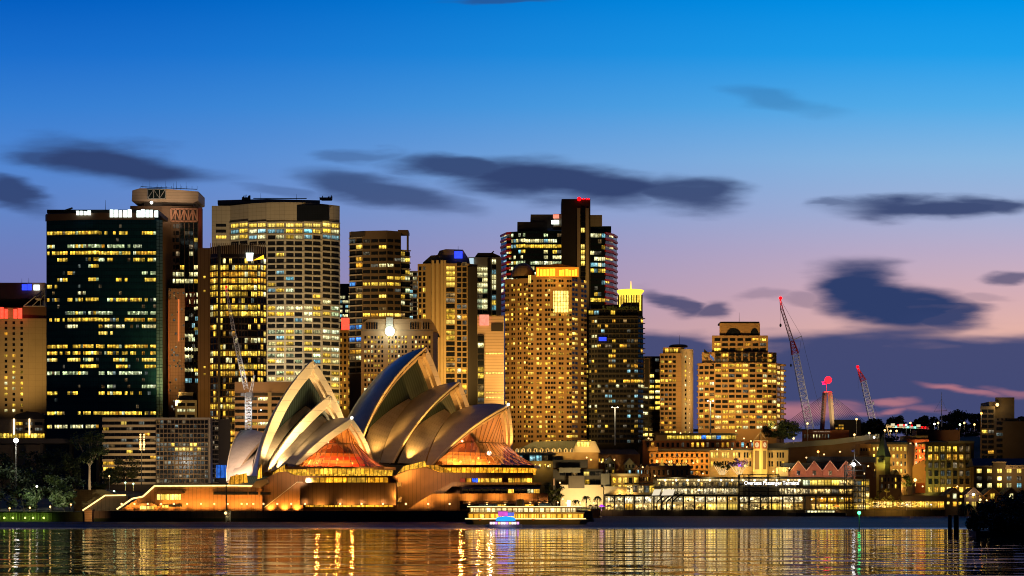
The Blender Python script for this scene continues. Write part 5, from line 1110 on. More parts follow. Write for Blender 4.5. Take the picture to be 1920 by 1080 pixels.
# ---------------------------------------------------------------- old town on the ridge
BRICK = surf('brick_red', (.22, .085, .05), .85, var=.3, scale=.4); BRICKD = surf('brick_dark', (.10, .055, .035), .85, var=.3, scale=.4); OCH = surf('ochre_render', (.48, .27, .10), .8, var=.15); SAND = surf('sand_render', (.36, .27, .16), .8, var=.2); SLATE = surf('slate_roof', (.035, .035, .045), .7, var=.3, lines=(.8, 0), lw=.1); BLUER = surf('blue_slate', (.03, .045, .10), .6, var=.2, lines=(1.2, 0), lw=.12); WHW = surf('white_render', (.60, .52, .38), .7, var=.1)
GRN = surf('copper_green', (.06, .085, .05), .6, var=.3)
W3 = ['warm', 'bright', 'amber']
def gable_roof(b, x0, x1, ye, yr, Y, D, mat, name='roof', front=True, wallmat=None):
    """front gable: ridge runs away from the viewer"""
    xm = (x0+x1)/2; m = MB(); m.slab([(X(x0-.8, Y), Z(ye, Y)), (X(xm, Y), Z(yr, Y)), (X(x1+.8, Y), Z(ye, Y))], Y+.3, Y+D); o = m.build(name, mat, b.t)
    m = MB(); m.slab([(X(x0, Y), Z(ye, Y)), (X(xm, Y), Z(yr+1.2, Y)), (X(x1, Y), Z(ye, Y))], Y, Y+.3); m.build('gable_wall', wallmat or BRICKD, b.t); return o
def hip(b, x0, x1, ye, yr, Y, D, mat, inset=8, name='roof'):
    m = MB(); a = [(X(x0, Y), Y), (X(x1, Y), Y), (X(x1, Y), Y+D), (X(x0, Y), Y+D)]; k = inset/F*Y; tp = [(a[0][0]+k, Y+D*.45), (a[1][0]-k, Y+D*.45), (a[1][0]-k, Y+D*.55), (a[0][0]+k, Y+D*.55)]
    m.hexa(a, Z(ye, Y), Z(yr, Y), 0, tp); return m.build(name, mat, b.t)
# dormer roofed house
b = Bld('dormer_house', 'long grey roofed building with a row of yellow lit dormers and a bright end gable', 1050, 1015, 'building'); b.wall([(960, 1015), (1122, 1015)], 846, 20, surf('cream_low', (.4, .28, .14), .8)); m = MB(); Y = 1014; m.slab([(X(960, Y), Z(847, Y)), (X(1002, Y), Z(828, Y)), (X(1082, Y), Z(826, Y)), (X(1072, Y), Z(847, Y))], Y, Y+12); m.build('roof', surf('zinc_roof', (.10, .11, .09), .6, lines=(1.3, 0)), b.t); m = MB(); m.slab([(X(1072, Y), Z(848, Y)), (X(1083, Y), Z(826, Y)), (X(1116, Y), Z(827, Y)), (X(1126, Y), Z(848, Y))], Y+.5, Y+14); m.build('end_gable', WHW, b.t)
for i in range(10):
    x = 966+i*11.4; o = MB(); o.slab([(X(x, 1013), Z(848, 1013)), (X(x, 1013), Z(843, 1013)), (X(x+3.6, 1013), Z(839.5, 1013)), (X(x+7.2, 1013), Z(843, 1013)), (X(x+7.2, 1013), Z(848, 1013))], 1012.5, 1016); d = o.build('dormer', WHW, b.t); o = MB(); o.box(X(x+2.3, 1012), X(x+4.9, 1012), 1012.2, 1012.5, Z(847.5, 1012), Z(842.5, 1012)); o.build('pane', WM['dim'], d)
o = b.box(1082, 1106, 829, 837, 1013.8, .6, WM['bright'], 'terrace_window'); b.done(); 
for x in (980, 1010, 1040, 1066): flood(x, 850, 1008, P(x, 842, 1014), 2100, (1, .6, .16), 150, 1)
flood(1100, 850, 1003, P(1098, 838, 1014), 7000, (1, .6, .18))
# flat roofs and boxes right of the podium
b = Bld('pavilion', 'low curved glass pavilion with a flat white roof edge right of the tallest hall', 970, 945, 'pavilion'); b.wall([(880, 945), (1036, 945)], 852, 15, DKBR); b.box(876, 1042, 848, 852, 943, 20, WHW, 'roof'); b.facade((885, 945), (1028, 945), 853, 866, 12, 1, .9, .8, scatter(1, ['dim', 'teal', 'cyan'])); b.done()
b = Bld('terrace_block', 'dark block with a row of golden wall lamps just beyond the podium tip', 1010, 925, 'building'); b.wall([(960, 925), (1037, 925)], 864, 15, surf('olive_wall', (.10, .09, .05), .8)); b.facade((998, 925), (1036, 925), 867, 879, 4, 1, .4, .5, scatter(1, ['bright', 'warm'])); b.done()
DKB = surf('dark_panel', (.055, .05, .045), .6, var=.3, lines=(4, 4)); GRB = surf('grey_cladding', (.20, .20, .18), .6, var=.2, lines=(3, 0))
b = Bld('art_museum', 'stacked dark and pale boxes of a modern museum with bright strip windows', 1075, 995, 'museum'); b.wall([(1003, 998), (1130, 998)], 880, 20, DKB); b.box(1036, 1102, 862, 877, 996, 14, DKB, 'upper_box'); b.box(1034, 1056, 855, 866, 1000, 8, GRB, 'roof_box'); b.box(1048, 1088, 877, 886, 992, 10, GRB, 'pale_box'); b.box(1066, 1096, 892, 915.5, 991, 10, surf('brown_box', (.09, .075, .06), .6), 'projecting_box'); b.box(1127, 1143, 888, 913, 991.5, 14, GRB, 'stair_box'); b.box(1096, 1142, 913, 948, 996, 10, DKB, 'rear_wall')
b.box(1003, 1040, 897, 910, 991.2, 8, surf('rose_low', (.36, .25, .2), .8), 'low_wall'); o = b.box(1051, 1131, 909, 951, 991.5, 12, WHW, 'white_wall'); b.facade((1004, 997.7), (1034, 997.7), 884, 895, 2, 1, .85, .9, scatter(1, ['green', 'bright'])); b.facade((1049, 997.7), (1128, 997.7), 884, 892, 7, 1, .9, .9, scatter(.7, ['warm', 'bright', 'green', 'dim'])); b.facade((1096, 997.7), (1126, 997.7), 899, 908, 3, 1, .9, .9, scatter(.5, ['warm', 'amber'])); b.done()
flood(1090, 945, 968, P(1090, 930, 991), 56000, (1, .68, .28), 120)
# little gabled houses
for i, (x0, x1, ye, yr, yb, Y, mt, lb) in enumerate(((1134, 1153, 868, 856, 890, 1004, surf('green_grey', (.14, .14, .10), .8), 'grey green gabled house left of the twin gables'), (1171, 1190, 870, 858, 890, 1005, MATS['green_grey'], 'grey green gabled house beside the three brick gables'), (1188, 1198, 879, 870, 905, 1003, BRICKD, 'leftmost of three small brick gables'), (1198, 1208, 879, 870, 905, 1003, BRICKD, 'middle one of three small brick gables'), (1208, 1220, 879, 870, 905, 1003, BRICKD, 'rightmost of three small brick gables'), (1160, 1176, 858, 845, 868, 1030, OCH, 'orange lit gable house higher up the slope'), (1110, 1126, 858, 848, 866, 1030, OCH, 'orange gabled cottage left on the slope'), (1176, 1190, 858, 849, 868, 1032, OCH, 'small orange gable right on the slope'))):
    b = Bld('gabled_house', lb, (x0+x1)/2, Y, 'house', group='gabled houses on the slope'); b.wall([(x0, Y), (x1, Y)], ye, 14, mt); gable_roof(b, x0, x1, ye, yr, Y, 14, BLUER, wallmat=mt); b.facade((x0, Y), (x1, Y), ye-1, yb, 3, 2, .45, .55, scatter(.4, ['warm', 'dark', 'dim', 'cyan'])); b.done()
b = Bld('terrace_row', 'dark roofed terrace with small dormers behind the gabled houses', 1130, 1018, 'houses'); b.wall([(1064, 1018), (1200, 1018)], 852, 12, BRICKD); hip(b, 1064, 1200, 852, 842, 1018, 14, SLATE); b.facade((1100, 1018), (1140, 1018), 858, 868, 6, 1, .5, .6, scatter(.9, ['amber', 'warm'])); b.done()
b = Bld('brick_terrace', 'low brown terrace with a slate roof and small lit windows', 1255, 1003, 'houses'); b.wall([(1218, 1003), (1295, 1003)], 874, 12, BRICKD); hip(b, 1218, 1295, 874, 868, 1003, 14, SLATE, 5); b.facade((1222, 1003), (1292, 1003), 878, 894, 8, 1, .35, .6, scatter(.5, ['amber', 'warm', 'dark'])); b.done()
# lit arched building
b = Bld('arched_building', 'old stone building with two rows of golden lit arches', 1170, 1000, 'building'); b.wall([(1146, 1000), (1198, 1000)], 890, 14, SAND); b.box(1145, 1199, 888, 892, 999, 15, WHW, 'cornice'); b.facade((1147, 1000), (1197, 1000), 893, 922, 5, 2, .6, .65, scatter(.85, ['bright', 'warm'])); b.done(); flood(1170, 900, 992, P(1170, 905, 1000), 2240, (1, .66, .15), 150)
# orange apartments
b = Bld('apartment_building', 'warm orange rendered apartment building with deep balconies and a small left gable', 1272, 1018, 'apartments'); b.wall([(1217, 1018), (1330, 1018)], 845, 15, OCH); b.box(1216, 1234, 838, 846, 1017, 14, OCH, 'corner_bay'); b.poly([(1221, 839), (1225, 834), (1230, 839)], 1017, 3, OCH, 'gable'); b.box(1234, 1331, 841, 845, 1016.6, 12, SLATE, 'roof'); b.facade((1218, 1018), (1330, 1018), 848, 892, 12, 4, .5, .55, scatter(.25, ['amber', 'warm', 'dark', 'dark']), band=(.4, 1.2, OCH)); 
b.done(); 
for x in (1236, 1262, 1290, 1316): flood(x, 864, 1009, P(x, 862, 1018), 4200, (1, .46, .08), 150, 1)
m = None
for i, x in enumerate((1241, 1257, 1272, 1283)):
    t = thing('shade_umbrella', 'glowing golden terrace umbrella below the orange apartments', 'umbrella', P(x, 880, 1006), 'golden umbrellas on the terrace') if i == 0 else None
    if i == 0:
        m = MB(); m.tube(P(x, 882, 1006), P(x, 866, 1006), .1); m.build('pole', STEEL, t); m = MB(); m.lathe(P(x, 873, 1006), [(2.0, 0), (.1, 1.7)], 8); m.build('canopy', pane('canopy_gold', (1, .5, .05), .9, (1, .6, .1), .4, fill=.4), t); U0 = t
    else: copy_tree(U0, None, P(x, 880, 1006))
b = Bld('brick_hotel', 'long red brick building with a violet and yellow lit rooftop bar', 1300, 1045, 'building'); b.wall([(1205, 1045), (1418, 1045)], 826, 14, BRICK); b.box(1230, 1380, 815, 827, 1046, 10, surf('bar_frame', (.2, .15, .1), .6), 'rooftop_bar'); b.box(1226, 1384, 812, 815.5, 1044, 14, DKBR, 'bar_roof'); b.facade((1250, 1045.8), (1380, 1045.8), 816, 824, 14, 1, .9, .8, lambda i, j, r: r.choice(['blue', 'bright', 'white', 'warm']) if 4 < i < 12 else 'warm'); b.facade((1210, 1045), (1416, 1045), 828, 840, 22, 1, .5, .7, scatter(.35, ['warm', 'cyan', 'white', 'amber'])); b.done()
b = Bld('long_building', 'long sandy office building with grouped windows behind the clock tower', 1400, 1020, 'building'); b.wall([(1330, 1020), (1478, 1020)], 843, 15, SAND); b.box(1329, 1479, 841, 844, 1018.6, 15, SLATE, 'parapet'); b.facade((1332, 1020), (1476, 1020), 845, 878, 28, 2, .6, .6, lambda i, j, r: None if i % 4 == 3 else ('bright' if j == 0 and i < 10 else ('warm' if r.random() < .12 else 'dark'))); b.done(); 
for x in (1350, 1385, 1410, 1455): flood(x, 884, 1006, P(x, 862, 1020), 5880, (1, .58, .13), 140, 1)
# clock tower, seen corner on
t = thing('clock_tower', 'pale square clock tower with a pyramid frame roof and two lit clock faces', 'clock tower', P(1427, 890, 1002)); Y = 1002; hw = 13.2/F*Y; c = P(1427.5, 0, Y); dia = [(c.x, Y), (c.x+hw, Y+hw), (c.x, Y+2*hw), (c.x-hw, Y+hw)]; CT = surf('clock_stone', (.55, .42, .20), .7, var=.1)
m = MB(); m.hexa(dia, 4, Z(826, Y)); m.build('shaft', CT, t)
for sx in (-1, 1):
    d = Vector((sx, 1, 0)).normalized(); n = Vector((sx, -1, 0)).normalized(); mid = Vector((c.x+sx*hw/2, Y+hw/2, 0))+n*.2; rz = math.atan2(n.x, -n.y)
    m = MB(); q = [mid-d*1.5, mid+d*1.5]; z0, z1 = Z(880, Y), Z(845, Y); m.face([q[0]+Vector((0, 0, z0)), q[1]+Vector((0, 0, z0)), q[1]+Vector((0, 0, z1)), q[0]+Vector((0, 0, z1))][::sx]); m.build('panel_shade', surf('clock_shadow', (.16, .10, .05), .8), t)  # flat panel; the recess shade is put into its dark colour
    m = MB(); z0, z1 = Z(841, Y), Z(827, Y); q = [mid-d*2.0, mid+d*2.0]; m.face([q[0]+Vector((0, 0, z0)), q[1]+Vector((0, 0, z0)), q[1]+Vector((0, 0, z1)), q[0]+Vector((0, 0, z1))][::sx]); m.build('clock_surround', surf('clock_red', (.30, .07, .03), .7), t)
    cc = mid+n*.1+Vector((0, 0, Z(834, Y))); m = MB(); pts = [cc+d*1.45*math.cos(a*math.pi/10)+Vector((0, 0, 1.45*math.sin(a*math.pi/10))) for a in range(20)]; m.face(pts[::sx]); f = m.build('clock_face', glow('clock_white', (1, .7, .3), .9), t); m = MB(); m.bar(cc+n*.08, cc+n*.08+Vector((0, 0, 1.1)), .18); m.bar(cc+n*.08, cc+n*.08+d*.8-Vector((0, 0, .3)), .18); m.build('hands', BLACK, f)
m = MB(); ap = Vector((c.x, Y+hw, Z(810, Y)))
for x, y in dia: m.bar((x, y, Z(826, Y)), ap, .3)
for a, e in zip(dia, dia[1:]+dia[:1]): m.bar((*a, Z(826, Y)), (*e, Z(826, Y)), .5)
m.tube(ap, ap+Vector((0, 0, 5)), .08, 4); m.build('pyramid_roof', surf('pyramid_steel', (.4, .3, .2), .6), t); flood(1427, 878, 982, P(1427, 848, 1003), 84000, (1, .68, .2), 110)
# lights wrapped tree
t = tree('bare tree wrapped in white fairy lights under a violet lit crown', 1385, 858, 891, 1004, 40, LEAFV, 1200, .35, surf('fairy_bark', (.3, .25, .2), .8), 14, .5, 'festive_tree'); m = MB(); r = random.Random(4)
for i in range(16): x = 1372+i*1.9+r.uniform(-1, 1); m.tube(P(1386+(x-1386)*.25, 890, 1003), P(x+r.uniform(-5, 5), 868+r.uniform(0, 8), 1002.5), .1, 4)
m.build('fairy_lights', glow('fairy_light', (1, .72, .32), 1.1), t); lamp('violet_light', 'POINT', P(1386, 872, 1000), 1500, (.4, .15, 1), t, .5)
t = tree('low tree strung with golden fairy lights left of the violet tree', 1354, 866, 891, 1004, 40, LEAFO, 900, .35, MATS['fairy_bark'], 12, .5, 'festive_tree'); m = MB()
for i in range(14): x = 1338+i*2.4; m.tube(P(1354+(x-1354)*.3, 890, 1003), P(x, 868+r.uniform(2, 12), 1002.5), .1, 4)
m.build('fairy_lights', MATS['fairy_light'], t); lamp('gold_light', 'POINT', P(1354, 878, 1000), 900, (1, .5, .12), t, .5)
# expressway approach, school, bits on the ridge
m = MB(); Y = 1062; m.slab([(X(1440, Y), Z(842, Y)), (X(1440, Y), Z(832, Y)), (X(1560, Y), Z(824, Y)), (X(1650, Y), Z(813, Y)), (X(1650, Y), Z(822, Y)), (X(1560, Y), Z(834, Y))], Y, Y+14); tag(m.build('expressway_ramp', surf('ramp_concrete', (.26, .27, .25), .8)), 'pale concrete road ramp climbing to the right over the brick arches', 'viaduct'); m = MB(); m.slab([(X(1440, Y), 8), (X(1440, Y), Z(842, Y)), (X(1560, Y), Z(834, Y)), (X(1650, Y), Z(822, Y)), (X(1650, Y), 8)], Y+1, Y+12); tag(m.build('ramp_wall', surf('ramp_brick', (.22, .13, .07), .85, var=.4, scale=.2)), 'brown retaining wall under the pale road ramp', 'wall')
b = Bld('school_building', 'dark red brick school with white lettering on its parapet above the road ramp', 1548, 1085, 'school'); b.wall([(1504, 1085), (1556, 1085)], 806, 14, BRICK); b.wall([(1556, 1084.5), (1592, 1085.5)], 806.5, 14, surf('brick_bright', (.34, .11, .05), .85), 'side_wing'); b.facade((1506, 1085), (1556, 1085), 813, 823, 9, 1, .4, .7, lambda i, j, r: 'white' if i in (3, 4, 5) else 'dim'); WL = surf('sign_letter_white', (.7, .65, .5), .6)
o = text('FORT ST PUBLIC SCHOOL', .9, P(1542, 809.3, 1084.6), b.t, 'sign_lettering', glow('letter_pale', (.8, .6, .4), .6)); b.done()
b = Bld('dark_office', 'dark office on the ridge with a few orange windows behind the brick school', 1590, 1150, 'office'); b.wall([(1564, 1150), (1614, 1150)], 787, 14, DKBR); b.facade((1566, 1150), (1582, 1150), 795, 806, 3, 2, .8, .6, scatter(.9, ['amber'])); b.done()
tree('massive round dark fig tree left of the road ramp', 1463, 788, 828, 1040, 72, LEAFD, 2600, .1, None, 24, .9, 'fig_tree', seed=11)
GH_ = 'dark trees along the ridge skyline'
for i, (px, yt, w, lb) in enumerate(((1612, 790, 40, 'dark ridge tree just left of the shorter crane foot'), (1645, 782, 52, 'rounded dark ridge tree right of the shorter crane foot'), (1680, 777, 44, 'dark ridge tree above the left end of the road gantry'), (1712, 784, 40, 'small dark ridge tree above the road gantry'), (1738, 779, 44, 'dark ridge tree left of the thin signal mast'), (1775, 777, 44, 'dark ridge tree right of the thin signal mast'), (1805, 766, 52, 'tallest dark ridge tree left of the stepped concrete block'), (1832, 772, 40, 'dark ridge tree touching the stepped concrete block'), (1916, 778, 30, 'dark tree at the right frame edge behind the stepped block'), (1590, 800, 40, 'low dark tree beside the dark ridge office'), (1660, 798, 60, 'low dark tree below the ridge skyline'), (1815, 795, 60, 'low dark tree below the tallest ridge tree'))):
    tree(lb, px, yt, yt+38, 1180+8*i, w, LEAFD, 2300, .0, None, 24, 1.05, group=GH_, seed=70+i)
m = MB(); m.tube(P(1765.5, 800, 1170), P(1765.5, 735, 1170), .35, 6, 0, .1); m.bar(P(1751, 771, 1170), P(1776, 770, 1170), .3); 
for x in (1752, 1776): m.tube(P(x, 771, 1170), P(1765.5, 748, 1170), .07, 3)
tag(m.build('signal_mast', STEEL), 'thin signal mast with a crossbar above the ridge trees', 'mast')
t = thing('road_gantry', 'steel road gantry carrying lit lane signs and red and green signals', 'gantry', P(1700, 815, 1100)); m = MB(); m.bar(P(1661, 800, 1100), P(1742, 804, 1100), .7); m.bar(P(1661, 797, 1100), P(1742, 801, 1100), .4); m.bar(P(1662, 797, 1100), P(1667, 818, 1100), .6); m.bar(P(1740, 801, 1100), P(1740, 818, 1100), .6); m.build('frame', WHITE, t)
for x, y, k in ((1674, 796, 'w'), (1689.5, 797, 'w'), (1722, 798, 'w'), (1680, 800.5, 'g'), (1684, 797.5, 'r'), (1695, 797.5, 'r'), (1702, 801, 'g'), (1710, 798, 'r'), (1716, 801.5, 'g'), (1729, 801, 'r'), (1735, 801.5, 'r')):
    m = MB()
    if k == 'w': m.box(X(x-3.5, 1099), X(x+3.5, 1099), 1098.6, 1099.2, Z(y+2.5, 1099), Z(y-2, 1099)); m.build('lane_sign', glow('sign_cream', (.9, .8, .5), .9), t)
    else: m.ball(P(x, y, 1098.5), .5); m.build('signal', LAMPR if k == 'r' else glow('lamp_teal', (.1, 1, .7), 5), t)
RL = 'street lamps along the ridge roads'
for px, yl, yb, Y, e, gm, lb in ((1514, 794, 826, 1075, 700, LAMPG, 'golden street lamp before the taller crane foot'), (1606, 786, 816, 1090, 900, LAMPG, 'tall curved street lamp right of the dark ridge office'), (1488, 822, 832, 1058, 700, LAMPG, 'golden lamp at the lower end of the road ramp'), (1602, 815, 824, 1058, 700, LAMPG, 'golden lamp at the end of the brick school'), (1630, 812, 822, 1058, 900, LAMPG, 'golden lamp on the ramp left of the gantry'), (1639, 820, 826, 1056, 500, LAMPW, 'bluish white lamp at the top of the ramp'), (1659, 807, 822, 1095, 600, LAMPG, 'golden lamp at the left gantry leg'), (1670, 808, 820, 1096, 600, LAMPG, 'left lamp of the pair under the gantry'), (1681, 808, 820, 1096, 600, LAMPG, 'right lamp of the pair under the gantry'), (1699, 797, 816, 1098, 900, LAMPW, 'bright white lamp above the middle of the gantry'), (1707, 793, 812, 1105, 700, LAMPG, 'golden lamp right of the bright white gantry lamp'), (1752, 795, 812, 1105, 900, LAMPW, 'bright white lamp right of the gantry'), (1759, 793, 812, 1110, 700, LAMPG, 'golden lamp beside the signal mast foot'), (1808, 793, 806, 1120, 700, LAMPG, 'golden lamp under the tallest ridge tree'), (1800, 796, 806, 1122, 300, glow('lamp_green_pale', (.6, 1, .5), 6), 'small greenish lamp under the ridge trees'), (1827, 796, 808, 1120, 500, LAMPG, 'small golden lamp left of the stepped block'), (1840, 775, 800, 1070, 1500, glow('lamp_orange', (1, .3, .04), 10), 'orange lamp on the corner of the stepped block'), (1534, 847, 862, 1030, 900, MATS['lamp_orange'], 'deep orange lamp before the brown ramp wall')):
    street_lamp(lb, px, yl, yb, Y, gm, .62, e, (1, .6, .2) if gm is LAMPG else (.9, .95, .8), group=RL)
for px, yl, yb, Y, lb in ((1153, 764, 835, 960, 'left one of two tall white twin headed lamp columns'), (1332, 752, 816, 985, 'right one of two tall white twin headed lamp columns')):
    t = thing('lamp_column', lb, 'lamp post', P(px, yb, Y)); m = MB(); m.tube(P(px, yb, Y), P(px, yl, Y), .32, 6); m.bar(P(px-6, yl, Y), P(px+6, yl, Y), .25); m.build('column', surf('column_white', (.75, .7, .6), .5), t)
    for s in (-5, 5): g = MB(); g.ball(P(px+s, yl-.3, Y), .45, 8, 0, .6); g.build('lamp_head', LAMPW, t)
    lamp('bulb', 'POINT', P(px, yl+3, Y-4), 1500, (1, .9, .65), t, .5)
# pink stepped gables
b = Bld('warehouse_row', 'row of pink warehouse gables with white scalloped edges', 1540, 1002, 'warehouses'); PK = surf('pink_brick', (.36, .17, .12), .85, var=.25); b.wall([(1476, 1002), (1604, 1002)], 884, 14, PK); b.box(1470, 1606, 868, 884, 1006, 12, BLUER, 'roof')
for i in range(4):
    x = 1497+i*29.8; m = MB(); n = 6; pts = []
    for k in range(-n, n+1): pts.append((x+k*14.5/n, 864+abs(k)*3.1))
    Y = 1001.6; m.slab([(X(x-14.7, Y), Z(890, Y))]+[(X(a, Y), Z(c, Y)) for a, c in pts]+[(X(x+14.7, Y), Z(890, Y))], Y, Y+1); g = m.build('gable', PK, b.t); m = MB()
    for (a, c), (d, e) in zip(pts[:-1], pts[1:]): m.bar(P(a, c, Y-.2), P(d, e, Y-.2), .35)
    m.build('coping', surf('coping_white', (.7, .55, .45), .7), g); m = MB(); m.lathe(P(x, 883, Y-.3), [(.05, 0), (1.3, 0), (1.3, .2)], 12); m.build('arch', PK, g); m = MB(); m.box(X(x-3, Y), X(x+3, Y), Y-.3, Y, Z(891, Y), Z(883, Y)); m.build('window', WM['dim'], g)
b.box(1460, 1478, 876, 893, 1001, 12, WHW, 'left_wing'); m = MB(); m.tube(P(1471, 881, 1000.8), P(1471, 881, 1000.4), 1.1, 14); m.build('round_window', WM['bright'], b.t); b.done(); 
for x in (1500, 1530, 1560, 1590): flood(x, 890, 994, P(x, 877, 1002), 1819, (1, .5, .3), 150, 1)
b = Bld('hall', 'low blue roofed hall behind the pink warehouse gables', 1590, 1010, 'hall'); b.wall([(1520, 1010), (1640, 1010)], 866, 12, BRICKD); b.box(1520, 1642, 856, 867, 1009, 14, BLUER, 'roof'); b.facade((1560, 1010), (1580, 1010), 868, 876, 2, 1, .5, .5, scatter(.8, ['amber'])); b.done()
# spire tower house
b = Bld('spired_house', 'red brick house with a tall pointed green spire on its square tower', 1658, 1001, 'house'); b.wall([(1640, 1004), (1692, 1004)], 894, 14, BRICKD); 
for x0, x1, yr in ((1642, 1658, 882), (1674, 1690, 881)): gable_roof(b, x0, x1, 895, yr, 1002.5, 14, SLATE, wallmat=BRICKD)
b.wall([(1648, 993), (1690, 993)], 890, 5, BRICKD, 'porch'); b.facade((1650, 993), (1689, 993), 893, 918, 6, 2, .35, .6, scatter(.35, ['warm', 'dim', 'white'])); tw = MB(); Y = 998; tw.hexa([(X(1659, Y), Y), (X(1672, Y), Y+4), (X(1659, Y), Y+8), (X(1646, Y), Y+4)], 8, Z(856, Y)); tw.hexa([(X(1659, Y), Y-.8), (X(1675, Y), Y+4), (X(1659, Y), Y+8.8), (X(1643, Y), Y+4)], Z(873, Y), Z(870, Y)); o = tw.build('tower', surf('tower_stone', (.40, .36, .12), .8, var=.2), b.t); m = MB(); base = [(X(1659, Y), Y-1), (X(1674, Y), Y+4), (X(1659, Y), Y+9), (X(1644, Y), Y+4)]; cx = X(1658.5, Y); m.hexa(base, Z(856.5, Y), Z(812, Y), 0, [(cx-.05, Y+3.9), (cx+.05, Y+3.9), (cx+.05, Y+4.1), (cx-.05, Y+4.1)]); m.build('spire', GRN, o)
for x in (1650, 1653, 1656): m = MB(); m.box(X(x-.8, 995), X(x+.8, 995), 995.3, 999, Z(867, 995), Z(860, 995)); m.build('tower_window', WM['dark'], o)
b.facade((1642, 1004), (1690, 1004), 897, 915, 7, 1, .4, .6, scatter(.4, ['warm', 'dim', 'dark'])); b.done(); flood(1640, 892, 983, P(1653, 866, 996), 36400, (1, .88, .2), 34)

b = Bld('brown_hotel', 'brown stone hotel with golden windows behind the green spire', 1672, 1020, 'hotel'); b.wall([(1633, 1020), (1701, 1020), (1711, 1030)], 832, 16, surf('brown_stone', (.26, .17, .085), .8, var=.2)); b.box(1632, 1702, 829.5, 833, 1018.8, 16, SLATE, 'cornice'); b.facade((1635, 1020), (1701, 1020), 835, 890, 9, 4, .42, .55, lambda i, j, r: r.choice(['warm', 'bright']) if r.random() < (.75 if j < 2 else .25) else 'dim'); b.box(1612, 1633, 832, 853, 1018, 10, OCH, 'side_wing'); b.facade((1612, 1018), (1633, 1018), 838, 848, 4, 1, .4, .5, scatter(.8, ['amber', 'dark'])); b.done(); flood(1690, 915, 1000, P(1690, 885, 1020), 28000, (1, .62, .15), 110); flood(1672, 880, 1008, P(1672, 850, 1020), 12600, (1, .62, .15), 110)
b = Bld('red_building', 'orange red lit building squeezed between the brown hotel and the tall warehouse', 1722, 1050, 'building'); b.wall([(1700, 1050), (1742, 1050)], 824, 14, surf('vermilion_render', (.5, .13, .05), .8)); b.box(1695, 1740, 817, 825, 1052, 12, SAND, 'upper_storey'); b.facade((1704, 1050), (1738, 1050), 828, 885, 6, 5, .55, .6, scatter(.5, ['white', 'warm', 'dark', 'amber'])); b.box(1718, 1800, 806, 826, 1072, 12, BRICKD, 'rear_wing'); b.done(); flood(1722, 895, 1036, P(1722, 855, 1050), 50400, (1, .5, .15), 110)
m = MB(); m.slab([(X(1700, 1030), Z(880, 1030)), (X(1734, 1030), Z(862, 1030)), (X(1734, 1030), Z(905, 1030)), (X(1700, 1030), Z(905, 1030))], 1030, 1034); tag(m.build('stone_stair', OCH), 'golden lit stone stair climbing beside the tall warehouse', 'stair')
street_lamp('blazing golden street lamp at the foot of the lit stone stair', 1716, 900, 912, 1012, LAMPG, .9, 12000, (1, .55, .12)); tree('small tree lit green and gold at the foot of the tall warehouse', 1700, 890, 918, 1000, 34, LEAFO, 900, .2, None, 12, .5, seed=21); lamp('tree_uplight', 'POINT', P(1700, 908, 994), 700, (.8, 1, .15), None, .4)
# tall warehouse
b = Bld('tall_warehouse', 'tall dark brick warehouse with seven columns of windows and arched tops', 1783, 1003, 'warehouse'); b.wall([(1735, 1003), (1826, 1003)], 830, 20, surf('warehouse_brick', (.22, .15, .07), .85, var=.25)); b.box(1734, 1778, 828, 831, 1002, 20, BRICKD, 'parapet'); b.box(1778, 1827, 826.5, 831, 1002, 20, SAND, 'parapet'); b.box(1735, 1772, 831, 858, 1002.7, .3, BRICKD, 'dark_storey')
b.facade((1738, 1002.4), (1820, 1002.4), 834, 926, 7, 6, .56, .62, lambda i, j, r: ('warm' if r.random() < .9 else 'dim') if j == 0 else (('amber' if r.random() < .7 else 'dim') if j == 1 else (r.choice(['bright', 'amber', 'warm']) if j == 5 else r.choice(['dark', 'dark', 'dim', 'dim']))), pier=(.7, .5, MATS['warehouse_brick'])); b.done(); flood(1737, 920, 987, P(1748, 895, 1003), 12600, (.9, .95, .2), 90); flood(1800, 930, 985, P(1800, 910, 1003), 3639, (1, .55, .15), 110)
# bond store with lettering
b = Bld('bond_store', 'long dark bond store with a blue roof and dark lettering on a pale parapet band', 1880, 985, 'warehouse'); b.wall([(1826, 985), (1960, 985)], 874, 18, surf('bond_brick', (.10, .075, .045), .85, var=.3)); hip(b, 1825, 1960, 874, 859, 985.5, 16, BLUER, 3); b.box(1862, 1886, 867, 876, 983.8, 2, MATS['bond_brick'], 'pediment'); b.box(1861, 1887, 865.5, 867.5, 983.4, 2.4, SAND, 'pediment_cap'); b.box(1826, 1862, 873, 875, 984.2, .8, SAND, 'string_course'); b.box(1885, 1960, 872, 879, 984, 1, surf('sign_band', (.30, .22, .14), .8), 'sign_band')
text('METCALFE BOND', 1.75, P(1916, 875.6, 983.9), b.t, 'sign_lettering', BLACK, .05, 0, .95); 
for x in (1836, 1855, 1874, 1892, 1911, 1930):
    for j, y in enumerate((883, 897, 910)):
        b.W.append((P(x, y, 984.9), 0, 2.4, 2.2, 'bright' if j == 0 or x == 1874 else (['dim', 'dim', 'warm'][j] if j == 1 else R.choice(['white', 'warm', 'cyan'])), 'window'))
b.done(); flood(1900, 896, 971, P(1902, 876, 984), 9000, (1, .62, .25), 130, 1)
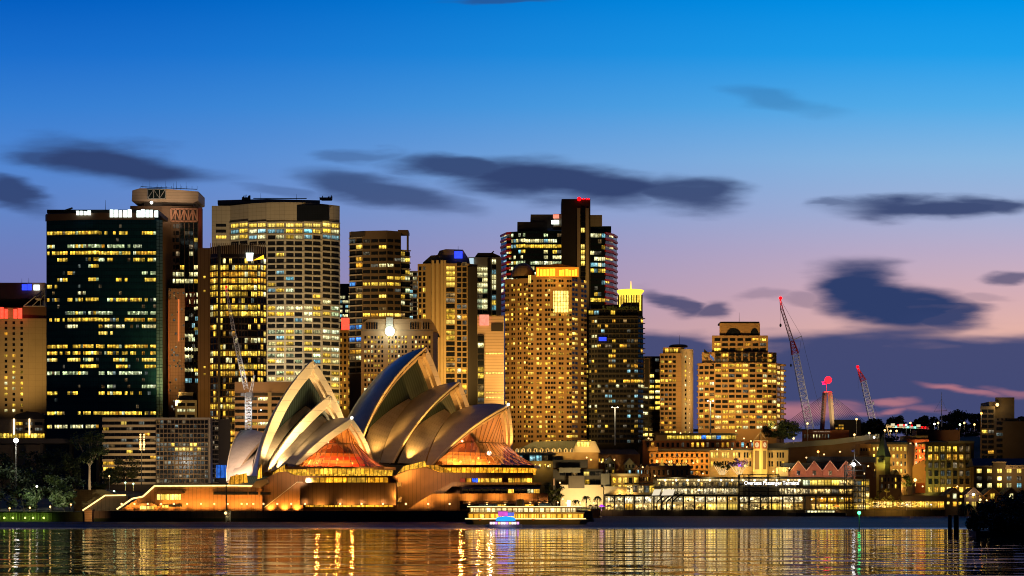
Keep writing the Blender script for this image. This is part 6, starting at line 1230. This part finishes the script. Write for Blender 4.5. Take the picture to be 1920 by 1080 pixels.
# gabled stores by the water
for i, (x, lb) in enumerate(((1790, 'leftmost of the four waterside gabled stores'), (1826, 'gabled store with a white star lamp on its front'), (1861, 'gabled store with a reddish lit balcony'), (1896, 'rightmost dark gabled store at the frame edge'))):
    b = Bld('gabled_store', lb, x, 968-2*i, 'warehouse', group='gabled stores at the water'); Y = 968-2*i; b.wall([(x-18, Y), (x+18, Y)], 929, 14, BRICKD); gable_roof(b, x-18, x+18, 930, 914.5, Y, 14, SLATE, wallmat=BRICKD); m = MB()
    for s in (-1, 1): m.bar(P(x+s*18.6, 930.5, Y-.3), P(x, 914.2, Y-.3), .4)
    m.build('barge_board', surf('barge', (.3, .16, .09), .8), b.t)
    for dx, dy, w, h in ((-12, 930, 1.3, 1.5), (0, 930, 2.0, 2.6), (12, 931, 1.2, 1.3), (-12, 943, 1.2, 1.3), (0, 945, 2.2, 2.4), (10, 944, 1.3, 1.6)): b.W.append((P(x+dx, dy, Y-.1), 0, w, h, R.choice(['bright', 'warm', 'amber', 'white']) if i < 2 or dx == 0 else 'dark', 'window'))
    if i == 1: m = MB(); m.ball(P(1825, 927, Y-1), .7); m.build('wall_lamp', LAMPW, b.t); lamp('wall_lamp_spill', 'POINT', P(1825, 928, Y-3), 900, (1, .9, .6), b.t, .4)
    b.done()
# ---------------------------------------------------------------- the right quay and its terminal
QY = 976
m = MB(); m.slab([(X(1120, QY), -3), (X(1960, QY), -3), (X(1960, QY), 3.2), (X(1120, QY), 3.2)], QY, QY+3); tag(m.build('quay_wall', surf('quay_stone', (.10, .075, .05), .8, var=.35, scale=.4, lines=(3, 0), lw=.2)), 'long dark quay wall below the brightly lit terminal', 'quay')
m = MB(); m.slab([(X(985, 862), -3), (X(1125, 862), -3), (X(1125, 862), 3.3), (X(985, 862), 3.3)], 862, 870); tag(m.build('quay_corner', MATS['quay_stone']), 'dark stone quay corner between the podium and the terminal', 'quay'); m = MB(); m.box(X(985, 862), X(1125, 862), 868, 990, 2.9, 3.25); tag(m.build('quay_apron', surf('apron_paving', (.3, .24, .17), .7)), kind='structure')
m = MB(); m.box(X(1106, 850), X(1125, 850), 848, 858, -2, Z(954, 850)); tag(m.build('ferry_wharf', surf('wharf_brown', (.16, .10, .08), .8, lines=(1, 0))), 'blunt brown wharf block at the end of the quay corner', 'wharf')
TRM = surf('terminal_steel', (.07, .06, .055), .5); TW = surf('terminal_white', (.62, .55, .42), .6, var=.1)
b = Bld('ferry_terminal', 'long glass and steel passenger terminal glowing on three levels along the quay', 1380, 978, 'terminal')
Y = 980; b.box(1225, 1600, 912, 914.5, Y-3, 14, TRM, 'deck'); b.box(1133, 1600, 927.5, 930.5, Y-4, 18, TRM, 'deck'); b.box(1228, 1600, 894.5, 897, Y-3, 16, surf('terminal_roof', (.22, .2, .16), .6), 'roof'); b.box(1290, 1310, 891, 895, Y+2, 5, SAND, 'roof_hut'); b.box(1225, 1630, 898, 956, Y+9, 3, TW, 'rear_wall'); b.box(1133, 1225, 912, 956, Y+9, 3, TW, 'rear_wall'); b.box(1172, 1228, 905, 907, Y-2, 12, TRM, 'terrace_roof'); b.box(1495, 1600, 905, 956, Y+6, 2, surf('terminal_brown', (.2, .12, .06), .7), 'inner_wall')
LV = pane('terminal_room', (1, .56, .09), 1.05, (1, .72, .28), 1.6, 2.2, fill=.1); LC = pane('terminal_ceiling', (1, .64, .2), 1.0, (1, .75, .35), .5, .5, fill=.5); LVW = pane('terminal_room_white', (1, .70, .26), 1.1, (1, .84, .5), 1.6, 2.6, fill=.1)
WM['room'] = LV; WM['roomw'] = LVW; WM['ceil'] = LC
f = lambda k: (lambda i, j, r: r.choice(k))
b.facade((1135, Y+6), (1240, Y+6), 931, 943, 6, 1, .9, .9, f(['roomw', 'roomw', 'room'])); b.facade((1135, Y+6), (1240, Y+6), 944, 956, 6, 1, .9, .9, f(['room', 'amber', 'room'])); b.facade((1175, Y+6), (1228, Y+6), 908, 926, 5, 1, .85, .7, f(['dim', 'warm', 'room']))
b.facade((1240, Y+6), (1505, Y+6), 931, 942, 13, 1, .92, .85, f(['room', 'roomw'])); b.facade((1240, Y+6), (1505, Y+6), 944, 956, 13, 1, .92, .9, f(['room', 'room', 'bright'])); b.facade((1240, Y+4), (1386, Y+4), 915, 927, 24, 1, .85, .85, f(['roomw'])); b.facade((1460, Y+4), (1505, Y+4), 915, 927, 8, 1, .85, .85, f(['roomw'])); b.facade((1600, Y+5), (1630, Y+5), 900, 956, 4, 5, .85, .7, f(['room', 'warm', 'dim'])); b.facade((1505, Y+5), (1600, Y+5), 899, 911, 7, 1, .9, .8, f(['bright', 'room', 'green'])); b.facade((1505, Y+5), (1600, Y+5), 916, 926, 7, 1, .9, .8, f(['roomw', 'dim', 'room'])); b.facade((1520, Y+5), (1600, Y+5), 932, 942, 5, 1, .9, .7, f(['amber', 'warm'])); b.facade((1520, Y+5), (1600, Y+5), 944, 956, 5, 1, .9, .8, f(['room', 'warm']))
b.facade((1232, Y+5), (1500, Y+5), 904, 912, 40, 1, .6, .9, lambda i, j, r: 'dim' if i % 2 else 'room'); b.facade((1232, Y+4.5), (1500, Y+4.5), 898, 902, 13, 1, .95, .9, f(['ceil']), wname='ceiling_light')
m = MB(); r = random.Random(5)
for i in range(24): x = 1240+(i-6)*20.7 if i > 5 else 1134+i*18.4; m = MB(); m.tube(P(x, 957, Y-3.6), P(x, 930, Y-3.6), .45, 6); m.build('column', TRM, b.t)
m = MB()
for y, x0, x1 in ((924, 1240, 1600), (909, 1232, 1600)): 
    for k in range(3): m.bar(P(x0, y+k*1.2, Y-3), P(x1, y+k*1.2, Y-3), .09)
for i in range(60): x = 1236+i*6; m.bar(P(x, 928, Y-3), P(x, 923.5, Y-3), .1); m.bar(P(x, 912, Y-3), P(x, 908.5, Y-3), .1)
m.build('railings', TRM, b.t)
for i in range(13):
    x = 1247+i*21; m = MB(); m.ball(P(x, 900.5, Y-2.5), .62, 8); m.build('downlight', glow('downlight', (1, .80, .42), 3.5), b.t)
    if i % 3 == 1: lamp('downlight_spill', 'POINT', P(x, 902, Y-5), 800, (1, .78, .38), b.t, .4)
for i in range(24): x = 1142+i*19; m = MB(); m.ball(P(x, 935+r.uniform(-1, 2), Y-2), .42, 8); m.build('downlight', glow('downlight', (1, .80, .42), 3.5), b.t)
for x in (1160, 1210, 1270, 1340, 1400, 1480, 1550): lamp('downlight_spill', 'POINT', P(x, 948, Y-4.5), 900, (1, .72, .32), b.t, .4)
text('Overseas Passenger Terminal', 3.0, P(1447, 905.8, 969.6), b.t, 'sign_lettering', glow('letter_white', (1, .97, .95), 2.2), .05, 0, .82)
b.done()
t = thing('stair_frame', 'open dark steel stair frame standing before the middle of the terminal', 'stair tower', P(1423, 957, 974)); m = MB()
for x in (1386, 1396, 1405, 1440, 1460):
    for y in (970.2, 975): m.bar((X(x, 972), y, 3), (X(x, 972), y, Z(890, 972)), .42)
for yy in (890, 908, 922, 931, 942): m.bar(P(1385, yy, 970.2), P(1461, yy, 970.2), .4); m.bar(P(1385, yy, 975), P(1461, yy, 975), .4)
for i, yy in enumerate((956, 942, 931)): m.bar(P(1396 if i % 2 else 1440, yy, 971), P(1440 if i % 2 else 1396, yy-12, 971), .35)
m.build('frame', TRM, t)
t = thing('boarding_bridge', 'pair of bent dark boarding gangways with white slanted panels before the terminal', 'gangway', P(1255, 957, 973)); m = MB()
for x in (1240, 1258):
    for o in (0, 10): m.bar(P(x+o-9, 957, 972), P(x+o-8, 941, 972), .6); m.bar(P(x+o-8, 941, 972), P(x+o+7, 928, 972), .7); m.bar(P(x+o+7, 928, 972), P(x+o+14, 925, 972), .6)
m.build('legs', BLACK, t); m = MB()
for x0, x1 in ((1225, 1240), (1243, 1266)): m.slab([(X(x0-3, 971), Z(929, 971)), (X(x0+2, 971), Z(917.5, 971)), (X(x1, 971), Z(917.5, 971)), (X(x1-4, 971), Z(928.5, 971))], 971, 971.5); m.build('white_panel', glow('panel_lit', (1, .85, .6), .9), t); m = MB()
# steel tower with a star lamp
t = thing('lattice_tower', 'dark open steel tower with a pyramid top, a star bright lamp and a flag', 'tower', P(1603, 957, 973)); m = MB()
for x in (1585.5, 1600, 1621):
    for y in (968, 973): m.bar((X(x, 970), y, 3), (X(x, 970), y, Z(872, 970)), .45)
for k in range(9): z = 872+k*10; m.bar(P(1585, z, 968), P(1621.5, z, 968), .4); m.bar(P(1585, z, 973), P(1621.5, z, 973), .4)
for k in range(8): z = 872+k*10; m.bar(P(1586 if k % 2 else 1600, z, 968), P(1600 if k % 2 else 1586, z+10, 968), .25)
m.build('frame', TRM, t); m = MB()
for x, y in ((1592, 966), (1612, 966), (1592, 974), (1612, 974)): m.bar((X(x, 970), y, Z(872, 970)), P(1602, 860, 970), .25)
m.tube(P(1602, 860, 970), P(1602, 842, 970), .12, 5); m.build('pyramid_top', STEEL, t); m = MB(); m.face([P(1602, 843, 970), P(1596.5, 844.5, 970), P(1597, 847, 970), P(1602, 847, 970)]); m.build('flag', surf('flag_blue', (.2, .2, .6), .6), t); g = MB(); g.ball(P(1601, 871, 967), .95, 10); g.build('star_lamp', glow('lamp_star', (1, .97, .95), 12), t); lamp('bulb', 'POINT', P(1601, 871, 965), 1500, (1, .97, .85), t, .5)
# market terrace
b = Bld('market_hall', 'low market hall lit yellow with a reddish roof right of the steel tower', 1730, 985, 'hall'); b.wall([(1622, 990), (1772, 985)], 938, 10, surf('market_wall', (.45, .28, .08), .8)); b.box(1690, 1775, 930, 939, 984, 12, surf('market_roof', (.12, .07, .045), .8), 'roof'); b.facade((1625, 989.5), (1770, 985.2), 940, 952, 12, 1, .9, .9, f(['bright', 'amber', 'warm', 'room'])); b.done(); m = MB(); m.slab([(X(1690, 990), 3), (X(1690, 990), Z(929, 990)), (X(1772, 990), Z(922, 990)), (X(1772, 990), 3)], 992, 996); tag(m.build('hill_wall', surf('hill_stone', (.1, .07, .045), .85, var=.4)), 'dark stone bank behind the yellow lit market hall', 'wall')
tg = None
for i, (x, y, s) in enumerate(((1634, 938, 1), (1645, 934, 1.1), (1657, 937, 1), (1670, 933, 1.1), (1675, 940, 1), (1650, 922, .9), (1662, 921, .9), (1640, 945, 1), (1688, 941, .9))):
    if i == 0: tg = tree('round potted tree glowing golden among the market terrace lights', x, y-6, y+9, 974, 12, LEAFO, 420, .35, None, 8, .32, 'terrace_tree', 'golden trees on the market terrace', seed=31); Pz = P(x, y+9, 974)
    else: copy_tree(tg, None, P(x, y+9, 974-.5*(i % 3)))
    if i % 2 == 0: lamp('terrace_glow', 'POINT', P(x+3, y+4, 971), 1100, (1, .55, .08), None, .3)
TG = MB(); r = random.Random(9)
tl = thing('string_lights', 'strings of tiny golden bulbs over the market terrace', 'string lights', P(1660, 946, 972)); 
for k in range(2):
    TG = MB()
    for i in range(40): x = 1625+i*2.6; TG.ball(P(x, 943+k*6+.8*math.sin(i*.8+k), 971.5), .15, 5)
    TG.build('light_string', glow('bulb_string', (1, .5, .12), 4), tl)
for i, (px, c, lb) in enumerate(((1107, OCH, 'left golden market parasol by the quay corner'), (1118, OCH, 'golden market parasol left of the violet one'), (1128, None, 'violet lit parasol at the left end of the terminal'), (1141, WHW, 'white parasol inside the left end of the terminal'), (1569, LAMPG, 'orange glowing parasol before the right end of the terminal'))):
    Yp = 975 if i > 2 else 962; t = thing('parasol', lb, 'umbrella', P(px, 957, Yp)); m = MB(); m.tube(P(px, 958, Yp), P(px, 946, Yp), .08); m.build('pole', STEEL, t); m = MB(); m.lathe(P(px, 950, Yp), [(1.9, 0), (.05, 1.2)], 8); m.build('canopy', c if i in (0, 1, 3) else (glow('violet_glow', (.5, .05, 1), 1.2) if i == 2 else glow('parasol_orange', (1, .3, .03), 1.3)), t); lamp('table_light', 'POINT', P(px, 953, Yp-2), 260, (1, .6, .2) if i != 2 else (.5, .1, 1), t, .2)
tree('leafy tree right of the podium tip lit green by the path lamps', 1036, 900, 952, 880, 44, LEAFO, 1700, .12, None, 18, .55, seed=33); lamp('tree_light', 'POINT', P(1052, 935, 872), 1200, (1, .75, .2), None, .3)
for px, yt, lb in ((1080, 938, 'leftmost of the three small palms before the white wall'), (1099, 931, 'middle one of the three small palms before the white wall'), (1120, 931, 'rightmost of the three small palms before the white wall')): palm(lb, px, yt, 955, 905, 2.4, 'small palms before the white wall')
for px, yl, Yq, lb in ((1046, 942, 880, 'golden globe at the left on the quay corner'), (1055, 936, 880, 'golden globe beside the leafy tree on the quay corner'), (1062, 943, 882, 'golden globe right of the leafy tree'), (1088, 943, 885, 'golden globe before the left palm'), (1113, 943, 885, 'golden globe near the right palm')): street_lamp(lb, px, yl, 955, Yq, None, .38, 330, group='golden globes on the quay corner')
t = thing('lit_kiosk_sign', 'tall bright white advertising pillar on the quay corner', 'sign', P(1066.5, 956, 878)); m = MB(); m.box(X(1063.5, 878), X(1069, 878), 877, 878, Z(955, 878), Z(938, 878)); m.build('panel', glow('pillar_white', (.9, .95, 1), 4), t); m = MB(); m.box(X(1063, 878), X(1069.5, 878), 876.8, 878.3, Z(957, 878), Z(955, 878)); m.build('base', DARK, t)
palm('shaggy palm by the water before the gabled stores', 1812, 946, 965, 950, 5.5, None, LEAF); tree('small conifer lit green beside the star lamp of the gabled stores', 1838, 934, 966, 955, 20, LEAFO, 900, .05, None, 14, .4, 'conifer_tree', seed=61); street_lamp('golden lamp among the plants before the gabled stores', 1838, 937, 962, 948, LAMPG, .6, 1200, (1, .8, .2))
for px, lb in ((1746, 'left white lamp post on the quay before the market hall'), (1778, 'right white lamp post on the quay before the gabled stores'), (1700, 'white lamp post on the quay at the market terrace end')): street_lamp(lb, px, 946, 960, 977, LAMPW, .3, 260, (1, .85, .5), group='white lamp posts on the quay')
# moored vessel
t = thing('moored_launch', 'low dark launch with a lit white cabin moored below the terminal', 'boat', P(1532, 967, 966)); Y = 966; m = MB(); m.hexa([(X(1478, Y), Y+3), (X(1492, Y), Y), (X(1585, Y), Y), (X(1590, Y), Y+3), (X(1585, Y), Y+6), (X(1492, Y), Y+6)], .0, Z(961.5, Y)); m.build('hull', surf('hull_navy', (.03, .03, .05), .4), t); m = MB(); m.box(X(1512, Y), X(1566, Y), Y+1, Y+5, Z(961.5, Y), Z(956.5, Y)); o = m.build('cabin', WHITE, t)
for i in range(8): m = MB(); x = 1515+i*6.4; m.box(X(x, Y), X(x+5, Y), Y+.9, Y+1, Z(960.6, Y), Z(957.8, Y)); m.build('window', WM['white'], o)
# beacon in the water
t = thing('channel_beacon', 'slim channel beacon with a green light standing in the water', 'beacon', P(1611, 992, 453)); m = MB(); m.tube(P(1611, 996, 453), P(1611, 963, 453), .13, 6); m.build('post', DARK, t); g = MB(); g.ball(P(1611, 961.5, 453), .42, 10); g.build('light', glow('lamp_green_hot', (.05, 1, .25), 9), t); lamp('bulb', 'POINT', P(1611, 961, 452), 900, (.05, 1, .2), t, .3)
m = MB()
t = thing('navigation_post', 'thin dark post with a small lit ladder cage standing by the seawall below the shells', 'post', P(425, 978, 652)); m.tube(P(425, 978, 652), P(424, 905, 652), .28, 6, 0, .2); m.build('post', DARK, t); m = MB(); lattice(m, P(428, 978, 651.5), P(428, 958, 651.5), 1.4, 1.4, 4, .08); m.build('ladder_cage', STEEL, t); g = MB(); g.ball(P(423, 962, 650.5), .5); g.build('lamp_head', LAMPG, t); lamp('bulb', 'POINT', P(423, 964, 649), 160, (1, .75, .3), t, .3)
# piles and dark point in the foreground, right
for px, lb in ((1781, 'left one of two dark timber piles rising from the near water'), (1793, 'right one of two dark timber piles rising from the near water')):
    m = MB(); m.tube(P(px, 1004, 385), P(px, 966, 385), .42 if px < 1790 else .55, 10); tag(m.build('timber_pile', surf('pile_black', (.015, .013, .012), .8)), lb, 'pile', 'timber piles')
m = MB(); Y = 352; m.hexa([(X(1816, 366), 366), (X(1830, 352), 352), (X(1990, 342), 342), (X(1990, 400), 400), (X(1838, 392), 392)], -1, .9); tag(m.build('foreshore', surf('foreshore_rock', (.02, .02, .018), .9, bump=.5)), kind='structure')
for i, (px, yt, w, lb) in enumerate(((1833, 958, 44, 'low dark bush at the tip of the near point'), (1858, 935, 60, 'dark bush behind the tip of the near point'), (1890, 920, 76, 'tall dark bush at the right frame edge'), (1925, 915, 80, 'dark bush cut off by the right frame edge'), (1875, 965, 80, 'low dark bush along the water of the near point'), (1915, 968, 70, 'low dark bush at the lower right frame edge'))):
    tree(lb, px, yt, 1001, 356+4*i if i < 4 else 350, w, LEAFD, 2400, .03, None, 22, .38, 'bush', 'dark bushes on the near point', seed=90+i, flat=1)
# ---------------------------------------------------------------- boats
HULLW = surf('hull_white', (.6, .55, .45), .4); HG = surf('hull_green', (.10, .08, .05), .4)
t = thing('harbour_ferry', 'two decked ferry with glowing yellow cabins crossing before the podium', 'ferry', P(988, 983, 560)); Y = 560
m = MB(); m.hexa([(X(875, Y), Y+4), (X(890, Y), Y+.6), (X(1085, Y), Y+.6), (X(1098, Y), Y+4), (X(1085, Y), Y+7.4), (X(890, Y), Y+7.4)], -.3, Z(974, Y), 0, [(X(869, Y), Y+4), (X(885, Y), Y), (X(1090, Y), Y), (X(1107, Y), Y+4), (X(1090, Y), Y+8), (X(885, Y), Y+8)]); m.build('hull', HG, t)
m = MB(); m.box(X(872, Y), X(1100, Y), Y-.3, Y+8.3, Z(974.5, Y), Z(972.8, Y)); m.box(X(880, Y), X(1096, Y), Y-.3, Y+8.3, Z(962.5, Y), Z(960.8, Y)); m.box(X(876, Y), X(1092, Y), Y-.5, Y+8.5, Z(951.5, Y), Z(949.8, Y)); m.build('deck', HULLW, t)
for lv, (x0, x1, y0, y1, n, mt) in enumerate(((878, 1094, 964, 971.5, 22, pane('ferry_amber', (1, .48, .03), 1.5, (1, .55, .06), .6, fill=.5)), (882, 1080, 953, 959.5, 20, pane('ferry_cream', (1, .72, .25), 1.5, (1, .8, .4), .6, fill=.5)))):
    m = MB(); m.box(X(x0-1, Y), X(x1+1, Y), Y+1, Y+7, Z(y1+2, Y), Z(y0-2, Y)); c = m.build('cabin', surf('cabin_gold', (.5, .3, .1), .5), t)
    for i in range(n):
        a = x0+(x1-x0)*i/n; m = MB(); m.box(X(a+.8, Y), X(a+(x1-x0)/n-.8, Y), Y+.8, Y+1, Z(y1, Y), Z(y0, Y)); m.build('window', mt, c)
m = MB(); m.hexa([(X(1010, Y), Y+1.6), (X(1036, Y), Y+1.6), (X(1036, Y), Y+6.4), (X(1010, Y), Y+6.4)], Z(950, Y), Z(943.5, Y), 0, [(X(1011, Y), Y+2), (X(1033, Y), Y+2), (X(1033, Y), Y+6), (X(1011, Y), Y+6)]); wh = m.build('wheelhouse', HULLW, t); m = MB(); m.box(X(1013, Y), X(1032, Y), Y+1.45, Y+1.6, Z(947.6, Y), Z(945.2, Y)); m.build('window', WM['dim'], wh)
m = MB(); m.lathe(P(975, 950, Y+4), [(1.3, 0), (1.1, 2.2), (.9, 2.3)], 12); m.build('funnel', surf('funnel_yellow', (.5, .3, .05), .5), t)
m = MB()
for y in (959.6, 957.4): m.bar(P(880, y, Y-.4), P(1096, y, Y-.4), .07)
for i in range(37): x = 880+i*6; m.bar(P(x, 960.9, Y-.4), P(x, 957.4, Y-.4), .08)
m.build('railing', surf('rail_dark', (.12, .1, .08), .5), t)
for x in (900, 950, 1000, 1050): m = MB(); m.tube(P(x, 973.2, Y-.35), P(x, 973.2, Y-.5), .45, 12); m.build('life_ring', surf('ring_orange', (.6, .15, .03), .6), t); m = MB(); m.tube(P(982, 950, Y+4), P(982, 936, Y+4), .08, 5); m.build('mast', DARK, t); m = MB()
m.bar(P(876, 949.6, Y-.5), P(1092, 949.6, Y-.5), .16); m.bar(P(872, 972.4, Y-.5), P(1098, 972.4, Y-.5), .16); m.build('light_strip', glow('ferry_strip', (1, .7, .25), 3), t)
for x in (905, 960, 1020, 1070): lamp('deck_light', 'POINT', P(x, 968, Y-4), 420, (1, .55, .12), t, .4)
t = thing('party_boat', 'small party boat in pink and blue lights with white bulbs along its side', 'boat', P(945, 989, 487)); Y = 487
m = MB(); m.hexa([(X(911, Y), Y+1.6), (X(917, Y), Y), (X(972, Y), Y), (X(979, Y), Y+1.6), (X(972, Y), Y+3.2), (X(917, Y), Y+3.2)], -.2, Z(983, Y)); m.build('hull', HULLW, t); m = MB(); m.box(X(918, Y), X(974, Y), Y+.3, Y+2.9, Z(983, Y), Z(977.5, Y)); c = m.build('cabin', surf('cabin_pink', (.5, .3, .35), .5), t)
for i in range(11):
    x = 918.5+i*5.1; m = MB(); m.box(X(x, Y), X(x+3.6, Y), Y+.2, Y+.3, Z(987 if i % 2 else 983, Y), Z(979, Y)); m.build('window', [glow('bulb_white', (1, .85, .75), 2.2), glow('bulb_gold', (1, .6, .15), 2), glow('bulb_violet', (.8, .3, 1), 1.8), MATS['bulb_white']][(i*7) % 4], c)
m = MB(); cx = X(948, Y); m.lathe((cx, Y+1.6, Z(977, Y)), [(2.6, 0), (2.7, .5), (2.2, 1.0), (.1, 1.3)], 18); m.build('canopy', glow('canopy_blue', (.02, .35, 1), 1.3, .3), t); m = MB(); m.box(X(934, Y), X(952, Y), Y+.6, Y+2.6, Z(968, Y), Z(959, Y)); m.build('upper_deck', glow('deck_magenta', (.8, .12, .7), .9, .6), t); m = MB(); m.box(X(952, Y), X(964, Y), Y+.6, Y+2.6, Z(968, Y), Z(961, Y)); m.build('upper_deck', glow('deck_indigo', (.15, .2, .9), .9, .6), t); m = MB(); m.box(X(931, Y), X(967, Y), Y+.3, Y+2.9, Z(959, Y), Z(957.6, Y)); m.build('roof', HULLW, t)
lamp('deck_light', 'POINT', P(945, 975, Y-2), 160, (.7, .5, 1), t, .4)
t = thing('gangway', 'yellow lit gangway slanting from the ferry berth up to the brown wharf block', 'gangway', P(1092, 970, 845)); m = MB(); m.bar(P(1080, 969, 845), P(1107, 956, 845), 1.4, .5); m.build('ramp', glow('gangway_gold', (1, .5, .06), 1.0, .4), t); m = MB(); m.bar(P(1080, 966, 844), P(1107, 953, 844), .15); m.build('handrail', STEEL, t)
# label clean-up for copies that sit alike: lamps on the promenade share their group and one true label

SL = None; r = random.Random(12)
for px, py, Yq in ((1004, 874, 923), (1012, 873, 923), (1028, 874, 923), (1050, 905, 985), (1108, 862, 1008), (1100, 858, 1010), (1128, 866, 1010), (1152, 862, 1015), (1162, 925, 988), (1150, 918, 994), (1182, 924, 988), (1205, 876, 1000), (1228, 892, 1000), (1255, 866, 1010), (1300, 868, 1010), (1318, 888, 1002), (1345, 843, 1015), (1372, 842, 1015), (1400, 838, 1040), (1408, 827, 1040), (1450, 884, 1003), (1480, 878, 998), (1512, 858, 1004), (1545, 852, 1025), (1620, 888, 990), (1628, 874, 1000), (1690, 872, 1012), (1712, 884, 1040), (1718, 870, 1042), (1726, 858, 1044), (1708, 860, 1044), (1733, 845, 1040), (1730, 912, 990), (1795, 912, 990), (1850, 938, 960), (1575, 847, 1052), (1395, 822, 1042), (1216, 822, 1040), (1276, 812, 1040), (1380, 808, 1035)):
    q = P(px, py, Yq)
    if SL is None:
        SL = thing('slope_lamp', 'small golden lamp on a bracket among the old town roofs', 'lamp', q, 'small golden lamps among the old town roofs'); m = MB(); m.tube(q-Vector((0, -.6, .7)), q, .06, 4); m.build('bracket', DARK, SL); g = MB(); g.ball(q, .42, 8); g.build('globe', LAMPG, SL); lamp('bulb', 'POINT', q+Vector((0, -.8, .2)), 800, (1, .52, .11), SL, .3)
    else: copy_tree(SL, None, q)
